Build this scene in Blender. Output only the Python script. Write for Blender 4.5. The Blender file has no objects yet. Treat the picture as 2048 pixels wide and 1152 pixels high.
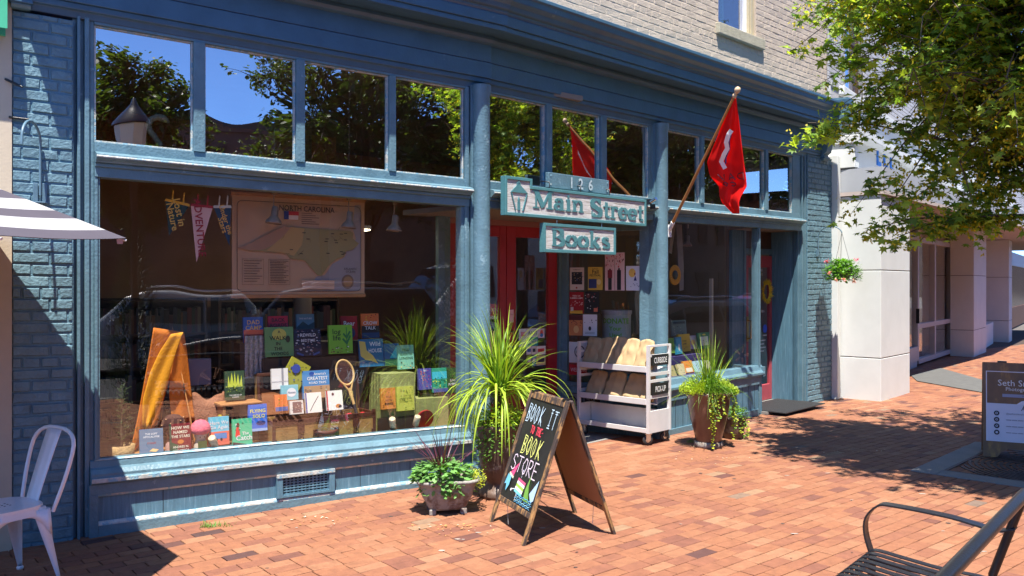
import bpy, math, random
from mathutils import Vector, Matrix, Euler
import sys
R = math.radians
rnd = random.Random(7)
SC = bpy.context.scene

# ---------------------------------------------------------------- camera, sky, sun, exposure
F, CX, HY, EYE = 1700.0, 1024.0, 568.0, 1.7
cam = bpy.data.cameras.new("camera"); camo = bpy.data.objects.new("camera", cam)
SC.collection.objects.link(camo); SC.camera = camo
camo.location = (0, 0, EYE); camo.rotation_euler = (R(90), 0, 0)
cam.sensor_width = 36; cam.lens = F / 2048 * 36; cam.shift_y = -8 / 2048
cam.clip_start = 0.05; cam.clip_end = 2000
SUN_EL, SUN_AZ = 69.5, 180.0
wd = bpy.data.worlds.new("World"); SC.world = wd; wd.use_nodes = True
nt = wd.node_tree; sky = nt.nodes.new("ShaderNodeTexSky"); sky.sky_type = 'NISHITA'; sky.sun_disc = False
sky.sun_elevation = R(SUN_EL); sky.sun_rotation = R(SUN_AZ); sky.air_density = 0.6; sky.dust_density = 0.1; sky.ozone_density = 3.0
tn = nt.nodes.new("ShaderNodeVectorMath"); tn.operation = 'MULTIPLY'; tn.inputs[1].default_value = (.92, 1.25, 1.75); nt.links.new(sky.outputs[0], tn.inputs[0]); nt.links.new(tn.outputs[0], nt.nodes["Background"].inputs[0]); nt.nodes["Background"].inputs[1].default_value = 0.085
sl = bpy.data.lights.new("sun", 'SUN'); sl.energy = 5.0; sl.angle = R(0.5); sl.color = (1, .94, .85)
slo = bpy.data.objects.new("sun", sl); SC.collection.objects.link(slo)
sd = Vector((0, math.cos(R(SUN_EL)), -math.sin(R(SUN_EL))))
slo.rotation_euler = sd.to_track_quat('-Z', 'Y').to_euler(); slo.location = (0, -5, 12)
SC.view_settings.view_transform = 'Standard'; SC.view_settings.look = 'None'
SC.view_settings.exposure = 1.32; SC.view_settings.gamma = 1
SC.cycles.max_bounces = 8; SC.cycles.diffuse_bounces = 4; SC.cycles.glossy_bounces = 4
SC.cycles.transparent_max_bounces = 16; SC.cycles.sample_clamp_indirect = 6
SC.cycles.caustics_reflective = False; SC.cycles.caustics_refractive = False
SC.cycles.use_denoising = True

# ---------------------------------------------------------------- helpers
COL = SC.collection
class Frame:
    """a straight stretch of facade: x along it, y inwards, z up; dz lets the old front sag a little"""
    def __init__(s, ox, oy, deg, d0=0., d1=0.):
        s.o = Vector((ox, oy, 0)); s.deg = deg; a = R(deg)
        s.x = Vector((math.cos(a), math.sin(a), 0)); s.y = Vector((-math.sin(a), math.cos(a), 0)); s.d0 = d0; s.d1 = d1
    def __call__(s, v): return s.o + s.x * v[0] + s.y * v[1] + Vector((0, 0, v[2] + s.d0 + s.d1 * v[0]))
    def flat(s, x, y, z=0.): return s.o + s.x * x + s.y * y + Vector((0, 0, z))
    def U(s, px, y=0.):       # how far along this front the sight line through a photo column meets it
        k = (px - CX) / F; p = s.o + s.y * y
        return (k * p.y - p.x) / (s.x.x - k * s.x.y)
    def H(s, px, py, y=0.):
        p = s.flat(s.U(px, y), y); return EYE + (HY - py) / F * p.y
def G(px, py, z=0.):
    Y = (EYE - z) * F / (py - HY); return Vector(((px - CX) / F * Y, Y, z))
B1 = Frame(-2.915, 5.67, 34.9, .02, -.0156)
B2 = Frame(-.296, 7.50, 45.4, -.03, .011)

class MB:
    def __init__(s, xf=None): s.v = []; s.f = []; s.m = []; s.sm = []; s.t = []; s.mats = []; s.xf = xf; s.M = Matrix(); s.k = 0
    def mi(s, m):
        if m not in s.mats: s.mats.append(m)
        return s.mats.index(m)
    def add(s, vs, fs, mat, smooth=False, tint=None):
        b = len(s.v); M = s.M; xf = s.xf
        for v in vs:
            p = M @ Vector(v); s.v.append(xf(p) if xf else p)
        i = s.mi(mat)
        for f in fs:
            s.f.append([b + q for q in f]); s.m.append(i); s.sm.append(smooth); s.t.append(.5 if tint is None else tint)
        return s
    def box(s, x0, x1, y0, y1, z0, z1, mat, tint=None):
        return s.add([(x0,y0,z0),(x1,y0,z0),(x1,y1,z0),(x0,y1,z0),(x0,y0,z1),(x1,y0,z1),(x1,y1,z1),(x0,y1,z1)],
                     [(0,3,2,1),(4,5,6,7),(0,1,5,4),(1,2,6,5),(2,3,7,6),(3,0,4,7)], mat, tint=tint)
    def cbox(s, c, sz, mat, rot=(0,0,0), tint=None):
        q = Matrix.Translation(c) @ Euler(rot).to_matrix().to_4x4(); x, y, z = sz[0]/2, sz[1]/2, sz[2]/2
        vs = [q @ Vector(v) for v in [(-x,-y,-z),(x,-y,-z),(x,y,-z),(-x,y,-z),(-x,-y,z),(x,-y,z),(x,y,z),(-x,y,z)]]
        return s.add(vs, [(0,3,2,1),(4,5,6,7),(0,1,5,4),(1,2,6,5),(2,3,7,6),(3,0,4,7)], mat, tint=tint)
    def bar(s, a, b, w, d, mat, up=(0,0,1)):
        a = Vector(a); b = Vector(b); t = (b - a); L = t.length; t.normalize(); sx = t.cross(Vector(up))
        if sx.length < 1e-4: sx = t.cross(Vector((1,0,0)))
        sx.normalize(); sy = sx.cross(t); vs = []
        for p in (a, b):
            for i, j in ((-1,-1),(1,-1),(1,1),(-1,1)): vs.append(p + sx * (i*w/2) + sy * (j*d/2))
        return s.add(vs, [(3,2,1,0),(4,5,6,7),(0,1,5,4),(1,2,6,5),(2,3,7,6),(3,0,4,7)], mat)
    def tube(s, pts, r, mat, n=8, caps=True, squash=1.):
        pts = [Vector(p) for p in pts]; rs = r if isinstance(r, (list, tuple)) else [r] * len(pts); vs = []; fs = []
        up = None
        for i, p in enumerate(pts):
            t = (pts[min(i+1, len(pts)-1)] - pts[max(i-1, 0)]).normalized()
            if up is None: up = t.orthogonal().normalized()
            else:
                up = up - t * up.dot(t)
                up = up.normalized() if up.length > 1e-5 else t.orthogonal().normalized()
            w = t.cross(up)
            for k in range(n):
                a = 2 * math.pi * k / n; vs.append(p + (up * math.cos(a) + w * math.sin(a) * squash) * rs[i])
        for i in range(len(pts) - 1):
            for k in range(n): fs.append((i*n+k, i*n+(k+1) % n, (i+1)*n+(k+1) % n, (i+1)*n+k))
        s.add(vs, fs, mat, True)
        if caps: s.add(vs[:n], [list(range(n))[::-1]], mat); s.add(vs[-n:], [list(range(n))], mat)
        return s
    def lathe(s, prof, mat, c=(0,0,0), n=28, smooth=True, wob=None):
        vs = []; fs = []
        for i, (r, z) in enumerate(prof):
            for k in range(n):
                a = 2*math.pi*k/n; q = r * (wob(a, i) if wob else 1); vs.append((c[0]+q*math.cos(a), c[1]+q*math.sin(a), c[2]+z))
        for i in range(len(prof)-1):
            for k in range(n): fs.append((i*n+k, i*n+(k+1) % n, (i+1)*n+(k+1) % n, (i+1)*n+k))
        return s.add(vs, fs, mat, smooth)
    def ext(s, prof, x0, x1, mat, smooth=False):       # closed (y,z) outline run along x
        n = len(prof); vs = [(x0, y, z) for y, z in prof] + [(x1, y, z) for y, z in prof]
        fs = [(k, (k+1) % n, n+(k+1) % n, n+k) for k in range(n)]
        s.add(vs, fs, mat, smooth); s.add(vs[:n], [list(range(n))[::-1]], mat); return s.add(vs[n:], [list(range(n))], mat)
    def prism(s, poly, y0, y1, mat):                   # (x,z) outline given a depth in y
        n = len(poly); vs = [(x, y0, z) for x, z in poly] + [(x, y1, z) for x, z in poly]
        s.add(vs, [(k, n+k, n+(k+1) % n, (k+1) % n) for k in range(n)], mat)
        s.add(vs[:n], [list(range(n))], mat); return s.add(vs[n:], [list(range(n))[::-1]], mat)
    def slab(s, poly, z0, z1, mat):
        n = len(poly); vs = [(p[0], p[1], z0) for p in poly] + [(p[0], p[1], z1) for p in poly]
        s.add(vs, [(k, (k+1) % n, n+(k+1) % n, n+k) for k in range(n)], mat)
        s.add(vs[:n], [list(range(n))[::-1]], mat); return s.add(vs[n:], [list(range(n))], mat)
    def flat(s, poly, y, mat, lift=True):              # thin painted / printed shape facing -y
        s.k += 1; yy = y - (.0003 * (s.k % 40) if lift else 0)
        return s.add([(x, yy, z) for x, z in poly], [list(range(len(poly)))], mat)
    def rect(s, x0, x1, z0, z1, y, mat): return s.flat([(x0,z0),(x1,z0),(x1,z1),(x0,z1)], y, mat)
    def disc(s, cx, cz, rx, rz, y, mat, n=18): return s.flat([(cx+rx*math.cos(2*math.pi*k/n), cz+rz*math.sin(2*math.pi*k/n)) for k in range(n)], y, mat)
    def line(s, pts, w, y, mat, dep=0.):
        for (x0, z0), (x1, z1) in zip(pts[:-1], pts[1:]):
            d = math.hypot(x1-x0, z1-z0)
            if d < 1e-6: continue
            ax, az = (x1-x0)/d, (z1-z0)/d; nx, nz = -az*w/2, ax*w/2; e = w*.35
            x0_, z0_, x1_, z1_ = x0-ax*e, z0-az*e, x1+ax*e, z1+az*e
            q = [(x0_-nx, z0_-nz), (x1_-nx, z1_-nz), (x1_+nx, z1_+nz), (x0_+nx, z0_+nz)]
            if dep: s.k += 1; s.prism(q, y-dep-.0003*(s.k % 12), y, mat)
            else: s.flat(q, y, mat)
        return s
    def text(s, txt, size, x, z, y, mat, sx=1., fit=None, ang=0., left=False, off=0.):
        vs, fs, w = text_geo(txt, off); 
        if fit and w * size * sx > fit: sx = fit / (w * size)
        s.k += 1; yy = y - .0003 * (s.k % 40); ca, sa = math.cos(ang), math.sin(ang); o = 0 if left else w/2
        out = []
        for a, b in vs:
            a = (a - o) * size * sx; b = (b - .36) * size; out.append((x + a*ca - b*sa, yy, z + a*sa + b*ca))
        return s.add(out, fs, mat)
    def build(s, name, parent=None, loc=None, rot=None, bevel=0., seg=2, autosmooth=False, sub=0):
        me = bpy.data.meshes.new(name); me.from_pydata([tuple(v) for v in s.v], [], s.f)
        for m in s.mats: me.materials.append(m)
        me.polygons.foreach_set("material_index", s.m); me.polygons.foreach_set("use_smooth", s.sm)
        at = me.attributes.new("tint", 'FLOAT', 'FACE'); at.data.foreach_set("value", s.t)
        me.update(); o = bpy.data.objects.new(name, me); COL.objects.link(o)
        if parent: o.parent = parent
        if loc is not None: o.location = loc
        if rot is not None: o.rotation_euler = rot if isinstance(rot, (tuple, Euler)) else (0, 0, rot)
        if bevel:
            b = o.modifiers.new("bevel", 'BEVEL'); b.width = bevel; b.segments = seg; b.limit_method = 'ANGLE'; b.angle_limit = R(40); b.harden_normals = False
        if sub:
            b = o.modifiers.new("sub", 'SUBSURF'); b.levels = sub; b.render_levels = sub
        return o
_tc = {}
def text_geo(txt, off=0.):
    if (txt, off) in _tc: return _tc[(txt, off)]
    cu = bpy.data.curves.new("t", 'FONT'); cu.body = txt; cu.size = 1; cu.resolution_u = 2; cu.offset = off
    ob = bpy.data.objects.new("t", cu); COL.objects.link(ob)
    dg = bpy.context.evaluated_depsgraph_get(); me = bpy.data.meshes.new_from_object(ob.evaluated_get(dg))
    vs = [(v.co.x, v.co.y) for v in me.vertices]; fs = [list(p.vertices) for p in me.polygons]
    w = max([v[0] for v in vs] + [.01]); bpy.data.meshes.remove(me); bpy.data.objects.remove(ob); bpy.data.curves.remove(cu)
    _tc[(txt, off)] = (vs, fs, w); return vs, fs, w
def tag(o, label=None, cat=None, group=None, kind=None):
    if label: o["label"] = label
    if cat: o["category"] = cat
    if group: o["group"] = group
    if kind: o["kind"] = kind
    return o
def empty(name, loc, rot=0.):
    o = bpy.data.objects.new(name, None); COL.objects.link(o); o.location = loc
    o.rotation_euler = rot if isinstance(rot, (tuple, Euler)) else (0, 0, rot); o.empty_display_size = .1; return o

# ---------------------------------------------------------------- materials
def srgb(r, g, b):
    f = lambda c: (c/12.92 if c <= .04045 else ((c+.055)/1.055)**2.4)
    return (f(r/255), f(g/255), f(b/255))
_mc = {}
def mat(name, col, rough=.6, var=.0, vs=6., bump=.0, bs=40., metal=0., spec=.5, tint=None, stretch=None, col2=None, c2s=3., c2lo=.5, c2hi=.62, coat=0.):
    if name in _mc: return _mc[name]
    m = bpy.data.materials.new(name); m.use_nodes = True; n = m.node_tree.nodes; l = m.node_tree.links; p = n["Principled BSDF"]
    p.inputs["Roughness"].default_value = rough; p.inputs["Metallic"].default_value = metal; p.inputs["Specular IOR Level"].default_value = spec
    p.inputs["Coat Weight"].default_value = coat
    c = (*col, 1); out = None
    tc = n.new("ShaderNodeTexCoord"); src = tc.outputs["Object"]
    if stretch:
        mp = n.new("ShaderNodeMapping"); mp.inputs["Scale"].default_value = stretch; l.new(src, mp.inputs[0]); src = mp.outputs[0]
    if tint is not None:
        a = n.new("ShaderNodeAttribute"); a.attribute_name = "tint"; cr = n.new("ShaderNodeValToRGB"); l.new(a.outputs["Fac"], cr.inputs[0])
        e = cr.color_ramp.elements
        for i, (pos, cc) in enumerate(tint):
            if i < 2: e[i].position = pos; e[i].color = (*cc, 1)
            else: q = e.new(pos); q.color = (*cc, 1)
        out = cr.outputs[0]
    if var:
        nz = n.new("ShaderNodeTexNoise"); nz.inputs["Scale"].default_value = vs; nz.inputs["Detail"].default_value = 5; nz.inputs["Roughness"].default_value = .65; l.new(src, nz.inputs[0])
        mr = n.new("ShaderNodeMapRange"); mr.inputs[1].default_value = .3; mr.inputs[2].default_value = .7; mr.inputs[3].default_value = 1-var; mr.inputs[4].default_value = 1+var*.6; l.new(nz.outputs[0], mr.inputs[0])
        vm = n.new("ShaderNodeVectorMath"); vm.operation = 'SCALE'; l.new(mr.outputs[0], vm.inputs["Scale"])
        if out: l.new(out, vm.inputs[0])
        else: vm.inputs[0].default_value = col
        out = vm.outputs[0]
    if col2:
        nz = n.new("ShaderNodeTexNoise"); nz.inputs["Scale"].default_value = c2s; nz.inputs["Detail"].default_value = 6; nz.inputs["Roughness"].default_value = .7; l.new(src, nz.inputs[0])
        mr = n.new("ShaderNodeMapRange"); mr.inputs[1].default_value = c2lo; mr.inputs[2].default_value = c2hi; l.new(nz.outputs[0], mr.inputs[0])
        mx = n.new("ShaderNodeMix"); mx.data_type = 'RGBA'; l.new(mr.outputs[0], mx.inputs[0]); mx.inputs[7].default_value = (*col2, 1)
        if out: l.new(out, mx.inputs[6])
        else: mx.inputs[6].default_value = c
        out = mx.outputs[2]
    if out: l.new(out, p.inputs["Base Color"])
    else: p.inputs["Base Color"].default_value = c
    if bump:
        nb = n.new("ShaderNodeTexNoise"); nb.inputs["Scale"].default_value = bs; nb.inputs["Detail"].default_value = 4; l.new(src, nb.inputs[0])
        b = n.new("ShaderNodeBump"); b.inputs["Strength"].default_value = bump; b.inputs["Distance"].default_value = .01; l.new(nb.outputs[0], b.inputs["Height"]); l.new(b.outputs[0], p.inputs["Normal"])
    _mc[name] = m; return m
def flatc(r, g, b, rough=.55):       # printed / dyed colour given as it looks on paper
    c = srgb(r, g, b); c = tuple(min(.8, q) for q in c)
    return mat("print_%d_%d_%d" % (r, g, b), c, rough)
def leafmat(name, col, rough=.45, trans=.35, var=.3):
    m = bpy.data.materials.new(name); m.use_nodes = True; n = m.node_tree.nodes; l = m.node_tree.links
    n.remove(n["Principled BSDF"]); o = n["Material Output"]
    a = n.new("ShaderNodeAttribute"); a.attribute_name = "tint"
    mr = n.new("ShaderNodeMapRange"); mr.inputs[3].default_value = 1-var; mr.inputs[4].default_value = 1+var; l.new(a.outputs["Fac"], mr.inputs[0])
    vm = n.new("ShaderNodeVectorMath"); vm.operation = 'SCALE'; vm.inputs[0].default_value = col; l.new(mr.outputs[0], vm.inputs["Scale"])
    p = n.new("ShaderNodeBsdfPrincipled"); p.inputs["Roughness"].default_value = rough; p.inputs["Specular IOR Level"].default_value = .35; l.new(vm.outputs[0], p.inputs["Base Color"])
    t = n.new("ShaderNodeBsdfTranslucent"); v2 = n.new("ShaderNodeVectorMath"); v2.operation = 'MULTIPLY'; v2.inputs[1].default_value = (1.5, 1.5, .5); l.new(vm.outputs[0], v2.inputs[0]); l.new(v2.outputs[0], t.inputs[0])
    mx = n.new("ShaderNodeMixShader"); mx.inputs[0].default_value = trans; l.new(p.outputs[0], mx.inputs[1]); l.new(t.outputs[0], mx.inputs[2]); l.new(mx.outputs[0], o.inputs[0])
    return m
def glassmat(name, f0, tintc=(1,1,1), wav=.02):
    m = bpy.data.materials.new(name); m.use_nodes = True; n = m.node_tree.nodes; l = m.node_tree.links
    n.remove(n["Principled BSDF"]); o = n["Material Output"]
    ge = n.new("ShaderNodeNewGeometry"); dt = n.new("ShaderNodeVectorMath"); dt.operation = 'DOT_PRODUCT'; l.new(ge.outputs["Incoming"], dt.inputs[0]); l.new(ge.outputs["Normal"], dt.inputs[1])
    def mth(op, a, b_=None):
        q = n.new("ShaderNodeMath"); q.operation = op
        for i, v in enumerate((a, b_)):
            if v is None: continue
            if isinstance(v, (int, float)): q.inputs[i].default_value = v
            else: l.new(v, q.inputs[i])
        return q.outputs[0]
    co = mth('ABSOLUTE', dt.outputs["Value"]); pw5 = mth('POWER', mth('SUBTRACT', 1.0, co), 5.0); fac = mth('ADD', mth('MULTIPLY', pw5, 1-f0), f0)
    g = n.new("ShaderNodeBsdfGlossy"); g.inputs["Roughness"].default_value = 0.0; g.inputs[0].default_value = (1,1,1,1)
    t = n.new("ShaderNodeBsdfTransparent"); t.inputs[0].default_value = (*tintc, 1)
    tc = n.new("ShaderNodeTexCoord"); nz = n.new("ShaderNodeTexNoise"); nz.inputs["Scale"].default_value = 1.6; nz.inputs["Detail"].default_value = 1; l.new(tc.outputs["Object"], nz.inputs[0])
    b = n.new("ShaderNodeBump"); b.inputs["Strength"].default_value = wav; b.inputs["Distance"].default_value = .1; l.new(nz.outputs[0], b.inputs["Height"]); l.new(b.outputs[0], g.inputs["Normal"])
    mx = n.new("ShaderNodeMixShader"); l.new(fac, mx.inputs[0]); l.new(t.outputs[0], mx.inputs[1]); l.new(g.outputs[0], mx.inputs[2]); l.new(mx.outputs[0], o.inputs[0])
    return m
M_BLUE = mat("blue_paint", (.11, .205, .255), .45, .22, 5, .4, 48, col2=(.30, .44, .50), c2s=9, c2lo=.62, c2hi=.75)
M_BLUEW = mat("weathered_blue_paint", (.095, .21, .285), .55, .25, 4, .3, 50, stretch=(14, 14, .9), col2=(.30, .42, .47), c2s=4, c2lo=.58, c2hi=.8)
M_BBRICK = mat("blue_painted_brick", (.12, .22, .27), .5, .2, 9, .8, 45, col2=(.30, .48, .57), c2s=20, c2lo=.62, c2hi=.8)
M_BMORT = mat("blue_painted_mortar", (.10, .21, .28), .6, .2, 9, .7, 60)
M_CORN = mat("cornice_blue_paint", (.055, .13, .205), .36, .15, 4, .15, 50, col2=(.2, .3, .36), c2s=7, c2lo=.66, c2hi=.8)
M_WORN = mat("worn_pale_paint", (.50, .52, .48), .6, .3, 20, .5, 70, col2=(.2, .38, .48), c2s=14, c2lo=.5, c2hi=.56)
M_BEIGE = mat("beige_painted_brick", (.52, .43, .335), .7, .08, 8, .5, 60, col2=(.42, .35, .28), c2s=30, c2lo=.66, c2hi=.8)
M_GREYB = mat("grey_painted_brick", (.50, .49, .49), .7, .1, 6, .4, 60)
M_GREYD = mat("grey_mortar", (.20, .20, .22), .8, .1, 6)
M_CREAM = mat("cream_stucco", (.52, .44, .33), .8, .08, 5, .12, 60)
M_WHITE = mat("white_panel", (.66, .68, .66), .7, .06, 2.5, .12, 90)
M_SEAM = mat("panel_seam", (.12, .11, .10), .9)
M_TRIMG = mat("pale_grey_trim", (.48, .46, .46), .45, .05, 4)
M_STONE = mat("sill_stone", (.42, .39, .29), .8, .2, 12, .5, 60)
M_RED = mat("red_door_paint", (.36, .022, .028), .4, .15, 4, .1, 40)
M_DKWOOD = mat("dark_floor_boards", (.07, .04, .025), .6, .3, 5)
M_PINE = mat("display_pine", (.42, .20, .07), .55, .25, 3, .1, 40, stretch=(2, 9, 9))
M_WALLIN = mat("shop_wall", (.40, .22, .12), .8, .15, 3)
M_CEILIN = mat("shop_ceiling", (.22, .19, .16), .9, .1, 3)
M_GLASS = glassmat("window_glass", .14)
M_GLASST = glassmat("old_transom_glass", .46, wav=.05)
M_BLACK = mat("black_iron", (.012, .012, .014), .32, .1, 20, .1, 80)
M_DARK = mat("dark_void", (.01, .01, .012), .9)
M_WMET = mat("white_enamel", (.80, .80, .82), .3, .05, 8, coat=.3)
M_CHROME = mat("chrome", (.6, .6, .6), .2, metal=1)
M_BRASS = mat("brass", (.55, .35, .12), .3, metal=1)
M_RUBBER = mat("rubber", (.03, .03, .032), .6)
M_PAPER = mat("page_paper", (.68, .64, .55), .8)
M_TERRA = mat("soil", (.05, .03, .02), .95, .3, 30, .5, 60)
# ---------------------------------------------------------------- ground, pavement, road
def sheet(name, pts, z, m):
    b = MB(); b.add([(x, y, z) for x, y in pts], [list(range(len(pts)))], m); return tag(b.build(name), kind="structure")
M_GND = mat("far_ground", (.10, .09, .08), .9, .2, .5)
M_ASPH = mat("asphalt", (.055, .055, .058), .85, .25, 3, .4, 120)
M_CONC = mat("concrete", (.22, .215, .20), .85, .15, 4, .3, 90)
M_SAND = mat("joint_sand", (.06, .04, .03), .95, .3, 8, .3, 100)
sheet("ground", [(-400,-400),(400,-400),(400,400),(-400,400)], -.16, M_GND)
P = Frame(-.296, 7.50, 40.)           # lie of the paving courses and of the street
def pq(x0, x1, y0, y1): return [tuple(P.flat(x, y).xy) for x, y in ((x0,y0),(x1,y0),(x1,y1),(x0,y1))]
KERB = -7.0
sheet("road", pq(-80, 120, -19, KERB), -.13, M_ASPH)
sheet("pavement_bed", pq(-30, 60, KERB, 6), -.012, M_SAND)
sheet("far_pavement", pq(-80, 120, -24, -19), .0, M_CONC)
b = MB(P)
b.box(-80, 120, KERB-.15, KERB, -.16, .002, M_CONC); tag(b.build("kerb", bevel=.015), kind="structure")
b = MB(P)
for i in range(12): b.box(-20+i*5.6, -19.9+i*5.6, KERB-5.0, KERB-.3, -.129, -.1255, mat("road_paint", (.7,.7,.68), .7, .2, 9))
tag(b.build("road_markings"), kind="structure")
M_PAVE = mat("clay_pavers", (.4,.2,.1), .78, .22, 14, .5, 70, tint=[(0,(.06,.03,.028)),(.10,(.11,.042,.032)),(.3,(.205,.078,.045)),(.55,(.258,.104,.050)),(.8,(.295,.142,.076)),(.97,(.27,.16,.09)),(1,(.11,.085,.075))], col2=(.33,.20,.10), c2s=2.2, c2lo=.62, c2hi=.82)
b = MB(); L, W, g = .203, .1015, .0062; vs = []; fs = []; tn = []
x_lo, x_hi, row0, row1 = -5.0, 26.0, int(-6.95/W), int(3.2/W)
for r in range(row0, row1):
    y0 = r * W; off = (L/2 if r % 2 else 0) + rnd.uniform(-.012, .012); x = x_lo + off
    while x < x_hi:
        w = L * (1 if rnd.random() > .03 else .5)
        c = P.flat(x + w/2, y0 + W/2)
        # keep what lies in front of the camera or near it
        if c.y > 3.0 and abs(c.x) < .66 * c.y + .8 or (c.y > -1 and c.x > 0 and c.x < 12 and c.y < 16) or (c.y < 3.2 and c.y > 0 and abs(c.x) < 3):
            h = [rnd.uniform(-.0018, .0018) for _ in range(4)]; q = rnd.uniform(-.0012, .0012)
            n0 = len(vs); e = .0035
            outer = ((x+g/2, y0+g/2+q), (x+w-g/2, y0+g/2-q), (x+w-g/2, y0+W-g/2-q), (x+g/2, y0+W-g/2+q))
            cx_, cy_ = x+w/2, y0+W/2
            for k, (a, d) in enumerate(outer): vs.append(P.flat(a, d, -.014))
            for k, (a, d) in enumerate(outer): vs.append(P.flat(a, d, -.003 + h[k]))
            for k, (a, d) in enumerate(outer): vs.append(P.flat(a + (e if a < cx_ else -e), d + (e if d < cy_ else -e), h[k]))
            for k in range(4):
                j = (k+1) % 4; fs.append((n0+k, n0+j, n0+4+j, n0+4+k)); fs.append((n0+4+k, n0+4+j, n0+8+j, n0+8+k))
            fs.append((n0+8, n0+9, n0+10, n0+11))
            t = min(1, max(0, rnd.gauss(.53, .14))); t = rnd.uniform(.95, 1) if rnd.random() < .015 else (rnd.uniform(0, .12) if rnd.random() < .025 else t)
            tn += [t] * 9
        x += w
b.v = vs; b.f = fs; b.m = [0]*len(fs); b.sm = [False]*len(fs); b.t = tn; b.mats = [M_PAVE]
tag(b.build("brick_pavement"), kind="structure")
# concrete apron before the entrance, doorstep slab at the side door, grey mat by the bank door
b = MB(B2); b.box(.3, 2.5, .30, 1.15, -.02, .012, M_CONC); b.box(5.03, 6.22, -.10, .45, -.02, .014, M_CONC); tag(b.build("entrance_slab"), kind="structure")

q_ = random.Random(77); b = MB(); m1 = mat("gum_spot", (.06,.045,.04), .8); m2 = mat("mortar_smear", (.34,.29,.25), .9)
for _ in range(150):
    Y = 4.2+10*q_.random()**1.5; X_ = q_.uniform(-.62,.62)*Y
    if B2.y.dot(Vector((X_,Y,0))-B2.o) > -.15 or B1.y.dot(Vector((X_,Y,0))-B1.o) > -.1: continue
    r = q_.uniform(.006,.02); e_ = q_.uniform(.5,1.); a0 = q_.uniform(0,3); sm = q_.random() < .35
    b.add([(X_+r*(1.6 if sm else 1)*math.cos(k*.7+a0)*q_.uniform(.7,1.2), Y+r*e_*math.sin(k*.7+a0)*q_.uniform(.7,1.2), .0028) for k in range(9)], [list(range(9))], m2 if sm else m1)
tag(b.build("pavement_stains"), kind="structure")
# ---------------------------------------------------------------- bookshop building
shop = tag(empty("shop_building", B1.flat(0, 0)), "long blue painted bookshop front with beige brick upper wall", "building")
U1 = B1.U; U2 = B2.U
def bricks(fr, x0, x1, z0, z1, y, m, mm, ch=.0755, bl=.213, j=.006, dep=.012, seed=1, gap=.011):
    q = random.Random(seed); b = MB(fr); b.box(x0, x1, y+dep*.75, y+.12, z0, z1, mm)
    r = 0; z = z0
    while z < z1 - .02:
        x = x0 - (bl/2 if r % 2 else 0)
        if r % 6 == 5: x = x0 - bl*.25
        L_ = bl if r % 6 != 5 else bl/2
        while x < x1:
            a = max(x0, x) + (.004 if x > x0 else 0); c = min(x1, x + L_) - .004
            if c - a > .02:
                h = min(z + ch - gap + q.uniform(-.002, .002), z1); p = q.uniform(0, j)
                vs = []; nn = 2
                o = [(a, z), (c, z), (c, h), (a, h)]; w = [q.uniform(-.0025, .0025) for _ in range(8)]
                e = .006
                vs = [(o[k][0]+w[k]*.8, y+dep, o[k][1]+w[k+4]*.8) for k in range(4)]
                vs += [(o[k][0]+w[k]+(e if k in (0,3) else -e), y-p+q.uniform(-.002,.002), o[k][1]+w[k+4]+(e if k < 2 else -e)) for k in range(4)]
                b.add(vs, [(4,5,6,7),(0,1,5,4),(1,2,6,5),(2,3,7,6),(3,0,4,7)], m, tint=q.random())
            x += L_
        z += ch; r += 1
    return b
def bpart(b, name, bevel=0., parent=None): return b.build(name, parent or shop, bevel=bevel)
# the empty sits at the foot of the front: children are built in world space, so undo its place
def pin(o, par):
    o.parent = par; o.matrix_parent_inverse = par.matrix_basis.inverted(); return o
def bp(b, name, bevel=0., parent=shop):
    o = b.build(name, None, bevel=bevel)
    o.parent = parent
    if parent is shop: o.matrix_parent_inverse = Matrix.Translation(-Vector(shop.location))
    return o
PL = U1(24)                          # outer edge of the left pilaster
bp(bricks(B1, PL, -.012, -.15, 3.43, -.02, M_BBRICK, M_BMORT, seed=3, dep=.008), "left_pilaster")
PR0, PR1 = U2(1613), U2(1661)
bp(bricks(B2, PR0, PR1, -.15, 3.50, -.02, M_BBRICK, M_BMORT, seed=4, dep=.008), "right_pilaster")
# fluted casings between pilaster and windows
b = MB(B1)
for x0, x1, y in ((-.012, .012, .03), (.012, .032, -.015), (.032, .058, .03), (.058, .088, -.005), (.088, .118, .012)):
    b.box(x0, x1-.0005, y, .10, -.1, 3.47, M_BLUE)
bp(b, "casing", .004)
b = MB(B1); b.box(3.055, 3.09, -.01, .10, .0, 3.45, M_BLUE); b.box(3.09, 3.105, .015, .1, 0, 3.45, M_BLUE); bp(b, "casing", .004)
b = MB(B2)
for x0, x1, y in ((PR0-.19, PR0-.15, .03), (PR0-.15, PR0-.12, -.01), (PR0-.12, PR0-.06, .035), (PR0-.06, PR0-.02, -.005), (PR0-.02, PR0, .03)):
    b.box(x0, x1-.0005, y, .12, -.1, 3.50, M_BLUE)
bp(b, "casing", .004)
# iron columns
for fr, x, top in ((B1, 3.196, 3.47), (B2, 2.727, 3.47)):
    b = MB(fr); r = .078
    b.lathe([(r*1.25,-.1),(r*1.25,.12),(r*1.08,.17),(r,.2),(r*.97,2.4),(r*.96,3.38),(r*1.08,3.41),(r*1.1,top)], M_BLUE, (x, -.045, 0), 28)
    b.box(x-r*1.15, x-r*.75, -.02, .09, 0, top, M_BLUE); b.box(x+r*.75, x+r*1.15, -.02, .09, 0, top, M_BLUE)
    bp(b, "column")
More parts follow.
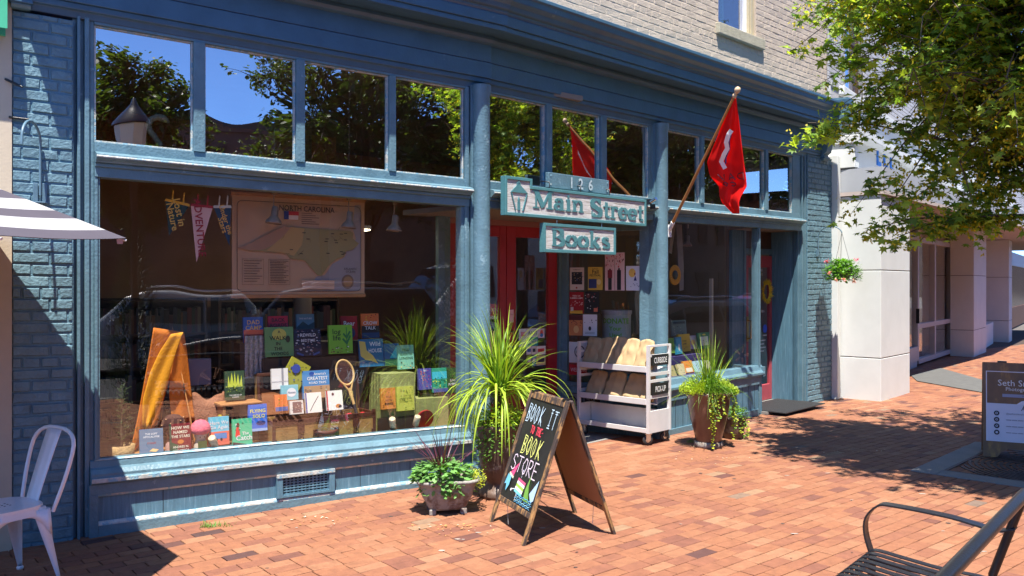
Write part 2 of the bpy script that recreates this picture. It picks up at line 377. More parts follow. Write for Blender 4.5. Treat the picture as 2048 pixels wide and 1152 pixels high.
# transom band and its lights
ZG0, ZG1 = 2.645, 3.435
def transom(fr, spans, x0, x1, name):
    b = MB(fr)
    # rail below the lights, ledge nosing with pale worn edge, lower beam and its bead
    b.box(x0, x1, 0, .09, 2.575, ZG0, M_BLUE)
    b.ext([(.09,2.50),(.09,2.574),(-.03,2.574),(-.085,2.556),(-.09,2.53),(-.06,2.51),(-.055,2.50)], x0-.0, x1, M_BLUE)
    b.ext([(-.088,2.5465),(-.0915,2.540),(-.0915,2.532),(-.086,2.53)], x0, x1, M_WORN)
    b.box(x0, x1, -.018, .10, 2.405, 2.499, M_BLUE); b.ext([(-.018,2.47),(-.035,2.475),(-.035,2.499),(-.018,2.499)], x0, x1, M_BLUE)
    b.box(x0, x1, .0, .09, ZG1, 3.455, M_BLUE)
    for (a, c) in zip(spans[:-1], spans[1:]): b.box(a[1], c[0], -.012, .085, ZG0, ZG1-.001, M_BLUE)
    bp(b, "transom_rail", .004)
    # the lights themselves
    for a, c in spans:
        w = MB(fr); e = .012
        for q in ((a, a+e, ZG0, ZG1), (c-e, c, ZG0, ZG1), (a+e, c-e, ZG0, ZG0+e), (a+e, c-e, ZG1-e, ZG1)): w.box(q[0]+.0005, q[1]-.0005, .018, .05, q[2]+.0005, q[3]-.0005, M_WORN)
        f = bp(w, "window", .002); gq = MB(fr)
        gq.add([(a+e,.034,ZG0+e),(c-e,.034,ZG0+e),(c-e,.034,ZG1-e),(a+e,.034,ZG1-e)], [(0,1,2,3)], M_GLASST)
        bp(gq, "pane", 0, f)
s1 = [(U1(189),U1(387)),(U1(409.5),U1(592)),(U1(609),U1(778)),(U1(791),U1(929))]
transom(B1, s1, .118, 3.09, "a")
s2 = [(U2(977.5),U2(1092)),(U2(1103),U2(1201)),(U2(1212),U2(1299))]
transom(B2, s2, .11, 2.62, "b")
ua, ub = U2(1332), U2(1586); mw = .07; pw = (ub-ua-3*mw)/4
s3 = [(ua+i*(pw+mw), ua+i*(pw+mw)+pw) for i in range(4)]
transom(B2, s3, 2.83, PR0-.19, "c")
for q in ((.0,.1065,.0,.09,2.4,3.45),(.107,s2[0][0],.01,.08,2.575,3.45),(2.6205,2.64,0,.09,2.4,3.45),(s2[-1][1],2.62,.005,.08,ZG0,3.45),(2.83,ua,.005,.08,ZG0,3.45),(ub,PR0-.19,.005,.08,ZG0,3.45)):
    b = MB(B2); b.box(*q, M_BLUE); bp(b, "jamb", .003)
# entablature: frieze, soffit, cornice
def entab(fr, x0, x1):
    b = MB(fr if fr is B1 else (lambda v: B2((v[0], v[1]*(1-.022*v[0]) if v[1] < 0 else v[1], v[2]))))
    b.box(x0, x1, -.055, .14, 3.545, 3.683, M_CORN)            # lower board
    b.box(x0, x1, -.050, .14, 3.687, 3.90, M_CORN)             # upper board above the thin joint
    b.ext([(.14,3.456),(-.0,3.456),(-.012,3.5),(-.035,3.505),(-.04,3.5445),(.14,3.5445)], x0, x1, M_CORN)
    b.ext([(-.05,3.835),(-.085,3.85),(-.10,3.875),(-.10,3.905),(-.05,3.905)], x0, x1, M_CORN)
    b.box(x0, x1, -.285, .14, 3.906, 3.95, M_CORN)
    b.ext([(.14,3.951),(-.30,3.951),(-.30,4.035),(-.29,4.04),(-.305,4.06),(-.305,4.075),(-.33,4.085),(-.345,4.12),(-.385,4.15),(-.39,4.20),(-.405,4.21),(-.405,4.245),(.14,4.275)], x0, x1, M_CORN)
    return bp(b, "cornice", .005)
entab(B1, PL-.01, 3.30); entab(B2, -.02, PR0+.40)
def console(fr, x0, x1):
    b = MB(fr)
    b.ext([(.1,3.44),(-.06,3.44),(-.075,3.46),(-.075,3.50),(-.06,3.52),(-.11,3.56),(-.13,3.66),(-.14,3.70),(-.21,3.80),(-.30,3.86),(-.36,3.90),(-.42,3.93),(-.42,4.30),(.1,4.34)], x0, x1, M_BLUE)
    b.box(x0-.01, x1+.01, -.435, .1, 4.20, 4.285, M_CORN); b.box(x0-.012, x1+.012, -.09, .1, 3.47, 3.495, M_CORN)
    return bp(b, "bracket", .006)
console(B2, PR0+.405, PR0+.56); console(B1, PL-.01, PL+.10)
# upper wall
bp(bricks(B1, PL, 3.19, 4.27, 7.2, .0, M_BEIGE, M_BEIGE, seed=8, dep=.003, j=.002, gap=.006), "upper_wall")
WX0, WX1, WZ0, WZ1 = U2(1437), U2(1512), 4.86, 6.5
for k, q in enumerate(((-.0, WX0, 4.27, 7.2), (WX0, WX1, 4.27, WZ0), (WX1, PR0+.66, 4.27, 7.2), (WX0, WX1, WZ1, 7.2))):
    bp(bricks(B2, q[0], q[1], q[2], q[3], .0, M_BEIGE, M_BEIGE, seed=20+k, dep=.003, j=.002, gap=.006), "upper_wall")
b = MB(B2); b.box(WX0-.06, WX1+.16, -.05, .12, WZ0-.135, WZ0-.001, M_STONE); bp(b, "stone_sill", .008)
MTAN = mat("tan_frame_paint", (.50,.43,.28), .6, .1, 9)
b = MB(B2); b.box(WX1-.13, WX1-.001, .03, .16, WZ0, WZ1, MTAN); b.box(WX1-.10, WX1-.06, .015, .03, WZ0, WZ1, MTAN); b.box(WX0+.001, WX0+.05, .05, .16, WZ0, WZ1, MTAN)
b.box(WX1-.17, WX1-.131, .06, .14, WZ0, WZ1, M_WMET); b.box(WX0+.051, WX0+.08, .06, .14, WZ0, WZ1, M_WMET); b.box(WX0+.08, WX1-.17, .06, .14, WZ0, WZ0+.05, M_WMET)
f = bp(b, "window", .003); b = MB(B2); b.box(WX0+.08, WX1-.17, .10, .106, WZ0+.05, WZ1, M_GLASS); b.box(WX0-.6, WX1+1.6, .9, .92, WZ0-.6, WZ1+1, M_DARK); b.box(WX0+.3, WX0+.34, .13, .16, WZ0+.05, WZ1, mat('dark_green_strip', (.05,.09,.08), .8)); bp(b, "pane", 0, f)  # dark green upright strip behind the glass
# shop window one: frame, glass, sill and panelled stall riser
Z0, Z1 = .495, 2.40; XA, XB = U1(200), U1(922)
b = MB(B1)
b.box(.118, XA, -.0, .09, .495, 2.404, M_BLUE); b.box(XB, 3.055, -.0, .09, .495, 2.404, M_BLUE); b.box(XB+.03, XB+.055, -.02, 0, .495, 2.404, M_BLUE); b.box(XA-.035, XA-.015, -.012, 0, .495, 2.404, M_BLUE)
b.ext([(.10,.40),(.10,.494),(.015,.494),(-.005,.485),(-.012,.44),(-.035,.432),(-.06,.405),(-.06,.385),(-.075,.38),(-.075,.345),(-.05,.335),(.1,.335)], .09, 3.09, M_BLUE)
b.ext([(-.0755,.380),(-.078,.376),(-.078,.352),(-.0755,.348)], .09, 3.09, M_WORN); b.ext([(.013,.4945),(-.008,.486),(-.0085,.491),(.012,.499)], .118, 3.055, M_WORN)
f1 = bp(b, "window", .004)
b = MB(B1); b.add([(XA-.01,.038,Z0-.01),(XB+.01,.038,Z0-.01),(XB+.01,.038,Z1+.005),(XA-.01,.038,Z1+.005)], [(0,1,2,3)], M_GLASS); bp(b, "pane", 0, f1)
VX0, VX1 = U1(549), U1(664)
b = MB(lambda v: B1((v[0], v[1]-.042, v[2])))
b.box(.08, 3.10, .02, .10, -.1, .335, M_BLUEW)                    # riser boards
b.box(.08, 3.10, -.005, .019, .265, .334, M_BLUE); b.box(.08, .135, -.005, .019, -.1, .264, M_BLUE)
b.box(.136, 3.10, -.004, .019, -.1, .055, M_BLUE); b.ext([(.019,.056),(-.004,.056),(-.002,.068),(.012,.082),(.019,.082)], .136, 3.10, M_WORN)
b.ext([(.019,.245),(.004,.25),(-.004,.2645),(.019,.2645)], .136, 3.10, M_WORN)
for x in (.55, 1.02, 2.05, 2.5): b.box(x, x+.004, .0175, .0195, .082, .245, M_DARK)
bp(b, "stall_riser", .002)
b = MB(lambda v: B1((v[0], v[1]-.042, v[2])))                                                        # foundation vent
b.box(VX0, VX1, -.02, .0185, .235, .262, M_WORN); b.box(VX0, VX0+.045, -.014, .0185, .083, .2345, M_BLUEW); b.box(VX1-.045, VX1, -.014, .0185, .083, .2345, M_BLUEW); b.box(VX0+.045, VX1-.045, -.01, .0185, .083, .10, M_BLUEW)
b.box(VX0+.045, VX1-.045, .012, .018, .10, .2345, M_DARK)
for i in range(13):
    x = VX0+.05+i*(VX1-VX0-.1)/12.; b.box(x-.006, x+.006, .004, .0115, .10, .2345, M_BLUEW)
for i in range(7): z = .106+i*.0205; b.box(VX0+.046, VX1-.046, .001, .0095, z-.004, z+.004, M_BLUEW)
bp(b, "vent_grille")
# recessed entrance in the middle bay: double red doors, splayed side windows
DY = 1.1; D0, DM, D1 = .61, 1.451, 2.29
b = MB(B2)
b.box(.1, 2.62, .10, DY+.1, 2.41, 2.46, M_CEILIN)                  # porch ceiling
b.box(D0-.1, D0, DY-.03, DY+.06, 0, 2.41, M_BLUE); b.box(D1, D1+.05, DY-.03, DY+.06, 0, 2.41, M_BLUE); b.box(D0, D1, DY, DY+.06, 2.35, 2.41, mat("pinkish_head", (.30,.13,.12), .6))
bp(b, "porch", .003)
def door_leaf(x0, x1, name, y, z1, m, st=.11, top=.12, bot=.42, fr=B2, glass=M_GLASS):
    b = MB(fr); b.box(x0+.004, x0+st, y, y+.045, .02, z1, m); b.box(x1-st, x1-.004, y, y+.045, .02, z1, m)
    b.box(x0+st, x1-st, y+.001, y+.044, z1-top, z1-.001, m); b.box(x0+st, x1-st, y+.001, y+.044, .021, bot, m)
    o = bp(b, name, .004); p = MB(fr); p.add([(x0+st-.005,y+.02,bot-.005),(x1-st+.005,y+.02,bot-.005),(x1-st+.005,y+.02,z1-top+.005),(x0+st-.005,y+.02,z1-top+.005)], [(0,1,2,3)], glass); bp(p, "pane", 0, o); return o
dl = door_leaf(D0, DM, "door", DY, 2.35, M_RED, st=.10); dr = door_leaf(DM, D1, "door", DY, 2.35, M_RED, st=.15)
b = MB(B2); b.M = Matrix.Translation((DM+.075, DY-.0, 1.02)) @ Euler((R(90),0,0)).to_matrix().to_4x4()
b.lathe([(.0,.07),(.022,.068),(.028,.055),(.02,.035),(.01,.03),(.01,.008),(.03,.006),(.03,0)], M_CHROME, n=16)
bp(b, "door_knob", 0, dr); b = MB(B2); b.M = Matrix.Translation((DM+.075, DY, 1.18)) @ Euler((R(90),0,0)).to_matrix().to_4x4(); b.lathe([(0,.02),(.018,.02),(.024,.012),(.024,0)], M_BRASS, n=16); bp(b, "lock", 0, dr)
b = MB(B2); b.rect(DM+.04, DM+.11, 1.29, 1.43, DY-.002, flatc(235,190,195)); b.text("PULL", .02, DM+.075, 1.38, DY-.004, M_RED); bp(b, "notice", 0, dr)
# splayed side: local frame from door jamb to column two
pA = B2.flat(D1+.05, DY); pB = B2.flat(2.65, .05); dv = pB - pA
SP = Frame(pA.x, pA.y, math.degrees(math.atan2(dv.y, dv.x))); SL = dv.length
b = MB(SP); b.box(0, .09, -.01, .06, 0, 2.41, M_BLUE); b.box(SL-.12, SL, -.01, .06, 0, 2.41, M_BLUE); b.box(.09, SL-.12, -.005, .055, 2.30, 2.41, M_BLUE); b.box(.09, SL-.12, -.005, .055, 0, .55, M_BLUEW); b.box(.05, SL-.08, -.03, -.0055, .52, .57, M_BLUE)
fs_ = bp(b, "window", .004); b = MB(SP); b.add([(.08,.023,.54),(SL-.11,.023,.54),(SL-.11,.023,2.31),(.08,.023,2.31)], [(0,1,2,3)], M_GLASS); bp(b, "pane", 0, fs_)
pA2 = B2.flat(.12, .05); pB2 = B2.flat(D0-.1, DY); dv2 = pB2 - pA2
SQ = Frame(pA2.x, pA2.y, math.degrees(math.atan2(dv2.y, dv2.x))); b = MB(SQ); L2 = dv2.length
b.box(0, .09, -.01, .06, 0, 2.41, M_BLUE); b.box(L2-.09, L2, -.01, .06, 0, 2.41, M_BLUE); b.box(.09, L2-.09, -.005, .055, 0, .55, M_BLUEW); bp(b, "window", .004)
# shop window two with its corner post and the side door recess
W0, W1 = 2.84, 5.02; SZ = .62
b = MB(B2)
b.box(W0, W0+.06, 0, .09, SZ, 2.404, M_BLUE); b.box(W1-.07, W1+.0, -.01, .08, .0, 2.404, M_BLUE); b.box(W1-.055, W1-.015, -.02, -.0105, .0, 2.404, M_BLUE)
b.ext([(.10,.50),(.10,SZ),(-.01,SZ),(-.03,.56),(-.06,.53),(-.06,.50),(-.04,.49),(-.04,.475),(.1,.475)], W0-.02, W1+.03, M_BLUE)
f2 = bp(b, "window", .004)
b = MB(B2); b.add([(W0+.05,.038,SZ-.01),(W1-.06,.038,SZ-.01),(W1-.06,.038,2.405),(W0+.05,.038,2.405)], [(0,1,2,3)], M_GLASS); bp(b, "pane", 0, f2)
b = MB(lambda v: B2((v[0], v[1]-.035, v[2]))); b.box(W0-.02, W1-.075, .02, .10, -.1, .475, M_BLUEW); b.box(W0-.02, W1-.075, 0, .0195, -.1, .06, M_BLUE); b.box(W0-.02, W1-.075, .0, .0195, .38, .474, M_BLUE)
for i in range(14): x = W0+.06+i*.15; b.box(x, x+.005, .0175, .0197, .06, .38, M_DARK)
b.box(W1-.01, W1+.03, .02, .42, -.1, .475, M_BLUEW); b.box(W1-.01, W1+.045, -.02, .42, .475, .60, M_BLUE)
bp(b, "stall_riser", .003)
DD = .42; E0, E1 = 5.39, 6.21; SW = 6.235
b = MB(B2)
b.box(W1-.02, W1, .081, DD, .60, 2.404, M_DARK) if False else None
b.box(W1+.03, E0, DD, DD+.05, 0, 2.40, M_BLUEW); b.box(E0-.05, E0, DD-.02, DD+.05, 0, 2.40, M_BLUE)
b.box(E0, SW, DD, DD+.06, 2.08, 2.16, M_BLUE); b.box(E0, SW, DD+.02, DD+.05, 2.16, 2.40, M_DKWOOD)
b.box(W1+.0, SW, .09, DD+.06, 2.405, 2.44, M_CEILIN)
b.box(SW+.01, PR0-.19, .04, DD+.05, -.1, 2.40, M_BLUEW)
for i in range(7): y = .045+i*.055; b.box(SW-.008, SW+.0095, y, y+.047, .12, 2.40, M_BLUEW)
b.box(SW-.014, SW+.0095, .04, DD, -.1, .119, M_BLUE); b.box(SW-.02, SW+.03, -.0, .04, -.1, 2.404, M_BLUE)
bp(b, "door_recess", .003)
MPR = mat("rose_red_door_paint", (.42, .07, .09), .45, .12, 5, .1, 40)
sdoor = door_leaf(E0+.005, E1, "door", DD+.01, 2.06, MPR, st=.105, top=.16, bot=.24)
b = MB(B2)
for i, (t_, sz) in enumerate((("By", .05), ("APPOINTMENT", .035))): pass
mwt = flatc(225,225,225)
b.text("HAIR", .05, 5.86, 1.86, DD+.02, mwt); b.text("OFFICE", .04, 5.86, 1.80, DD+.02, mwt)
b.text("OPEN", .05, 5.90, 1.28, DD+.02, mwt, fit=.3)
for i in range(4): b.rect(5.72, 6.0-.05*(i % 2), .86-i*.05, .875-i*.05, DD+.02, mwt)
b.disc(5.98, 1.03, .06, .06, DD+.02, flatc(70,100,225)); b.rect(5.93, 6.03, .93, .945, DD+.02, mwt)
bp(b, "door_lettering", 0, sdoor)
b = MB(B2)
b.tube([(5.46,DD,1.17),(5.46,DD-.05,1.16),(5.46,DD-.06,1.05),(5.46,DD-.05,.93),(5.46,DD,.92)], [.012,.014,.018,.014,.012], M_BRASS, 10)
b.box(5.435, 5.485, DD-.004, DD+.009, .88, 1.22, M_BRASS); bp(b, "door_handle", .003, sdoor)
# shop interior shell
b = MB(B1); b.box(-.35, 3.4, 3.6, 3.7, -.1, 3.9, M_WALLIN); b.box(-.3, -.2, .1, 3.6, -.1, 3.9, M_WALLIN); b.box(-.35, 5.2, .1, 3.7, -.1, .02, M_DKWOOD); b.box(-.35, 4.5, .14, 3.7, 3.55, 3.6, M_CEILIN)
bp(b, "interior_wall")
b = MB(B2); b.box(-.6, 9, 4.6, 4.7, -.1, 3.9, M_WALLIN); b.box(2.66, 8, .14, 4.7, 3.545, 3.6, M_CEILIN); b.box(-.5, 2.659, .14, 4.6, 3.545, 3.6, M_CEILIN); b.box(D0-.1, 8, DY+.2, 4.6, -.1, .015, M_DKWOOD)
b.box(3.1, 5.0, 1.6, 1.7, 0, 3.5, mat("olive_wall", (.20,.16,.09), .8, .1, 3)); b.box(5.0, 5.05, .5, 1.7, 0, 3.5, mat("olive_wall", (.20,.16,.09))); bp(b, "interior_wall")
b = MB(B1); b.box(.02, 3.05, .06, 1.05, .40, .44, M_PINE); b.box(.02, 3.05, 1.0, 1.05, .0, .40, M_PINE); bp(b, "display_floor")
b = MB(B2); b.box(2.75, 4.98, .06, 1.0, .50, .54, M_PINE); bp(b, "display_floor")
M_LAMP = bpy.data.materials.new("lamp_glow"); M_LAMP.use_nodes = True
p_ = M_LAMP.node_tree.nodes["Principled BSDF"]; p_.inputs["Emission Color"].default_value = (1,.85,.55,1); p_.inputs["Emission Strength"].default_value = 7
# ---------------------------------------------------------------- neighbours
def wp(b, name, parent, bevel=0.):
    o = b.build(name, None, bevel=bevel); o.parent = parent
    o.matrix_parent_inverse = Matrix.Translation(-Vector(parent.location)); return o
# left neighbour: cream stucco front with a green awning
lb = tag(empty("stucco_building", B1.flat(PL-1, 0)), "cream stucco building at the left picture edge beyond the blue pilaster", "building")
b = MB(B1); b.box(-5, PL-.003, -.03, 4, -.1, 6.5, M_CREAM); wp(b, "wall", lb)
b = MB(B1); b.ext([(-.031,3.25),(-.031,4.3),(-.06,4.3),(-.20,3.45),(-.20,3.26),(-.19,3.26),(-.19,3.44),(-.06,4.22),(-.06,3.25)], -5, PL-.04, mat("green_canvas", (.05,.42,.24), .7, .1, 9))
aw = tag(b.build("awning"), "green canvas awning on the cream building, top left corner", "awning")
b = MB(B1); b.tube([(PL-.04,-.03,2.98),(PL+.05,-.09,2.93)], .008, M_BLACK, 6); wp(b, "wall_bracket", lb); b = MB(B1); b.tube([(PL-.02,-.03,2.74),(PL+.09,-.05,2.735)], .008, M_BLACK, 6); wp(b, "wall_bracket", lb)

# right neighbour: white bank front with piers, set back glazing and grey brick above
nbx = PR0 + .79; O_ = B2.flat(PR1, 0)
BK = Frame(O_.x, O_.y, 54.)
bank = tag(empty("bank_building", O_), "white bank building with square piers and grey brick upper floor", "building")
b = MB(BK); b.box(.004, .16, -.10, .2, -.1, 3.02, M_WHITE); b.box(.004, .16, -.10, .2, 3.02, 3.6, M_WHITE); wp(b, "corner_strip", bank, .006)
C1 = Vector((5.34, 12.30, 0)); K1 = Frame(C1.x, C1.y, 48.5)
def pier(fr, w, d, grooves, x0=0., z1=3.0, name="pier"):
    b = MB(fr); zs = [-.1] + grooves + [z1]
    for a, c in zip(zs[:-1], zs[1:]): b.box(x0, x0+w, 0, d, a+(.006 if a > 0 else 0), c-.006, M_WHITE)
    b.box(x0+.012, x0+w-.012, .012, d-.012, -.05, z1-.01, M_SEAM); return wp(b, name, bank, .006)
pier(K1, 1.33, .92, [.62, 1.90])
C2 = Vector((10.76, 19.8, 0)); K2 = Frame(C2.x, C2.y, 53.); pier(K2, 1.83, .5, [.62, 1.90])
C3 = G(2018, 684); K3 = Frame(C3.x, C3.y, 55.); pier(K3, .95, 1.2, [.62, 1.90])
# glazing between pier one and pier two
Ga = Vector((6.25, 14.75, 0)); Gb = Vector((10.42, 20.22, 0)); dg_ = Gb - Ga; K4 = Frame(Ga.x, Ga.y, math.degrees(math.atan2(dg_.y, dg_.x))); GL = dg_.length
uA, uB = K4.U(1819), K4.U(1827); xm = [K4.U(1838), K4.U(1869), GL]
b = MB(K4); t_ = .05
b.box(0, K4.U(1832), -.02, .08, 0, .12, M_TRIMG)
for x in (K4.U(1834), K4.U(1868), K4.U(1901)): b.box(x-.06, x+.06, -.03, .08, .12, 3.0, M_TRIMG)
for z in (.10, .83, 2.62, 2.94): b.box(K4.U(1834)+.06, K4.U(1901)-.06, -.028, .078, z-.05, z+.05, M_TRIMG)
b.box(K4.U(1790), K4.U(1834)-.06, -.028, .078, 2.60, 2.70, M_TRIMG); b.box(K4.U(1790), K4.U(1834)-.06, -.026, .07, .121, .42, M_TRIMG); b.box(0, GL, -.028, .09, 2.96, 3.05, M_TRIMG)
b.cbox((K4.U(1829), -.06, 1.05), (.03, .06, .3), M_DARK)
fw = wp(b, "window", bank, .004); b = MB(K4); b.box(-.5, GL, .03, .04, .1, 2.95, M_GLASS); wp(b, "pane", fw)
b = MB(K4); b.box(GL+.1, GL+16, 1.2, 1.3, -.1, 3.2, M_DARK); b.box(-2, GL+14, .1, 2.3, 3.06, 3.2, M_CEILIN); b.box(-2, GL+14, 2.2, 2.3, -.1, 3.2, mat("bank_wall_inside", (.25,.22,.18), .9)); b.box(-2, GL+1, .1, 2.3, -.1, .0, M_CONC); b.box(K4.U(1845), K4.U(1862), .9, .95, .3, 1.3, flatc(40,60,120)); wp(b, "interior_wall", bank)
# pier two to pier three: wall with the cash machine
Ha = K2.flat(1.83, .3); Hb = K3.flat(0, .5); dh = Hb - Ha; K5 = Frame(Ha.x, Ha.y, math.degrees(math.atan2(dh.y, dh.x))); HL = dh.length
b = MB(K5); b.box(0, HL, .2, .6, -.1, .62, M_WHITE); b.box(0, HL, .2, .6, 2.0, 3.0, M_WHITE); b.box(0, HL, .3, .6, .62, 2.0, M_TRIMG); b.box(0, HL*.85, -.15, .19, -.1, .60, M_WHITE); wp(b, "wall", bank, .01)
b = MB(K5); a0, a1 = HL*.1, HL*.72
b.box(a0, a1, .05, .29, .63, 1.95, mat("machine_blue", (.05,.10,.22), .4)); b.box(a0+.15, a1-.15, .02, .049, .95, 1.55, M_TRIMG); b.box(a0+.35, a1-.35, .01, .0195, 1.02, 1.48, M_DARK)
b.rect(a0+.2, a1-.2, 1.70, 1.78, .048, flatc(200,205,220))
am = tag(b.build("cash_machine", bevel=.01), "blue cash machine set in the white bank wall between two piers", "cash machine")
# far end of the bank: last shop window and planter box
b = MB(K3); b.box(.95, 60, .9, 1.0, -.1, 3.0, M_DARK); b.box(.95, 60, .8, .9, 2.45, 3.0, M_WHITE); b.box(.95, 60, .8, .9, -.1, .75, mat('brown_stall', (.10,.05,.035), .6, .1, 4)); b.box(1.0, 1.1, .8, .9, .75, 2.45, M_BLACK); wp(b, "wall", bank, .01)
b = MB(K3); b.box(.96, 60, .84, .85, .75, 2.45, mat('smoked_pane', (.03,.025,.025), .25)); wp(b, "pane", bank)
# canopy: flat white slab over the pavement with soffit, fascia board and step moulding
ca = [K1.flat(-.02, .6).xy, K1.flat(-.02, -.04).xy, K1.flat(1.33, -.04).xy, Vector((11.6, 19.35)), Vector((16.6, 26.2)), Vector((21, 32.5)), Vector((16, 36)), Vector((5.0, 13.6))]
b = MB(); b.slab([tuple(q) for q in ca], 3.004, 3.06, mat("canopy_soffit", (.52,.44,.40), .8, .05, 3)); b.slab([tuple(q) for q in ca], 3.061, 3.40, mat("canopy_fascia", (.40,.42,.45), .6, .05, 3)); wp(b, "canopy", bank, .01)
b = MB(BK); b.box(.165, .42, -.30, .3, 3.42, 3.78, M_WHITE); b.box(.14, .48, -.36, .3, 3.78, 3.90, M_WHITE); b.box(.161, .45, -.34, .3, 3.402, 3.42, M_BLACK)
b.box(.48, 60, -.05, .4, 3.41, 4.55, M_WHITE); b.box(.3, 60, -.25, .3, 4.0, 4.12, M_WHITE); b.box(.3, 60, -.12, .3, 4.55, 4.68, M_WHITE); wp(b, "moulding", bank, .01)
q_ = flatc(40,120,215)
for x in (2.6, 3.1, 3.6): b = MB(BK); b.prism([(x,3.75),(x+.26,3.75),(x+.26,3.82),(x+.07,3.82),(x+.07,4.0),(x,4.0)], -.075, -.051, q_); wp(b, "sign_letter", bank)
# grey painted brick upper wall with tall dark window
def greywall(x0, x1, z0, z1, sd_, n):
    b = MB(BK); b.box(x0, x1, .010, .3, z0, z1, M_GREYD); z = z0; 
    while z < z1-.02: b.box(x0+.0, x1-.0, -.004*rnd.random(), .02, z+.012, min(z+.076, z1), M_GREYB); z += .076
    wp(b, "upper_wall", bank)
gx0 = B2.U(1655)-B2.U(1661)+.03
wa, wb_ = BK.U(1690), BK.U(1727)
greywall(-.12, wa, 4.30, 9, 1, 0); greywall(wb_, 60, 4.69, 10.5, 1, 0); greywall(wa, wb_, 4.30, 4.62, 1, 0)
b = MB(BK); x = -.12
while x < 9: b.box(x, x+.062, -.035, -.001, 4.42, 4.62, M_GREYB); x += .076
b.box(-.12, 9, -.05, -.036, 4.621, 4.68, M_GREYB) ; wp(b, "string_course", bank)
b = MB(BK); b.box(wa, wa+.06, .08, .2, 4.62, 9, M_DKWOOD); b.box(wb_-.06, wb_, .08, .2, 4.62, 9, M_DKWOOD); b.box(wa, wb_, .08, .2, 4.62, 4.70, M_DKWOOD); b.box(wa, wb_, .08, .2, 5.6, 5.66, M_DKWOOD); fw = wp(b, "window", bank)
b = MB(BK); b.box(wa+.06, wb_-.06, .12, .13, 4.7, 9, M_GLASST); b.box(wa+.06, wb_-.06, .15, .16, 4.7, 9, mat("dark_blue_blind", (.03,.05,.30), .5)); wp(b, "pane", fw)

# ---------------------------------------------------------------- signs on the front
M_TEAL = mat("teal_sign_paint", (.075,.22,.24), .5, .12, 10, .15, 60)
M_CARV = mat("sandblasted_wood", (.60,.60,.58), .75, .1, 6, .5, 30, stretch=(1,1,26), col2=(.20,.16,.13), c2s=4, c2lo=.50, c2hi=.62)
def G_(ch):      # serif letters as strokes: (points, width); thick stems .17, hairlines .08
    t, h, sf = .19, .085, .07
    def stem(x, z0=0, z1=1, w=t): return [((x, z0), (x, z1), w)]
    def ser(x, z, w=.34): return [((x-w/2, z), (x+w/2, z), sf)]
    def arc(cx, cz, rx, rz, a0, a1, w0, w1, n=14):
        o = []; 
        for i in range(n):
            a, c = R(a0+(a1-a0)*i/n), R(a0+(a1-a0)*(i+1)/n); wd_ = w0+(w1-w0)*abs(math.cos((a+c)/2))
            o.append(((cx+rx*math.cos(a), cz+rz*math.sin(a)), (cx+rx*math.cos(c), cz+rz*math.sin(c)), wd_))
        return o
    xh = .66
    if ch == 'M': return stem(.14, w=.09)+stem(.88)+[((.14,.98),(.5,.12),.19),((.5,.12),(.86,.98),.09)]+ser(.14,.035,.3)+ser(.88,.035,.36)+ser(.10,.965,.26)+ser(.92,.965,.26), 1.08
    if ch == 'S': return arc(.36,.73,.26,.235,40,250,h,t)+arc(.38,.27,.27,.235,-140,70,h,t)+[((.22,.60),(.52,.40),.20),((.60,.98),(.60,.72),.05),((.1,.02),(.1,.30),.05)], .76
    if ch == 'B': return stem(.2)+arc(.38,.745,.24,.215,-90,90,h,t)+arc(.38,.265,.30,.225,-90,90,h,t)+[((.08,.965),(.4,.965),sf),((.08,.035),(.4,.035),sf),((.2,.51),(.4,.51),sf)], .80
    if ch == 'a': return stem(.46,.03,.45,.16)+arc(.30,.44,.17,.19,0,165,h,.14)+arc(.27,.19,.19,.155,0,360,h,.13)+ser(.50,.03,.2), .66
    if ch == 'i': return stem(.17,.0,xh,.17)+ser(.17,.03,.3)+[((.05,xh-.03),(.17,xh-.03),sf)]+[((.13,.86),(.21,.86),.15)], .36
    if ch == 'n': return stem(.17,0,xh,.16)+stem(.56,0,.45,.16)+arc(.365,.43,.195,.20,0,150,h,.14)+ser(.17,.03,.28)+ser(.56,.03,.28)+[((.04,xh-.03),(.17,xh-.03),sf)], .76
    if ch == 't': return stem(.22,.12,.86,.16)+[((.05,xh-.03),(.42,xh-.03),sf)]+arc(.33,.14,.11,.11,180,310,h,.12), .46
    if ch == 'r': return stem(.17,0,xh,.16)+ser(.17,.03,.3)+[((.04,xh-.03),(.17,xh-.03),sf)]+arc(.33,.46,.15,.16,30,160,.1,.12)+[((.42,.53),(.45,.53),.13)], .52
    if ch == 'e': return arc(.32,.33,.24,.29,0,320,h,.17)+[((.1,.36),(.54,.36),.07)], .62
    if ch == 'o': return arc(.34,.33,.25,.285,0,360,h,.18), .68
    if ch == 'k': return stem(.17,0,1,.16)+ser(.17,.03,.28)+[((.06,.97),(.17,.97),sf),((.2,.28),(.50,.62),.08),((.28,.36),(.56,.04),.17)]+ser(.5,xh-.03,.26)+ser(.56,.03,.26), .74
    if ch == 's': return arc(.27,.48,.17,.145,30,255,h,.13)+arc(.28,.185,.19,.15,-145,75,h,.13)+[((.17,.42),(.39,.27),.14)], .54
    return [], .35
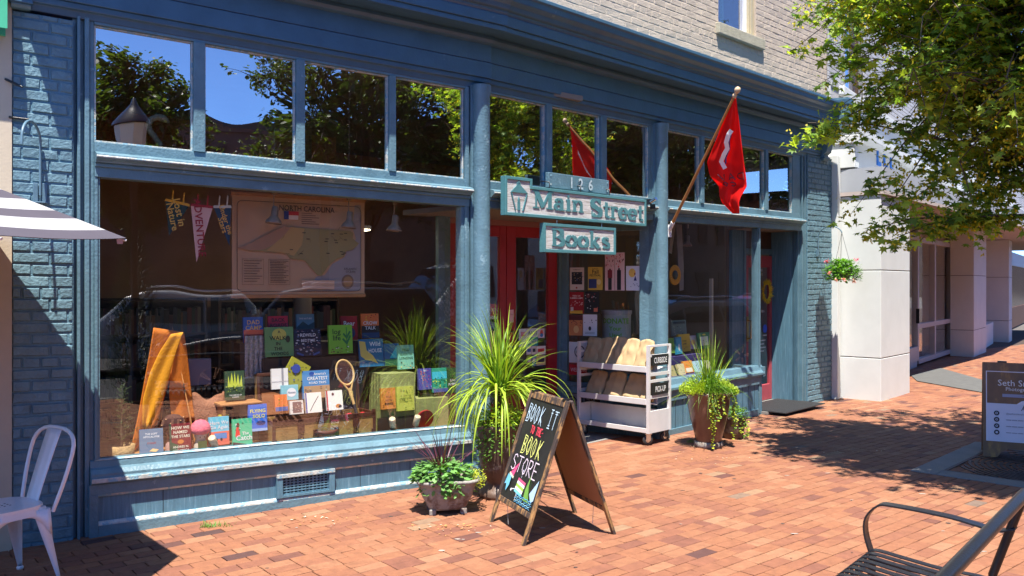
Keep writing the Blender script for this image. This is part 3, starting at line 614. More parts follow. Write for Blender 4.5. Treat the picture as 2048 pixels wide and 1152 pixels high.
def carve(b, txt, x0, z0, hgt, width, y, m):
    tot = sum(G_(c)[1] for c in txt); sx = width / tot; x = x0
    for c in txt:
        st, adv = G_(c)
        for (p, q, w) in st:
            b.k += 1; d = Vector(((q[0]-p[0])*sx, (q[1]-p[1])*hgt)); L_ = d.length
            if L_ < 1e-6: continue
            d /= L_; wx = w * (sx*abs(d.y) + hgt*abs(d.x)); nx, nz = -d.y*wx/2, d.x*wx/2; e = .004
            a = (x+p[0]*sx-d.x*e, z0+p[1]*hgt-d.y*e); c_ = (x+q[0]*sx+d.x*e, z0+q[1]*hgt+d.y*e)
            b.prism([(a[0]-nx,a[1]-nz),(c_[0]-nx,c_[1]-nz),(c_[0]+nx,c_[1]+nz),(a[0]+nx,a[1]+nz)], y-.0045-.0002*(b.k % 20), y, m)
        x += adv * sx
SY = -.17
def SX(px): return B2.U(px, SY)
def SZ_(px, py): return B2.H(px, py, SY)
xa, xb_, xc, xd = SX(1008.5), SX(1063), SX(1291), SX(1063)
za0, za1 = SZ_(1008.5, 430), SZ_(1008.5, 351); zb1 = (SZ_(1066,374)+SZ_(1291,399))/2; 
fr_ = B2
s1o = empty("hanging_sign", B2.flat((xa+xc)/2, SY, za0), R(B2.deg)); tag(s1o, "upper teal edged carved wood sign reading Main Street with a lantern", "sign")
ox = (xa+xc)/2; b = MB(); LF, RT = xa-ox, xc-ox; st = xb_-ox; hb = zb1-za0; ht = za1-za0
b.prism([(LF,0),(RT,0),(RT,hb),(st,hb),(st,ht),(LF,ht)], .0, .045, M_TEAL)
e = .028
b.prism([(LF+e,e),(RT-e,e),(RT-e,hb-e),(st-e,hb-e),(st-e,ht-e),(LF+e,ht-e)], -.004, .0, M_CARV)
for q in ((LF,LF+e,0,ht),(RT-e,RT,0,hb),(LF+e,RT-e,0,e),(st,RT-e,hb-e,hb),(st-e,st,hb-e,ht),(LF+e,st-e,ht-e,ht)): b.box(q[0]+.0002, q[1]-.0002, -.014, -.001, q[2]+.0002, q[3]-.0002, M_TEAL)
b.build("board", s1o, bevel=.003)
b = MB(); wS = RT-e-st
carve(b, "Main", st+.02, .085, hb*.58, wS*.42, -.004, M_TEAL); carve(b, "Street", st+.02+wS*.47, .055, hb*.62, wS*.51, -.004, M_TEAL); b.build("lettering", s1o)
b = MB(); lx = (LF+e+st-e)/2; lw = (st-LF-2*e)/2
b.prism([(lx-lw*.7,ht*.60),(lx+lw*.8,ht*.60),(lx+.012,ht*.82),(lx-.012,ht*.82)], -.012, -.004, M_TEAL)
b.line([(lx-.02,ht*.82),(lx,ht*.9),(lx+.02,ht*.82)], .01, -.005, M_TEAL, .006)
b.line([(lx-lw*.62,ht*.57),(lx-lw*.28,ht*.15)], .012, -.005, M_TEAL, .006); b.line([(lx+lw*.72,ht*.57),(lx+lw*.36,ht*.15)], .012, -.005, M_TEAL, .006)
b.box(lx-.014, lx+.018, -.011, -.004, ht*.15, ht*.36, M_TEAL); b.prism([(lx-.01,ht*.37),(lx+.012,ht*.37),(lx+.014,ht*.42),(lx+.002,ht*.5),(lx-.01,ht*.42)], -.011, -.004, M_TEAL)
b.build("lantern_emblem", s1o)
for x in (-.45, 0, .45): b = MB(); b.tube([(x, .01, hb-.01), (x, .01, hb+.06), (x, .12, hb+.08)], .006, M_BLACK, 6); b.build("hook", s1o)
xe, xf = SX(1086), SX(1230); zc0, zc1 = (SZ_(1088,504)+SZ_(1230,510))/2, (SZ_(1088,447)+SZ_(1230,455))/2
s2o = empty("hanging_sign", B2.flat((xe+xf)/2, SY, zc0), R(B2.deg)); tag(s2o, "small lower teal edged carved wood sign reading Books", "sign")
hw = (xf-xe)/2; h2 = zc1-zc0; b = MB(); b.box(-hw, hw, 0, .045, 0, h2, M_TEAL); b.box(-hw+e, hw-e, -.004, -.0002, e, h2-e, M_CARV)
for q in ((-hw,-hw+e,0,h2),(hw-e,hw,0,h2),(-hw+e,hw-e,0,e),(-hw+e,hw-e,h2-e,h2)): b.box(q[0]+.0002, q[1]-.0002, -.014, -.0005, q[2]+.0002, q[3]-.0002, M_TEAL)
b.build("board", s2o, bevel=.003); b = MB(); carve(b, "Books", -hw+.10, .06, h2*.60, 2*hw-.19, -.004, M_TEAL); b.build("lettering", s2o)
for x in (-hw*.6, hw*.65): b = MB(); b.tube([(x, .02, h2), (x, .02, h2+(za0-zc1)+.01)], .005, M_CHROME, 6); b.build("chain", s2o)
xg, xh_ = B2.U(1097,-.12), B2.U(1218,-.12); zd0, zd1 = (B2.H(1097,376,-.12)+B2.H(1218,388,-.12))/2, (B2.H(1097,346,-.12)+B2.H(1218,359,-.12))/2
n1 = empty("number_plate", B2.flat((xg+xh_)/2, -.12, zd0), R(B2.deg)); tag(n1, "small blue plate with raised house number 126 above the carved signs", "number plate")
hw = (xh_-xg)/2; h3 = zd1-zd0; b = MB(); b.box(-hw, hw, 0, .04, 0, h3, M_BLUE)
for x in (-hw+.03, hw-.03):
    for z in (.03, h3-.03): b.cbox((x,-.004,z), (.012,.008,.012), M_WORN)
b.build("board", n1, bevel=.004)
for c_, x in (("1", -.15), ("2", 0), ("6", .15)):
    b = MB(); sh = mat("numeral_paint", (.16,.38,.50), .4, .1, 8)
    b.text(c_, h3*1.0, x, h3*.5, -.012, mat("highlit_numeral", (.42,.52,.56), .5, .2, 30), off=.025); b.text(c_, h3*1.0, x+.006, h3*.5-.006, -.002, mat("numeral_shadow", (.03,.07,.10), .6), off=.025); o = b.build("numeral", n1)  # pale face paints the highlight, dark offset copy paints the shadow

# flag: angled wooden pole and red cloth hanging from it
fy = -.10
fb = B2.flat(B2.U(1336,-.02), -.03, B2.H(1336, 462, -.02)); ftip_s = (1473, 184)
out = -B2.y; ft = None
Lp = 1.45                              # find the pole head: out from the wall, along it and up
best = None
for i in range(60, 160):
    Yd = 6.0 + i*.03; p_ = Vector(((ftip_s[0]-CX)/F*Yd, Yd, EYE+(HY-ftip_s[1])/F*Yd)); d = (p_-fb).length
    if best is None or abs(d-1.75) < best[0]: best = (abs(d-1.75), p_)
ft = best[1]
M_POLE = mat("varnished_pole", (.45,.20,.06), .4, .15, 8)
fo = tag(empty("flag", fb), "red cloth flag on a varnished wooden pole angled from the blue column", "flag")
b = MB(); dp = ft-fb; b.tube([(0,0,0), tuple(dp*.97)], [.017,.013], M_POLE, 12); b.build("pole", fo)
b = MB(); b.cbox((0,0,.0), (.07,.03,.14), M_WMET, (0,0,R(B2.deg))); b.tube([tuple(-dp.normalized()*.03), tuple(dp.normalized()*.12)], .024, M_WMET, 12); b.build("wall_socket", fo, bevel=.004)
b = MB(); b.M = Matrix.Translation(dp*.97) @ dp.to_track_quat('Z','Y').to_matrix().to_4x4(); b.lathe([(.0,-.01),(.022,-.01),(.024,.02),(.012,.03),(.02,.045),(.031,.065),(.03,.085),(.018,.104),(0,.11)], mat("pale_wood", (.62,.45,.28), .5), n=16); b.build("finial", fo)
# cloth drapes from its hoist edge on the pole; width falls along gravity with folds
M_FLAG = leafmat("red_flag_cloth", (.80, .014, .012), .7, .45, .0)
sx_ = Vector((math.cos(R(10)), math.sin(R(10)), 0))      # spreading direction of the hanging cloth
def onpole(t): return dp * t
NU, NV = 26, 34; top = .955; bot_ = .50
def img(px, py, Y): return Vector(((px-CX)/F*Y, Y, EYE+(HY-py)/F*Y)) - fb
def interp(rows, v):
    for (v0, *a), (v1, *c) in zip(rows[:-1], rows[1:]):
        if v0 <= v <= v1:
            k = (v-v0)/(v1-v0); return [p+(q-p)*k for p, q in zip(a, c)]
Yt, Yb = (fb+dp).y, fb.y
rows = [(0, 1465, 1472, 193), (.2, 1447, 1478, 240), (.4, 1430, 1483, 285), (.6, 1414, 1488, 325), (.72, 1420, 1492, 352), (.85, 1438, 1494, 372), (.93, 1440, 1478, 400), (1, 1466, 1479, 427)]
def cl(v, u):
    l_, r_, y_ = interp(rows, v); px = l_+(r_-l_)*u
    sag = 0
    if v > .55: y_ = y_ - (1-u)*0 
    tY = Yt + (Yb-Yt)*((1-top)+(1-bot_)*0 + min(v,.62)*.72*(1-u*.75))
    fold = .05*math.sin(u*9+v*3)*min(1, v*2.2)*(1-.2*v)
    return px, y_, tY+fold
vs = []; fs = []
for j in range(NV+1):
    v = j/NV
    for i in range(NU+1):
        u = i/NU; px, py, Y = cl(v, u)
        if .45 < v <= .8: py += 0
        vs.append(tuple(img(px, py + (14*(1-u) if v > .6 else 0)*0, Y)))
for j in range(NV):
    for i in range(NU): k = j*(NU+1)+i; fs.append((k, k+1, k+NU+2, k+NU+1))
b = MB(); b.add(vs, fs, M_FLAG, True); cloth = b.build("cloth", fo); so = cloth.modifiers.new("thick", 'SOLIDIFY'); so.thickness = .003
def onflag(pts, m, w=None, bld=None, lift=.012):         # printed marks that follow the folds
    q = []
    for u, v in pts:
        px, py, Y = cl(v, u); q.append(img(px, py, Y-lift-.0006*bld.k))
    bld.k += 1; return q
b = MB(); b.v = []
def fstroke(b, pts, w, m):
    n = []; 
    for i, (u, v) in enumerate(pts):
        px, py, Y = cl(v, u); a = pts[max(i-1,0)]; c = pts[min(i+1,len(pts)-1)]
        p0 = Vector(cl(a[1],a[0])[:2]); p1 = Vector(cl(c[1],c[0])[:2]); d = (p1-p0).normalized(); nx = Vector((-d.y, d.x))*w/2
        n.append((img(px+nx.x, py+nx.y, Y-.014), img(px-nx.x, py-nx.y, Y-.014)))
    vs = [x for p in n for x in p]; b.add([tuple(x) for x in vs], [(2*i,2*i+1,2*i+3,2*i+2) for i in range(len(n)-1)], m)
fstroke(b, [(.58,.29),(.46,.33),(.42,.40),(.50,.46),(.42,.52),(.38,.59),(.46,.655)], 9, flatc(235,235,240)); fstroke(b, [(.58,.33),(.52,.38),(.57,.46),(.49,.55),(.50,.61)], 3, flatc(40,50,120))
MW_ = flatc(95,20,30)
def lt(c_, u0, v0, du, dv):
    g = {'D': [[(0,0),(0,1),(.6,.85),(.8,.5),(.6,.15),(0,0)]], 'A': [[(0,1),(.4,0),(.8,1)],[(.15,.62),(.65,.62)]], 'V': [[(0,0),(.4,1),(.8,0)]], 'C': [[(.75,.15),(.4,0),(0,.3),(0,.7),(.4,1),(.75,.85)]], 'O': [[(.4,0),(0,.5),(.4,1),(.8,.5),(.4,0)]]}[c_]
    for s_ in g: fstroke(b, [(u0-x*du, v0+y*dv) for x, y in s_], 2.2, MW_)
for c_, u0 in (('D', .93), ('A', .66), ('V', .40)): lt(c_, u0, .69+.03*(.9-u0), .22, .075)
for c_, u0 in (('C', .62), ('O', .36)): lt(c_, u0, .80, .20, .05)
b.build("print", fo)
b = MB(); b.cbox((0,0,0), (.03,.10,.06), M_BLACK); b.tube([(0,-.05,0),(0,-.12,.03)], .02, M_CHROME, 8); b.cbox((.02,-.06,-.05), (.03,.05,.05), M_BLACK)
o = b.build("camera_bracket", None, loc=B2.flat(B2.U(1297,-.12), -.10, B2.H(1297,404,-.12)), rot=R(B2.deg)); tag(o, "small black metal clamp at the right end of the Main Street sign", "bracket")
# ---------------------------------------------------------------- plant hooks and hanging basket
def arc3(c, rx, rz, a0, a1, ax, n=14): return [Vector(c)+Vector(ax)*(rx*math.cos(R(a0+(a1-a0)*i/n)))+Vector((0,0,rz*math.sin(R(a0+(a1-a0)*i/n)))) for i in range(n+1)]
hx = U1(79); hz0, hz1 = B1.H(79,398), B1.H(79,262)
h1 = tag(empty("plant_hook", B1.flat(hx, -.03, hz0)), "empty grey swan neck hook on the left brick pilaster", "hook")
b = MB(Frame(0,0,B1.deg)); M_HOOK = mat("blue_grey_iron", (.10,.18,.24), .4, .2, 20)
pts = [Vector((0,-.012,.02)), Vector((0,-.012,.22))]+arc3((0,-.16,.34), .148, .13, 0, 175, (0,1,0)) + [Vector((0,-.31,.30))]
pts = [Vector((p.x-.45*max(0, -p.y-.02), p.y, p.z)) for p in pts]
b.tube(pts, .0085, M_HOOK, 10); b.build("arm", h1); b = MB(Frame(0,0,B1.deg)); b.box(-.04,-.012,-.012,.015,-.02,.10,M_HOOK); b.box(.012,.04,-.012,.015,-.02,.10,M_HOOK); b.box(-.045,.045,-.02,.015,-.03,-.02,M_HOOK); b.build("wall_plate", h1, bevel=.003)
hx = B2.U(1631); hz = B2.H(1631, 508)
h2_ = tag(empty("plant_hook", B2.flat(hx, -.03, hz)), "grey swan neck hook on the right brick pilaster carrying the flower basket", "hook")
b = MB(Frame(0,0,B2.deg)); b.tube([Vector((0,-.012,-.02)), Vector((0,-.012,.20))]+arc3((0,-.19,.24), .178, .15, 0, 160, (0,1,0)), .008, M_HOOK, 10); b.build("arm", h2_)
b = MB(Frame(0,0,B2.deg)); b.box(-.03,.03,-.012,.015,-.04,.06,M_HOOK); b.build("wall_plate", h2_, bevel=.003)
# ---------------------------------------------------------------- things standing on the pavement
def spread(rng, a, b): return a + (b-a)*rng.random()
# umbrella
tipx = Vector((-2.08, 4.58, 1.945)); uc = tipx + Vector((-.94*1.36, -.34*1.36, 0)); apex = Vector((uc.x, uc.y, 2.50)); RU = 1.36; a_tip = math.atan2(.34, .94)
um = tag(empty("patio_umbrella", (uc.x, uc.y, 0)), "grey and white striped patio umbrella over the metal chair", "umbrella")
M_US = mat("umbrella_grey", (.07,.06,.08), .75, .06, 6); M_UW = mat("umbrella_white", (.36,.36,.37), .75, .04, 6); M_UP = mat("umbrella_hem_pink", (.5,.28,.25), .7)
b = MB(); bands = [0,.12,.22,.30,.40,.48,.57,.65,.75,.823,.925,1.0]
def rimpt(k):
    a = a_tip + k*math.pi/4; p = uc + Vector((math.cos(a), math.sin(a), 0))*RU
    p.z = 1.945 + {0:0,1:.07,2:.075,3:.06,4:.02,5:-.03,6:-.05,7:-.045}[k % 8]; return p
for k in range(8):
    p0, p1 = rimpt(k), rimpt(k+1)
    for i in range(11):
        m = M_UW if i % 2 else M_US; r0, r1 = bands[i], bands[i+1]; n = 6; vs = []
        for r_ in (r0, r1):
            for j in range(n+1):
                t = j/n; e_ = p0.lerp(p1, t); q = apex.lerp(e_, r_); q.z -= .010*math.sin(math.pi*t)*r_ ; q = q + (apex-q)*0; vs.append(tuple(q-uc.xy.to_3d()))
        b.add(vs, [(j, j+1, n+2+j, n+1+j) for j in range(n)], m, False)
cn = b.build("canopy", um); so = cn.modifiers.new("t", 'SOLIDIFY'); so.thickness = .003
for k in range(8):
    p0 = rimpt(k); b = MB(); b.tube([tuple(apex-Vector((uc.x,uc.y,.03))), tuple(p0-Vector((uc.x,uc.y,.012)))], .007, M_WMET, 6); b.build("rib", um)
b = MB(); q = rimpt(0)-Vector((uc.x,uc.y,0)); d_ = (rimpt(7)-rimpt(0)).normalized(); b.add([tuple(q+d_*.03-Vector((0,0,.005))), tuple(q+d_*.10-Vector((0,0,.005))), tuple(q+d_*.095-Vector((0,0,.03))), tuple(q+d_*.035-Vector((0,0,.03)))], [(0,1,2,3)], M_UP); b.build("rib_pocket", um)
b = MB(); b.tube([(0,0,.0),(0,0,2.5)], .019, M_WMET, 12); b.lathe([(.25,0),(.25,.04),(.05,.07),(.035,.3),(0,.3)], M_BLACK); b.build("pole", um)
# chair
n_, f_ = Vector((-2.60, 4.85, 0)), Vector((-2.93, 5.06, 0)); cc = (n_+f_)/2; wdir = (n_-f_).normalized(); face = Vector((-wdir.y, wdir.x, 0)); face = face if face.x < 0 else -face
cang = math.atan2(face.y, face.x) - math.pi/2      # local +y = forward
ch = tag(empty("metal_chair", (cc.x+face.x*.20, cc.y+face.y*.20, 0), cang), "white curved metal chair in front of the left pilaster", "chair")
hw, sw = .20, .165
b = MB(); sp = []
for i in range(28):
    a = 2*math.pi*i/28; c_, s_ = math.cos(a), math.sin(a); k = (abs(c_)**3.2+abs(s_)**3.2)**(-1/3.2); sp.append((c_*k*.185, s_*k*.18))
b.slab(sp, .435, .452, M_WMET)
for i in range(28):
    j = (i+1) % 28; p, q = sp[i], sp[j]; b.add([(p[0],p[1],.435),(q[0],q[1],.435),(q[0]*1.03,q[1]*1.03,.40),(p[0]*1.03,p[1]*1.03,.40)], [(0,1,2,3)], M_WMET, True)
for x in (-.03,0,.03):
    for y in (-.03,0,.03): b.cbox((x,y,.4525), (.010,.010,.001), M_DARK)
b.build("seat", ch, bevel=.004)
for sx__ in (-1,1):
    for sy in (-1,1):
        b = MB(); t0 = Vector((sx__*.165, sy*.155, .44)); t1 = Vector((sx__*.215, sy*.215, .012)); up_ = []
        n = 10; vs = []
        for i in range(n+1):
            t = i/n; c = t0.lerp(t1, t); w = .062*(1-t)+.016; 
            vs += [tuple(c+Vector((-sx__*w,0,0))), tuple(c), tuple(c+Vector((0,-sy*w,0)))]
        fs = []
        for i in range(n): fs += [(3*i,3*i+1,3*i+4,3*i+3),(3*i+1,3*i+2,3*i+5,3*i+4)]
        b.add(vs, fs, M_WMET, True); b.lathe([(0,0),(.016,0),(.018,.012),(.012,.02)], M_WMET, (t1.x-sx__*.008, t1.y-sy*.008, 0), 12)
        o = b.build("leg", ch); q = o.modifiers.new("t", 'SOLIDIFY'); q.thickness = .004; q.offset = 0
for ax_ in range(4):                                    # arched skirts between the legs
    b = MB(); vs = []; n = 16; R_ = Matrix.Rotation(ax_*math.pi/2, 4, 'Z')
    for i in range(n+1):
        t = i/n*2-1; x = t*.175; z = .40 - .15*abs(t)**3.; vs += [tuple(R_@Vector((x,-.178,.425))), tuple(R_@Vector((x*1.06,-.186,z)))]
    b.add(vs, [(2*i,2*i+1,2*i+3,2*i+2) for i in range(n)], M_WMET, True); o = b.build("skirt", ch); q = o.modifiers.new("t", 'SOLIDIFY'); q.thickness = .003
b = MB(); pts = []
for i in range(31):
    t = i/30; a = math.pi*t
    if t < .3: k = t/.3; x = -.168-.05*math.sin(k*math.pi/2); z = .40+.32*k; 
    elif t > .7: k = (1-t)/.3; x = .168+.05*math.sin(k*math.pi/2); z = .40+.32*k
    else: k = (t-.3)/.4; a = math.pi*(1-k); x = .218*math.copysign(abs(math.cos(a))**.75, math.cos(a)); z = .72+.13*math.sin(a)**.8 if math.sin(a) > 0 else .72
    y = -.165-.12*(z-.40)/.45 - .03; pts.append((x, y, z))
b.tube(pts, .0115, M_WMET, 10); b.build("back_frame", ch)
b = MB(); vs = []; n = 10
for i in range(n+1):
    t = i/n; z = .43+.41*t; w = .062-.0*t; y = -.185-.115*t**1.1 + (.02*(1-t)); vs += [(-w-.012*t, y, z), (-w*.3, y-.006, z), (w*.3, y-.006, z), (w+.012*t, y, z)]
fs = []
for i in range(n):
    for j in range(3): fs.append((4*i+j,4*i+j+1,4*i+5+j,4*i+4+j))
b.add(vs, fs, M_WMET, True); o = b.build("backrest", ch); q = o.modifiers.new("t", 'SOLIDIFY'); q.thickness = .004

# bench, near right corner
bang = R(50.); bx_ = Vector((math.cos(bang), math.sin(bang), 0)); by_ = Vector((math.sin(bang), -math.cos(bang), 0))    # by_ towards the backrest
barm = G(1745, 1098, .43)
bn = tag(empty("park_bench", (barm.x, barm.y, 0), bang), "black steel strap bench in the near right corner", "bench")
# local: x along the bench (end arm at x=0, bench runs to -x), y = -by_ ; so the back is at -y
LB = 1.55
def arcp(c, r, a0, a1, n, x): return [(x, c[0]+r*math.cos(R(a0+(a1-a0)*i/n)), c[1]+r*math.sin(R(a0+(a1-a0)*i/n))) for i in range(n+1)]
slat = [(.015,.36),(.02,.40),(.0,.43),(-.04,.442),(-.16,.43),(-.32,.415),(-.46,.415),(-.50,.405),(-.52,.38)]
def strip(b, pts, w, th, x, m):
    vs = []; n = len(pts)
    for i, (y, z) in enumerate(pts):
        p0 = pts[max(i-1,0)]; p1 = pts[min(i+1,n-1)]; d = Vector((p1[0]-p0[0], p1[1]-p0[1])).normalized(); nn = Vector((-d.y, d.x))*th/2
        for sx2, s2 in ((-1,-1),(1,-1),(1,1),(-1,1)): vs.append((x+sx2*w/2, y+nn.x*s2, z+nn.y*s2))
    fs = []
    for i in range(n-1):
        for k in range(4): fs.append((4*i+k, 4*i+(k+1) % 4, 4*i+4+(k+1) % 4, 4*i+4+k))
    fs += [(3,2,1,0), tuple(4*(n-1)+k for k in range(4))]; b.add(vs, fs, m)
def smooth(pts, n=4):
    o = []
    for i in range(len(pts)-1):
        p0, p1, p2, p3 = [Vector(pts[max(0,min(len(pts)-1,j))]) for j in (i-1,i,i+1,i+2)]
        for k in range(n):
            t = k/n; o.append(tuple(.5*((2*p1)+(p2-p0)*t+(2*p0-5*p1+4*p2-p3)*t*t+(3*p1-p0-3*p2+p3)*t**3)))
    return o+[tuple(pts[-1])]
sl_ = smooth(slat, 3)
for i in range(23):
    b = MB(); strip(b, sl_, .038, .006, -.045-i*.064, M_BLACK); b.build("slat", bn, bevel=.0015)
b = MB(); b.tube([(.03,-.63,.79),(-LB-.03,-.63,.79)], .025, M_BLACK, 18); b.build("top_rail", bn)
for x in (0, -LB):
    b = MB(); arm = smooth([(.0,.40),(.03,.50),(.025,.58),(-.03,.645),(-.10,.655),(-.34,.645),(-.52,.62),(-.60,.64)], 4); strip(b, arm, .06, .009, x, M_BLACK); b.build("armrest", bn, bevel=.002)
    b = MB(); b.tube([(x,-.63,.79),(x,-.51,.42),(x,-.60,.02)], .019, M_BLACK, 10); b.tube([(x,.0,.40),(x,.02,.02)], .019, M_BLACK, 10); b.tube([(x,.0,.37),(x,-.51,.37)], .014, M_BLACK, 8)
    b.build("leg_frame", bn)
b = MB(); b.tube([(0,.01,.365),(-LB,.01,.365)], .014, M_BLACK, 8); b.tube([(0,-.50,.40),(-LB,-.50,.40)], .014, M_BLACK, 8); b.build("seat_rail", bn)

# chalkboard
LFp, RFp, RRp, RLp = G(990,1052), G(1065,1107), G(1222,1055), G(1125,1016)
M_AW = mat("worn_sign_wood", (.36,.20,.075), .7, .3, 14, .3, 60, stretch=(1,1,.3), col2=(.05,.035,.03), c2s=18, c2lo=.42, c2hi=.52)
M_CB = mat("chalkboard_black", (.018,.018,.018), .45, .3, 6); M_HB = mat("hardboard_back", (.36,.17,.075), .7, .06, 6)
cen = (LFp+RFp+RRp+RLp)/4; wv = (RFp-LFp); wv.z = 0; ww = (wv.length+(RRp-RLp).length)/2; wv.normalize(); wang = math.atan2(wv.y, wv.x)
af = tag(empty("chalkboard_sign", (cen.x, cen.y, 0), wang), "wooden folding chalkboard with hand lettering reading book it to the book store", "sandwich board")
nvw = Vector((wv.y, -wv.x, 0)); hsp = .5*abs(((RRp+RLp)/2-(LFp+RFp)/2).dot(nvw)); HB = .925; hw = ww/2
tilt = math.atan2(hsp-.02, HB); LL = math.hypot(hsp-.02, HB)
def board(name, sgn, back):
    o = empty(name, (0, -sgn*hsp, 0), Euler((-sgn*tilt, 0, 0 if sgn > 0 else 0))); o.parent = af; return o
def chalk(sgn):
    b = MB(); s_ = .038; th = .022; y0, y1 = (-.0, th)
    if sgn < 0: y0, y1 = -th, 0
    for x0, x1 in ((-hw, -hw+s_), (hw-s_, hw)): b.box(x0, x1, y0, y1, 0, LL, M_AW)
    b.box(-hw+s_, hw-s_, y0+.0015, y1-.0015, LL-s_*1.3, LL-.001, M_AW); b.box(-hw+s_, hw-s_, y0+.0015, y1-.0015, .17, .17+s_, M_AW)
    M_ = Matrix.Translation((0, -sgn*hsp, 0)) @ Matrix.Rotation(-sgn*tilt, 4, 'X')
    o = b.build("frame", None, bevel=.004); o.parent = af; o.matrix_local = M_
    p = MB(); p.box(-hw+s_-.003, hw-s_+.003, y0+.008, y1-.008, .17+s_-.003, LL-s_*1.3+.003, M_CB if sgn > 0 else M_HB)
    if sgn > 0: p.box(-hw+s_-.002, hw-s_+.002, y1-.007, y1-.005, .22, LL-.06, M_HB)
    q = p.build("panel", None); q.parent = af; q.matrix_local = M_
    return M_
Mf = chalk(1); chalk(-1)
for x in (-hw+.06, hw-.06): b = MB(); b.cbox((x, 0, HB+.0), (.035, .05, .012), M_BLACK); b.build("hinge", af)
b = MB(); b.tube([(-hw*.4, -hsp*.8, .18), (-hw*.4, -hsp*.78, .02)], .002, M_WORN, 5); b.build("cord", af); b = MB(); b.tube([(hw*.35, hsp*.8, .18), (hw*.35, hsp*.78, .03)], .002, M_WORN, 5); b.build("cord", af)
cb = MB(); yb = .0075; W2 = hw-.05; z1 = LL-.07
cw = lambda r, g_, b_: flatc(r, g_, b_)
def hand(txt, x0, x1, z0, h, w, m, bold=False):
    GL_ = {'B': [[(0,0),(0,1),(.5,.95),(.6,.75),(.45,.55),(.05,.52)],[(.05,.52),(.6,.45),(.7,.2),(.5,.02),(0,0)]], 'O': [[(.35,0),(.05,.25),(0,.6),(.3,1),(.6,.9),(.7,.45),(.55,.08),(.35,0)]],
      'K': [[(0,0),(.02,1)],[(.6,1),(.05,.45),(.65,0)]], 'I': [[(.1,1),(.6,1)],[(.35,1),(.35,0)],[(.1,0),(.6,0)]], 'T': [[(0,1),(.75,1)],[(.38,1),(.36,0)]], 'H': [[(0,0),(0,1)],[(.6,0),(.6,1)],[(0,.5),(.6,.5)]],
      'E': [[(.6,1),(0,1),(0,0),(.6,0)],[(0,.52),(.5,.52)]], 'S': [[(.62,.85),(.4,1),(.1,.92),(.05,.65),(.6,.4),(.58,.12),(.3,0),(0,.12)]], 'R': [[(0,0),(0,1),(.5,.97),(.62,.75),(.45,.52),(.05,.5),(.65,0)]]}
    n = len(txt); adv = (x1-x0)/n
    for i, c in enumerate(txt):
        if c == ' ': continue
        for st in GL_[c]:
            jit = rnd.uniform(-.03,.03)
            cb.line([(x0+i*adv+px*adv, z0+(pz+jit)*h) for px, pz in st], w, yb, m)
            if bold: cb.line([(x0+i*adv+px*adv*.7+adv*.1, z0+(.15+pz*.7)*h) for px, pz in st], w*.8, yb, m)
hand("BOOK IT", -W2+.02, W2-.005, z1-.145, .125, .006, cw(190,215,240), True)
hand("TO THE", -.10, .10, z1-.215, .05, .008, cw(235,70,90)); hand("BOOK", -W2+.10, W2-.09, z1-.37, .13, .006, cw(225,235,130), True); hand("STORE", -W2+.03, W2-.03, z1-.50, .11, .007, cw(235,215,240))
zb = .235
cb.flat([(-W2+.02,zb+.06),(-W2+.05,zb+.07),(-W2+.07,zb+.02),(-W2+.10,zb+.07),(-W2+.10,zb+.13),(-W2+.04,zb+.14)], yb, cw(110,185,215)); cb.flat([(-W2+.04,zb+.15),(-W2+.10,zb+.13),(-W2+.14,zb+.24),(-W2+.09,zb+.20)], yb, cw(225,80,130)); cb.line([(-W2+.035,zb+.145),(-W2+.105,zb+.125)], .015, yb, cw(240,225,190))
for i, c in enumerate(((120,200,225),(245,240,225),(150,190,80),(245,240,225),(225,90,130))): cb.flat([(-.08+i*.004,zb+.045+i*.02),(.05+i*.004,zb+.03+i*.02),(.05+i*.004,zb+.05+i*.02),(-.08+i*.004,zb+.065+i*.02)], yb, cw(*c))
cb.line([(-.03,zb+.04),(-.03,zb-.01)], .005, yb, cw(235,235,240)); cb.line([(-.08,zb+.06),(-.13,zb+.05)], .006, yb, cw(235,235,240)); cb.disc(-.13, zb+.045, .01, .01, yb, cw(235,235,240)); cb.disc(-.02, zb+.20, .008, .008, yb, cw(200,200,220)); cb.line([(-.02,zb+.19),(-.02,zb+.15)], .004, yb, cw(200,200,220))
cb.flat([(.10,zb+.02),(.19,zb+.02),(.13,zb+.12),(.12,zb+.20),(.09,zb+.09)], yb, cw(110,160,70)); cb.flat([(.17,zb+.08),(W2-.01,zb+.19),(W2-.01,zb+.05),(.22,zb+.03)], yb, cw(165,195,220))
cb.line([(.15,zb+.18),(.155,zb+.02)], .003, yb, cw(60,110,50))
for r_ in range(5): cb.line([(-.02+i*.026, zb-.015+r_*.012+(.007 if (i+r_) % 2 else 0)) for i in range(int((W2)/.026)+1)], .004, yb, cw(150,215,235) if r_ % 2 else cw(90,170,215))
o = cb.build("chalk_drawing", None); o.parent = af; o.matrix_local = Mf

# second sandwich sign on the grate
sg = tag(empty("photographer_sign", (4.93, 8.22, 0), R(-27)), "brown and white photographer's sandwich board standing on the tree grate", "sandwich board")
M_ST = mat("stained_ply", (.20,.10,.03), .45, .4, 5, .1, 30, stretch=(1,1,.4), col2=(.40,.20,.03), c2s=5)
b = MB(); w2 = .33; b.M = Matrix.Rotation(-.10, 4, 'X'); b.prism([(-w2,0),(-w2+.12,0),(-w2+.16,.06),(-w2+.22,.09),(w2-.22,.09),(w2-.16,.06),(w2-.12,0),(w2,0),(w2,.93),(-w2,.93)], 0, .018, M_ST); b.build("front_board", sg, bevel=.004)
b = MB(); b.M = Matrix.Translation((0,.36,0)) @ Matrix.Rotation(.22, 4, 'X'); b.prism([(-w2,0),(-w2+.12,0),(-w2+.2,.09),(w2-.2,.09),(w2-.12,0),(w2,0),(w2,.93),(-w2,.93)], 0, .018, M_ST); b.build("rear_board", sg, bevel=.004)
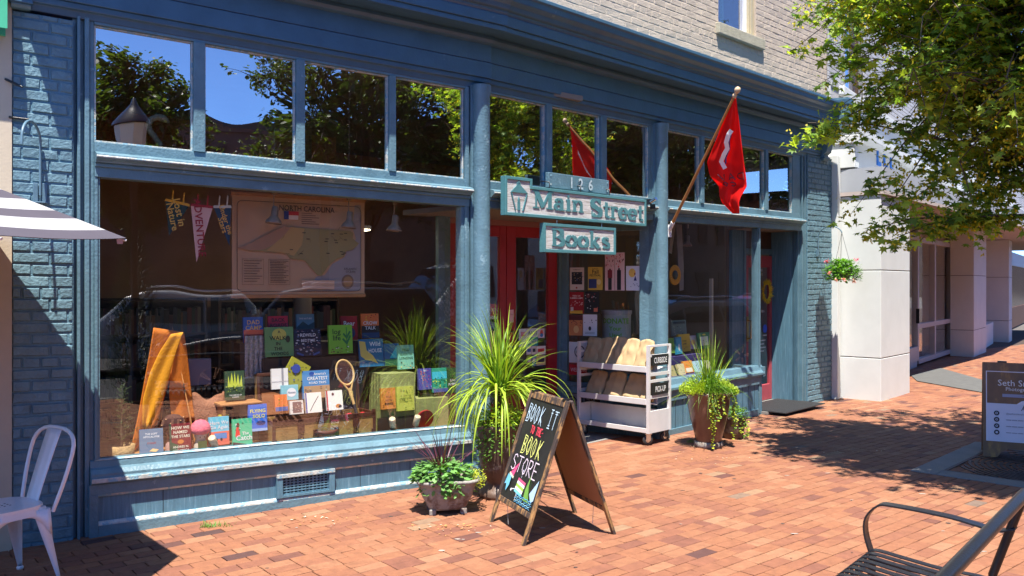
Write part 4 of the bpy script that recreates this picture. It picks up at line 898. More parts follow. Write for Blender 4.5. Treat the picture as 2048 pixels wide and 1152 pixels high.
b = MB(); b.M = Matrix.Rotation(-.10, 4, 'X'); w3 = w2-.03
b.rect(-w3, w3, .16, .845, -.001, flatc(225,225,230)); b.rect(-w3+.008, w3-.008, .53, .837, -.001, M_ST)
b.rect(-w3+.008, w3-.008, .165, .53, -.002, mat("print_paper", (.62,.64,.72), .35))
wl = flatc(235,232,225); bk = flatc(25,28,40)
b.text("Seth Snider", .085, -.005, .735, -.004, wl, off=.0); b.text("Photography", .05, -.005, .675, -.004, wl); b.rect(-.16, .28, .595, .625, -.003, flatc(150,155,175))
b.text("PORTRAITS", .02, .06, .61, -.006, bk, fit=.3)
b.flat([(-.04,.53),(.0,.56),(.05,.575),(.10,.56),(.15,.53)], -.003, flatc(225,225,230)); 
for i in range(7): b.line([(.04,.555),(.0+i*.015,.47+.01*(i % 3))], .006, -.004, flatc(90,85,90))
for i, tx in enumerate(("@sethsniderphotography", 0, 0, 0)):
    z = .435-i*.062; b.disc(-.21, z, .024, .024, -.003, bk); b.disc(-.21, z, .011, .011, -.004, flatc(200,205,215)); b.disc(-.21, z, .006, .006, -.005, bk); b.text(tx, .024, -.13, z, -.004, flatc(120,125,140), left=True, fit=.4) if tx else [b.rect(-.13+k_*.05, -.085+k_*.05, z-.004, z+.005, -.003, flatc(150,153,165)) for k_ in range(7-2*(i == 2))]
b.build("printed_sheet", sg)
for x in (-.16, .16): b = MB(); b.cbox((x,.115,.925), (.08,.035,.03), M_BLACK); b.build("hinge", sg, bevel=.003)

# tree grate
gc = Vector((5.0, 7.75, 0)); gang = R(46); gr = tag(empty("tree_grate", (gc.x, gc.y, 0), gang), "square black iron tree grate in a pale stone border under the photographer's sign", "grate")
b = MB(); S_ = .76
for q in ((-S_-.22,S_+.22,-S_-.22,-S_),(-S_-.22,S_+.22,S_,S_+.22),(-S_-.22,-S_,-S_,S_),(S_,S_+.22,-S_,S_)): b.box(q[0],q[1],q[2],q[3],-.05,.008,M_CONC)
b.build("stone_border", gr, bevel=.006)
b = MB(); M_GR = mat("cast_iron", (.035,.028,.028), .55, .3, 12, .2, 60)
b.box(-S_+.002,S_-.002,-S_+.002,S_-.002,-.04,-.02,M_DARK)
for i in range(13):
    r0 = .20+i*.046*1.12; r1 = r0+.028; n = 56
    for k in range(n):
        if k % 7 == 6 and i % 2 and i > 1: continue
        a0, a1 = 2*math.pi*k/n, 2*math.pi*(k+1)/n; q = [(r0*math.cos(a0),r0*math.sin(a0)),(r1*math.cos(a0),r1*math.sin(a0)),(r1*math.cos(a1),r1*math.sin(a1)),(r0*math.cos(a1),r0*math.sin(a1))]
        if max(abs(c) for p in q for c in p) < S_-.02: b.slab(q, -.02, .006, M_GR)
for k in range(8): a = k*math.pi/4+.2; b.bar((.2*math.cos(a),.2*math.sin(a),-.006),(.74*math.cos(a),.74*math.sin(a),-.006),.022,.022,M_GR)
for q in ((-S_,S_,-S_,-S_+.03),(-S_,S_,S_-.03,S_),(-S_,-S_+.03,-S_+.03,S_-.03),(S_-.03,S_,-S_+.03,S_-.03)): b.box(q[0]+.002,q[1]-.002,q[2]+.002,q[3]-.002,-.02,.007,M_GR)
b.build("iron_grid", gr)
# mats
b = MB(B2); b.box(5.06, 6.2, -.34, .36, .0145, .026, M_RUBBER)
for i in range(17): b.box(5.08+i*.065, 5.12+i*.065, -.33, .35, .026, .029, M_RUBBER)
tag(b.build("door_mat"), "black ribbed rubber mat at the rose red side door", "door mat")
b = MB(); q = [G(1822,757), G(1845,776), G(1975,800), G(2010,775), G(1900,744)]; b.slab([(p.x,p.y) for p in (G(1822,752), G(1834,763), G(1965,786), G(1990,768), G(1880,737))], .003, .014, mat("grey_mat", (.10,.10,.095), .95, .2, 8, .5, 90)); tag(b.build("entrance_mat", bevel=.003), "dark grey mat on the pavement before the bank's glass door", "mat")

# book cart
FR, up = Vector((1.43, 8.89, 0)), None; ca_ = R(136.); LC = .97; DC = .42
fx = Vector((math.cos(ca_), math.sin(ca_), 0)); cx0 = FR + fx*LC     # front-left foot
cart = tag(empty("book_cart", (cx0.x, cx0.y, 0), ca_ + math.pi), "white three shelf metal book cart carrying brown paper bags", "cart")
# local: x from the far end to the near right end, y inward (towards its back)
b = MB(); M_CART = mat("ivory_enamel", (.66,.65,.64), .35, .06, 8, coat=.2)
def cpost(x, y): b.box(x-.016, x+.016, y-.016, y+.016, .14, 1.06, M_CART)
for x in (.016, LC-.016):
    bb = MB(); 
    for y in (.016, DC-.016): bb.box(x-.016, x+.016, y-.016, y+.016, .13, 1.055, M_CART)
    for z0, z1 in ((1.035,1.056),(.93,.955),(.73,.765),(.66,.69),(.49,.525)): bb.box(x-.012, x+.012, .033, DC-.033, z0, z1, M_CART)
    bb.box(x-.011, x+.011, .033, DC-.033, .13, .36, M_CART); bb.prism([(0,0)]*3 if False else [(x-.011,.36),(x+.011,.36),(x+.011,.361),(x-.011,.361)], .034, DC-.034, M_CART)
    bb.build("end_frame", cart, bevel=.004)
for z in (.80, .46):                          # sloping shelves with a front lip
    bb = MB(); bb.add([(.033,.01,z),(LC-.033,.01,z),(LC-.033,DC*.5,z-.04),(.033,DC*.5,z-.04),(.033,.01,z-.012),(LC-.033,.01,z-.012),(LC-.033,DC*.5,z-.052),(.033,DC*.5,z-.052)], [(0,1,2,3),(7,6,5,4),(0,4,5,1),(1,5,6,2),(2,6,7,3),(3,7,4,0)], M_CART)
    bb.add([(.033,DC*.5+.001,z-.04),(LC-.033,DC*.5+.001,z-.04),(LC-.033,DC-.01,z),(.033,DC-.01,z),(.033,DC*.5+.001,z+.14),(LC-.033,DC*.5+.001,z+.14),(LC-.033,DC*.5+.011,z+.14),(.033,DC*.5+.011,z+.14)], [(0,1,2,3),(0,4,5,1),(4,7,6,5)], M_CART)
    bb.box(.0335, LC-.0335, -.006, .009, z-.03, z+.032, M_CART); bb.build("shelf", cart, bevel=.003)
bb = MB(); bb.box(.033, LC-.033, .0, DC, .135, .15, M_CART); bb.box(.0335, LC-.0335, -.006, .006, .135, .185, M_CART); bb.box(.0335, LC-.0335, DC*.5, DC*.5+.008, .151, .36, M_CART); bb.build("shelf", cart, bevel=.003)
def caster(x, y, yaw):
    c = empty("caster", (x, y, 0), yaw); c.parent = cart
    q = MB(); q.M = Matrix.Translation((0,0,.055)) @ Matrix.Rotation(R(90),4,'X'); q.lathe([(0,-.014),(.03,-.016),(.05,-.014),(.055,-.006),(.055,.006),(.05,.014),(.03,.016),(0,.014)], M_RUBBER, (0,0,0), 24); q.lathe([(0,-.018),(.02,-.0175),(.024,-.016)], M_CHROME, (0,0,0), 16); q.lathe([(.024,.016),(.02,.0175),(0,.018)], M_CHROME, (0,0,0), 16); q.build("wheel", c)
    q = MB(); q.box(-.02,.03,.021,.025,.05,.118,M_CHROME); q.box(-.02,.03,-.025,-.021,.05,.118,M_CHROME); q.box(-.03,.04,-.03,.03,.118,.13,M_CHROME); q.build("fork", c, bevel=.002)
for x, y, a in ((.05,.05,.4),(LC-.05,.05,.9),(.05,DC-.05,.5),(LC-.05,DC-.05,1.1)): caster(x, y, a)
for z, tx in ((.895, "CURBSIDE"), (.59, "PICK-UP")):
    q = MB(); q.M = Matrix.Translation((LC+.001, DC*.5, z)) @ Matrix.Rotation(R(90),4,'Z'); q.box(-.15,.15,-.004,.012,-.058,.058,M_CB); q.text(tx, .085, 0, 0, -.005, flatc(240,240,240), fit=.26, sx=.62, off=.01); q.build("chalk_label", cart)
# paper bags
M_BAG = mat("kraft_paper", (.46,.32,.17), .85, .08, 9, .35, 14)
def bag(w, h, d, name="paper_bag", seed=0):
    q = random.Random(seed); b = MB(); nx, nz = 12, 14; ph = q.uniform(0, 6)
    def P_(u, v, s_):
        side = abs(u*2-1); hh_ = h*(1-.10*side**5-.02*math.sin(u*5+ph)); tw = 1-.16*v**3
        bul = d*(1-side**6)**.5*(1-v**1.6*.85) if side < 1 else 0
        cr = .010*math.sin(v*13+u*4+ph)*math.sin(u*6+ph)*(1-abs(v-.5)) + (.012*(1-abs(u-.5)*6) if abs(u-.5) < .166 and v > .25 else 0)
        lean2 = .05*max(0, v-.72)**1.2*6*h
        return ((u-.5)*w*tw+q.uniform(-.002,.002), s_*(bul*.5+.004)-cr-lean2*.5, v*hh_+q.uniform(-.002,.002))
    for s_ in (-1, 1):
        vs = [P_(i/nx, j/nz, s_) for j in range(nz+1) for i in range(nx+1)]
        b.add(vs, [(j*(nx+1)+i, j*(nx+1)+i+1, (j+1)*(nx+1)+i+1, (j+1)*(nx+1)+i) for j in range(nz) for i in range(nx)], M_BAG, True)
    b.box(-w/2+.01, w/2-.01, -d*.3, d*.3, .0, .006, M_BAG); return b
def setbag(x, y, z, w, h, lean, twist, label, seed, flop=0.):
    b = bag(w, h, .10, seed=seed); o = b.build("paper_bag", None); p = cart.matrix_basis @ Vector((x, y, z))
    o.location = (Matrix.Rotation(ca_+math.pi, 3, 'Z') @ Vector((x, y, z))) + Vector((cx0.x, cx0.y, 0))
    o.rotation_euler = Euler((lean, flop, ca_+math.pi+twist), 'XYZ'); so = o.modifiers.new("t",'SOLIDIFY'); so.thickness = .002
    tag(o, label, "paper bag", "brown paper bags on the book cart"); return o
top_l = ["shaded paper bag at the far left end of the cart's top shelf", "second paper bag from the left on the cart's top shelf", "tall middle paper bag on the cart's top shelf", "crumpled paper bag right of the middle on the cart's top shelf", "paper bag at the right end of the cart's top shelf"]
for i, x in enumerate((.13, .30, .47, .64, .83)): setbag(x, .085+.012*(i % 2), .80, .225, .335-.012*abs(i-2)-.01*(i % 2), -.30, rnd.uniform(-.10,.10), top_l[i], i, rnd.uniform(-.07,.07))
low_l = ["leftmost paper bag on the cart's middle shelf", "centre paper bag on the cart's middle shelf", "wide paper bag right of centre on the cart's middle shelf", "small paper bag at the right end of the cart's middle shelf"]
for i, (x, w) in enumerate(((.17,.25),(.43,.26),(.69,.26),(.87,.14))): setbag(x, .10, .46, w, .285, -.40, rnd.uniform(-.04,.04), low_l[i], 20+i, rnd.uniform(-.06,.06))
b = MB(); b.cbox((0,0,0), (.20,.20,.05), flatc(30,150,190)); b.cbox((.20,.01,0), (.19,.19,.07), flatc(25,90,200))
o = b.build("folded_bags", loc=Matrix.Rotation(ca_+math.pi,3,'Z') @ Vector((.48,.30,.665)) + Vector((cx0.x,cx0.y,0)), rot=ca_+math.pi, bevel=.015); tag(o, "teal and blue folded cloth bags behind the bags on the middle shelf", "bag")
# ---------------------------------------------------------------- window display, first window
def at(fr, px, y): return fr.U(px, y)
def book(fr, px0, px1, pt, pb, y, cov, label, art=(), t=.025, lean=.10, grp="books in the left shop window", tw=0., cat="book", name="book"):
    """art: list of (kind, ...) in cover units, x -1..1, z 0..1"""
    u0, u1 = fr.U(px0, y), fr.U(px1, y); um_ = (u0+u1)/2; pm = (px0+px1)/2
    z0 = fr.H(pm, pb, y); z1_ = fr.H(pm, pt, y); w = (u1-u0); h = z1_-z0
    b = MB(); c = flatc(*cov)
    b.box(-w/2, w/2, 0, .003, 0, h, c); b.box(-w/2, w/2, t-.003, t, 0, h, c); b.box(-w/2, -w/2+.003, .003, t-.003, 0, h, c); b.box(-w/2+.003, w/2-.004, .003, t-.003, .004, h-.004, M_PAPER)
    for a in art:
        k = a[0]
        if k == 't': b.text(a[1], a[4]*h, a[2]*w/2, a[3]*h, -.0012, flatc(*a[5]), fit=w*.92*(a[6] if len(a) > 6 else 1), off=.012)
        elif k == 'r': b.rect(a[1]*w/2, a[2]*w/2, a[3]*h, a[4]*h, -.0008, flatc(*a[5]))
        elif k == 'd': b.disc(a[1]*w/2, a[2]*h, a[3]*w/2, a[4]*h, -.0008, flatc(*a[5]))
        elif k == 'p': b.flat([(x*w/2, z*h) for x, z in a[1]], -.0008, flatc(*a[2]))
        elif k == 'l': b.line([(x*w/2, z*h) for x, z in a[1]], a[3]*h, -.0008, flatc(*a[2]))
        elif k == 'n':                                   # scattered specks of a busy illustration
            q = random.Random(a[1])
            for _ in range(a[2]):
                x, z = q.uniform(-.9,.9), q.uniform(a[3], a[4]); s_ = q.uniform(.02,.05); b.disc(x*w/2, z*h, s_*w, s_*h*.6, -.0008, flatc(*q.choice(a[5])), 6)
    o = b.build(name, None, loc=fr.flat(um_, y, z0), rot=Euler((-lean, 0, R(fr.deg)+tw), 'XYZ')); tag(o, label, cat, grp); return o
WHT, BLK = (240,238,228), (25,25,28)
Bk = lambda a, b_, c, d, y, *r, **k: book(B1, a, b_, c, d, y*.6, *r, **k)
Bk(488,527,634,685, .78, (60,100,175), "blue and orange book titled Dad Camp, top left of the raised books", [('r',-1,1,0,.32,(150,40,45)),('r',-1,1,.32,.5,(225,110,70)),('t','DAD',0,.80,.24,(245,190,110)),('t','CAMP',0,.58,.24,(245,190,110)),('n',1,6,.2,.3,[(90,25,30)])])
Bk(538,577,632,680, .82, (190,30,60), "crimson book titled Back Roads behind the green walking book", [('t','BACK',0,.84,.22,BLK),('t','ROADS',0,.62,.22,BLK),('r',-.8,.8,.2,.45,(110,30,50))])
Bk(594,629,628,660, .90, (90,140,165), "pale blue book about nature standing behind the dark bedtime book", [('t','THE NATURE',0,.72,.14,(225,235,235)),('p',[(-1,.2),(-.3,.55),(.3,.3),(1,.5),(1,0),(-1,0)],(50,80,90))])
Bk(683,716,632,680, .86, (165,35,45), "red and navy book titled Bear behind the log life book", [('t','Bear',0,.70,.28,WHT),('d',0,.3,.7,.25,(40,50,100)),('d',0,.5,.3,.08,(230,170,50))])
Bk(724,759,627,676, .86, (225,120,60), "orange and black book titled Crow Talk, top right of the raised books", [('r',-1,1,0,.22,(35,70,110)),('r',-1,1,.22,.5,(40,35,40)),('t','CROW',0,.62,.2,WHT),('t','TALK',0,.42,.2,WHT),('n',3,14,.7,.95,[(120,50,30),(240,170,60)])])
Bk(531,588,654,713, .68, (110,160,95), "large green book titled A Walk in the Woods above the suitcase", [('d',.0,.75,.5,.2,(205,200,90)),('t','A',0,.84,.14,BLK),('t','WALK',-.1,.63,.20,BLK),('t','IN',-.1,.44,.16,BLK),('t','THE',-.1,.27,.16,BLK),('t','WOODS',0,.1,.16,BLK),('d',.6,.58,.16,.12,(50,60,40))], t=.02)
Bk(589,643,658,712, .70, (35,38,60), "dark speckled book titled Rewild Bedtime above the suitcase", [('n',5,70,.05,.95,[(200,200,205),(90,110,150),(150,120,120)]),('r',-.6,.6,.48,.9,(30,32,50)),('t','REWILD',0,.78,.17,(225,225,225)),('t','BEDTIME',0,.58,.14,(225,225,225)),('l',[(-.8,.12),(-.4,.04)],(60,90,150),.07),('l',[(.8,.12),(.4,.04)],(60,90,150),.07)])
Bk(659,706,650,707, .66, (130,195,60), "bright green book titled Log Life above the open suitcase lid", [('t','log',-.35,.78,.26,(35,70,40),.6),('t','life',-.35,.56,.26,(35,70,40),.6),('l',[(.5,.2),(.5,.9)],(50,130,70),.03),('l',[(.2,.5),(.5,.35),(.8,.6)],(50,130,70),.07),('l',[(.25,.68),(.5,.55),(.78,.75)],(50,130,70),.07),('n',6,18,.03,.25,[(235,235,225),(60,90,40),(120,60,60)])])
Bk(720,768,678,733, .62, (35,110,150), "blue book titled Wild House with a yellow bird, right of the suitcase", [('p',[(-1,.95),(-.5,.9),(-.4,.6),(.1,.4),(.5,.1),(.0,.2),(-.5,.25),(-.9,.4)],(215,195,100)),('t','Wild',.3,.82,.22,(225,235,240),.6),('t','HOUSE',.3,.58,.2,(225,235,240),.6)], t=.02)
Bk(770,799,687,731, .60, (35,95,140), "dark blue book with a turquoise peak on the left of the high crate", [('p',[(-.3,.35),(.95,1),(.95,.35)],(50,185,200)),('r',-1,1,0,.3,(40,90,60))])
Bk(797,829,690,738, .56, (120,185,160), "mint green book with small dark lettering on the high green crate", [('t','FIELD',0,.80,.14,(25,70,60)),('t','GUIDE TO',0,.62,.12,(25,70,60)),('t','LONGING',0,.46,.14,(25,70,60)),('n',9,16,.03,.3,[(220,190,120),(60,70,50)])])
Bk(838,864,737,779, .50, (75,70,150), "purple and red book on the low crate beside the spiky plant", [('n',10,26,.1,.9,[(210,40,60),(225,90,80),(150,190,230)]),('t','SAY',0,.9,.1,WHT)])
Bk(866,895,736,784, .48, (45,150,120), "turquoise and green book in the middle of the low crate", [('r',-1,1,.55,.85,(60,180,200)),('n',12,30,.2,.6,[(30,110,60),(210,220,80),(20,70,60)]),('r',-1,1,0,.15,(60,80,140))])
Bk(897,919,736,786, .46, (45,75,40), "dark green book titled Lives of Puppets at the right end of the low crate", [('t','LIVES',0,.52,.14,WHT),('t','PUPPETS',0,.36,.14,WHT),('n',13,24,.1,.9,[(90,140,60),(120,40,40)])])
Bk(763,792,776,818, .30, (190,120,50), "tan ornamental book leaning on the left of the high crate's front", [('n',14,26,.05,.95,[(130,70,30)]),('r',-.6,.6,.3,.7,(180,110,45)),('t','FIELD',0,.58,.12,(90,45,20)),('t','NOTES',0,.42,.12,(90,45,20))])
Bk(795,829,773,821, .29, (175,180,75), "olive yellow ornamental book leaning on the right of the high crate's front", [('n',15,24,.05,.95,[(110,125,50)]),('t','A YEAR OF',0,.62,.1,(80,85,35)),('t','GOOD & EVIL',0,.48,.1,(80,85,35))])
Bk(451,490,742,800, .42, (50,75,50), "dark green forest book on the small pine stool", [('p',[(-.75,.45),(-.65,.85),(-.5,.55),(-.3,.95),(-.1,.55),(0,.98),(.15,.55),(.35,.9),(.5,.5),(.7,.85),(.78,.45)],(190,205,70)),('n',16,30,.28,.5,[(150,170,60),(70,100,50)]),('t','THE HERON OF',0,.17,.06,WHT),('t','FORESTS',0,.10,.06,WHT)])
Bk(498,535,809,862, .22, (50,110,205), "blue book titled Flying Solo left of the suitcase", [('t','FLYING',0,.76,.18,(245,225,80)),('t','SOLO',.1,.56,.18,(245,225,80)),('r',-1,1,.0,.1,(150,180,220)),('d',.3,.3,.5,.08,(30,50,110))])
Bk(466,505,838,891, .12, (75,190,140), "mint green book titled The Catch with a woman in red", [('d',-.45,.78,.17,.09,(90,40,25)),('p',[(-.75,.35),(-.25,.35),(-.3,.68),(-.6,.7)],(225,50,45)),('t','The',.3,.46,.16,WHT,.5),('t','Catch',.15,.30,.26,WHT,.95),('p',[(-1,0),(-1,.16),(.2,.06),(1,0)],(60,45,50)),('n',17,8,.6,.9,[(235,235,230),(60,130,90)])])
Bk(419,459,834,890, .14, (110,195,215), "sky blue and coral book titled Here We Go Again", [('r',-1,1,0,.48,(225,110,85)),('t','Here We',0,.80,.17,WHT),('t','Go Again',0,.64,.17,WHT),('r',-.5,.75,.22,.42,(70,130,190)),('d',.2,.2,.12,.05,BLK),('d',-.3,.2,.12,.05,BLK)])
Bk(341,383,847,908, .10, (45,75,55), "dark green and red book titled How We Named the Stars", [('r',-.85,1,0,1,(120,30,35)),('p',[(-.85,0),(-.4,.1),(-.2,.3),(-.85,.4)],(35,80,50)),('t','HOW WE',0,.86,.13,(240,235,205)),('t','NAMED',0,.72,.13,(240,235,205)),('t','THE STARS',0,.58,.12,(240,235,205)),('d',0,.40,.3,.07,(200,120,50)),('t','ANDRES N.',0,.24,.10,(240,235,205)),('t','ORDORICA',0,.12,.10,(240,235,205))], lean=.14)
Bk(280,327,858,915, .09, (85,115,140), "slate blue book with a slice of toast on its cover, leftmost at the glass", [('t','THE SOFT',0,.82,.09,(215,225,230)),('t','APOCALYPSE',0,.72,.09,(215,225,230)),('t','STORIES',0,.50,.08,(150,50,50)),('p',[(-.2,.22),(.35,.18),(.6,.26),(.1,.31)],(230,190,130))], lean=.22, tw=-.1)
Bk(438,458,829,838, .30, (225,205,70), "yellow topped striped picture book half hidden behind the sky blue book", [])
# suitcase with its contents
sc = Vector(B1.flat(B1.U(640,.30), .30, .442)); L0, L1 = B1.U(538,.12), B1.U(747,.12)
case = tag(empty("suitcase", B1.flat((L0+L1)/2, .215, .442), R(B1.deg)+.05), "open vintage brown leather suitcase holding books and a racket", "suitcase")
M_LEA = mat("olive_brown_leather", (.33,.19,.055), .55, .25, 10, .3, 60); M_LED = mat("dark_leather_trim", (.075,.025,.014), .5, .2, 10, .2, 60); M_LIN = mat("suitcase_lining", (.36,.13,.045), .8, .2, 8)
hw = (L1-L0)/2; hh = .20; dd = .135
b = MB(); b.box(-hw,hw,-dd,-dd+.012,0,hh,M_LEA); b.box(-hw,hw,dd-.012,dd,0,hh,M_LEA); b.box(-hw,-hw+.012,-dd+.012,dd-.012,0,hh,M_LEA); b.box(hw-.012,hw,-dd+.012,dd-.012,0,hh,M_LEA); b.box(-hw+.012,hw-.012,-dd+.012,dd-.012,0,.012,M_LIN)
for q in ((-hw-.004,hw+.004,-dd-.006,-dd+.006),(-hw-.004,hw+.004,dd-.006,dd+.004)): b.box(*q,hh-.032,hh+.004,M_LED)
b.box(-hw-.004,hw+.004,-dd-.005,-dd+.0,.0,.022,M_LED)
for q in (-hw-.005, hw-.022): b.box(q,q+.027,-dd-.0055,-dd-.0005,.0225,hh-.0325,M_LED)
for q in ((-hw-.004,-hw+.014),(hw-.014,hw+.004)): b.box(*q,-dd+.0065,dd-.0065,hh-.02,hh+.004,M_LED)
b.build("body", case, bevel=.004)
b = MB(); b.M = Matrix.Translation((0,dd,hh)) @ Matrix.Rotation(-.12,4,'X'); lh = .345
b.box(-hw,hw,.06,.075,0,lh,M_LEA); b.box(-hw,hw,.0,.0595,lh-.012,lh,M_LEA); b.box(-hw,-hw+.012,0,.0595,0,lh-.0125,M_LEA); b.box(hw-.012,hw,0,.0595,0,lh-.0125,M_LEA); b.box(-hw+.013,hw-.013,.052,.0595,0.01,lh-.013,M_LIN)
b.box(-hw-.003,hw+.003,-.006,.014,lh-.022,lh+.006,M_LED)
for q in (-hw-.004, hw-.016): b.box(q,q+.02,-.006,.014,0,lh-.0225,M_LED)
b.build("lid", case, bevel=.004)
for x in (-hw,hw):
    for z in (0,hh-.03): 
        b = MB(); b.cbox((x*.965,-dd-.002,z+.03), (.035,.008,.07 if z == 0 else .05), M_LED); b.build("corner_guard", case, bevel=.002)
b = MB(); pts = [(-.09,-dd-.01,.085),(-.08,-dd-.035,.09),(-.03,-dd-.045,.078),(.03,-dd-.045,.078),(.08,-dd-.035,.09),(.09,-dd-.01,.085)]; b.tube(pts, [.010,.012,.018,.018,.012,.010], M_LED, 8); b.cbox((-.09,-dd-.004,.085), (.04,.012,.05), M_LED); b.cbox((.09,-dd-.004,.085), (.04,.012,.05), M_LED); b.cbox((0,-dd-.002,.06),(.14,.004,.05),M_LED); b.build("handle", case, bevel=.003)
for x in (-hw*.48, hw*.60):
    b = MB(); b.prism([(x-.022,.0),(x+.022,.0),(x+.026,.04),(x+.018,.09),(x+.028,.11),(x+.028,.20),(x-.028,.20),(x-.028,.11),(x-.018,.09),(x-.026,.04)], -dd-.006, -dd-.0045+.0045, M_LED); b.tube([(x-.012,-dd-.009,.09),(x+.012,-dd-.009,.09),(x+.012,-dd-.009,.055),(x-.012,-dd-.009,.055),(x-.012,-dd-.009,.09)], .0022, M_BRASS, 6); b.build("strap", case)
g2 = "books inside the open suitcase"
Bk(606,660,741,796, .36, (75,135,190), "pale blue book titled Greatest Road Trips inside the suitcase", [('r',-.9,1,0,.45,(190,150,110)),('d',-.3,.88,.2,.08,(40,80,160)),('t','America\'s',.3,.88,.12,WHT,.6),('t','GREATEST',.1,.72,.17,WHT),('t','ROAD TRIPS',.1,.56,.12,WHT),('n',20,16,.05,.4,[(210,200,170),(120,110,110)])], grp=g2, t=.02)
Bk(553,596,716,778, .38, (150,150,45), "olive diamond shaped book tilted at the left of the suitcase lid", [('n',21,26,.1,.9,[(60,80,140),(90,100,40),(40,50,40)]),('d',-.2,.7,.4,.15,(50,70,150))], grp=g2).rotation_euler.rotate_axis('Y', .55)
Bk(544,577,737,778, .32, (225,225,220), "white box standing against the lid at the left of the suitcase", [('r',.2,.45,0,1,(150,150,155)),('r',-1,1,.35,.38,(190,190,190))], grp=g2, cat="box", name="box")
Bk(563,597,770,800, .28, (140,195,205), "pale aqua pack of note cards in the suitcase", [('d',.2,.5,.55,.3,(240,240,235)),('t','Notes',.2,.5,.22,(60,90,120),.5)], grp=g2, t=.03)
Bk(551,576,789,822, .16, (215,120,60), "small orange book with a green plant at the suitcase's front left", [('n',22,12,.3,.9,[(240,190,80),(90,140,60)]),('r',-1,1,0,.25,(90,100,150))], grp=g2, lean=.2)
Bk(581,608,801,828, .14, (210,205,195), "small white photo book at the front of the suitcase", [('r',-.6,.7,.1,.9,(120,90,85)),('n',23,14,.2,.8,[(60,50,50),(210,190,170)])], grp=g2, lean=.2)
Bk(613,645,785,825, .15, (225,222,212), "cream book with a feather drawing in the middle of the suitcase", [('r',-1,-.85,0,1,(60,70,150)),('l',[(-.5,.1),(.0,.45),(.6,.8)],(90,90,90),.03)], grp=g2, lean=.2)
Bk(655,687,781,820, .15, (228,224,214), "cream book with a red spine and two small birds in the suitcase", [('r',-1,-.85,0,1,(195,40,40)),('d',-.2,.82,.15,.07,(110,60,50)),('d',.4,.2,.35,.1,(200,130,60)),('d',.6,.18,.2,.07,(40,30,30))], grp=g2, lean=.2)
b = MB(B1); mm_ = mat("dark_riser", (.04,.025,.018), .6); b.box(B1.U(527,.41),B1.U(712,.41),.41,.465,.442,B1.H(600,713,.41)-.002,mm_); b.box(B1.U(480,.47),B1.U(765,.47),.47,.62,.442,B1.H(600,682,.48)-.002,mm_); tag(b.build("display_riser"), "dark stepped riser behind the suitcase carrying the raised books", "display")
# racket leaning in the case
rk = tag(empty("tennis_racket", B1.flat(B1.U(712,.2), .17, .60), Euler((-.28,0,R(B1.deg)),'XYZ')), "old wooden tennis racket leaning against the suitcase lid", "racket")
M_RW = mat("racket_ash", (.58,.38,.14), .4, .15, 12); b = MB(); tl = -.17; a0, c0 = .075, .105
Rk = Matrix.Rotation(tl,4,'Y'); b.M = Rk
ring = [(a0*math.cos(2*math.pi*i/36), 0, .385+c0*math.sin(2*math.pi*i/36)) for i in range(37)]; b.tube(ring, .0075, M_RW, 8, caps=False, squash=1.3); b.tube([(-.045,0,.30),(-.012,0,.235),(-.008,0,.18)], .008, M_RW, 8); b.tube([(.045,0,.30),(.012,0,.235),(.008,0,.18)], .008, M_RW, 8); b.tube([(0,0,.25),(0,0,.10)], [.012,.013], M_RW, 8); b.build("frame", rk)
b = MB(); b.M = Rk; MS_ = flatc(120,70,60)
for i in range(-7,8):
    x = i*.0098; q = c0*math.sqrt(max(0,1-(x/a0)**2)); b.tube([(x,0,.385-q),(x,0,.385+q)], .0009, MS_, 4)
for i in range(-10,11):
    z = i*.0098; q = a0*math.sqrt(max(0,1-(z/c0)**2)); b.tube([(-q,.001,.385+z),(q,.001,.385+z)], .0009, MS_, 4)
b.build("strings", rk)
b = MB(); b.M = Rk; b.tube([(0,0,.11),(0,0,-.05),(0,0,-.06)], [.014,.015,.017], mat("black_grip",(.03,.02,.02),.7), 8); b.build("grip", rk)
for i, (px, py) in enumerate(((694,806),(720,803))):
    b = MB(); b.lathe([(0,-.03),(.022,-.026),(.03,-.005),(.03,.006)], flatc(225,175,190), n=14); b.lathe([(.031,.006),(.028,.022),(.014,.032),(0,.034)], flatc(205,30,50), n=14); tag(b.build("felt_mushroom", loc=B1.flat(B1.U(px,.2),.15,.61)), ["small red capped felt mushroom left of the racket grip","small red capped felt mushroom right of the racket grip"][i], "toy", "red felt mushrooms in the suitcase")
# covered crates
def crate(x0, x1, y0, y1, z0, z1, lab):
    b = MB(B1); m = mat("olive_tablecloth", (.25,.27,.09), .8, .15, 8, .4, 30); b.box(x0,x1,y0,y1,z1-.01,z1,m); n = 18
    for (ax0, ay0, ax1, ay1) in ((x0,y0,x1,y0),(x1,y0,x1,y1),(x0,y1,x0,y0)):
        vs = []
        for i in range(n+1):
            t = i/n; x = ax0+(ax1-ax0)*t; y = ay0+(ay1-ay0)*t; w = .012*math.sin(t*26)
            vs += [(x, y, z1), (x+(w if ay0 != ay1 else 0), y-(abs(w) if ay0 == ay1 else 0), z0)]
        b.add(vs, [(2*i,2*i+1,2*i+3,2*i+2) for i in range(n)], m, True)
    o = b.build("covered_crate"); tag(o, lab, "crate", "cloth covered crates in the left window"); return o
crate(B1.U(762,.22), B1.U(830,.22), .22, .45, .445, B1.H(800,742,.22), "tall olive cloth covered crate right of the suitcase")
crate(B1.U(828,.23)+.02, 3.02, .23, .42, .445, B1.H(870,790,.23), "low olive cloth covered crate at the right end of the left window")
b = MB(B1); b.box(B1.U(757,.19),B1.U(830,.19),.195,.214,.442,B1.H(790,830,.19),flatc(45,38,30)); tag(b.build("wicker_box"), "dark wicker box at the foot of the tall crate", "box")
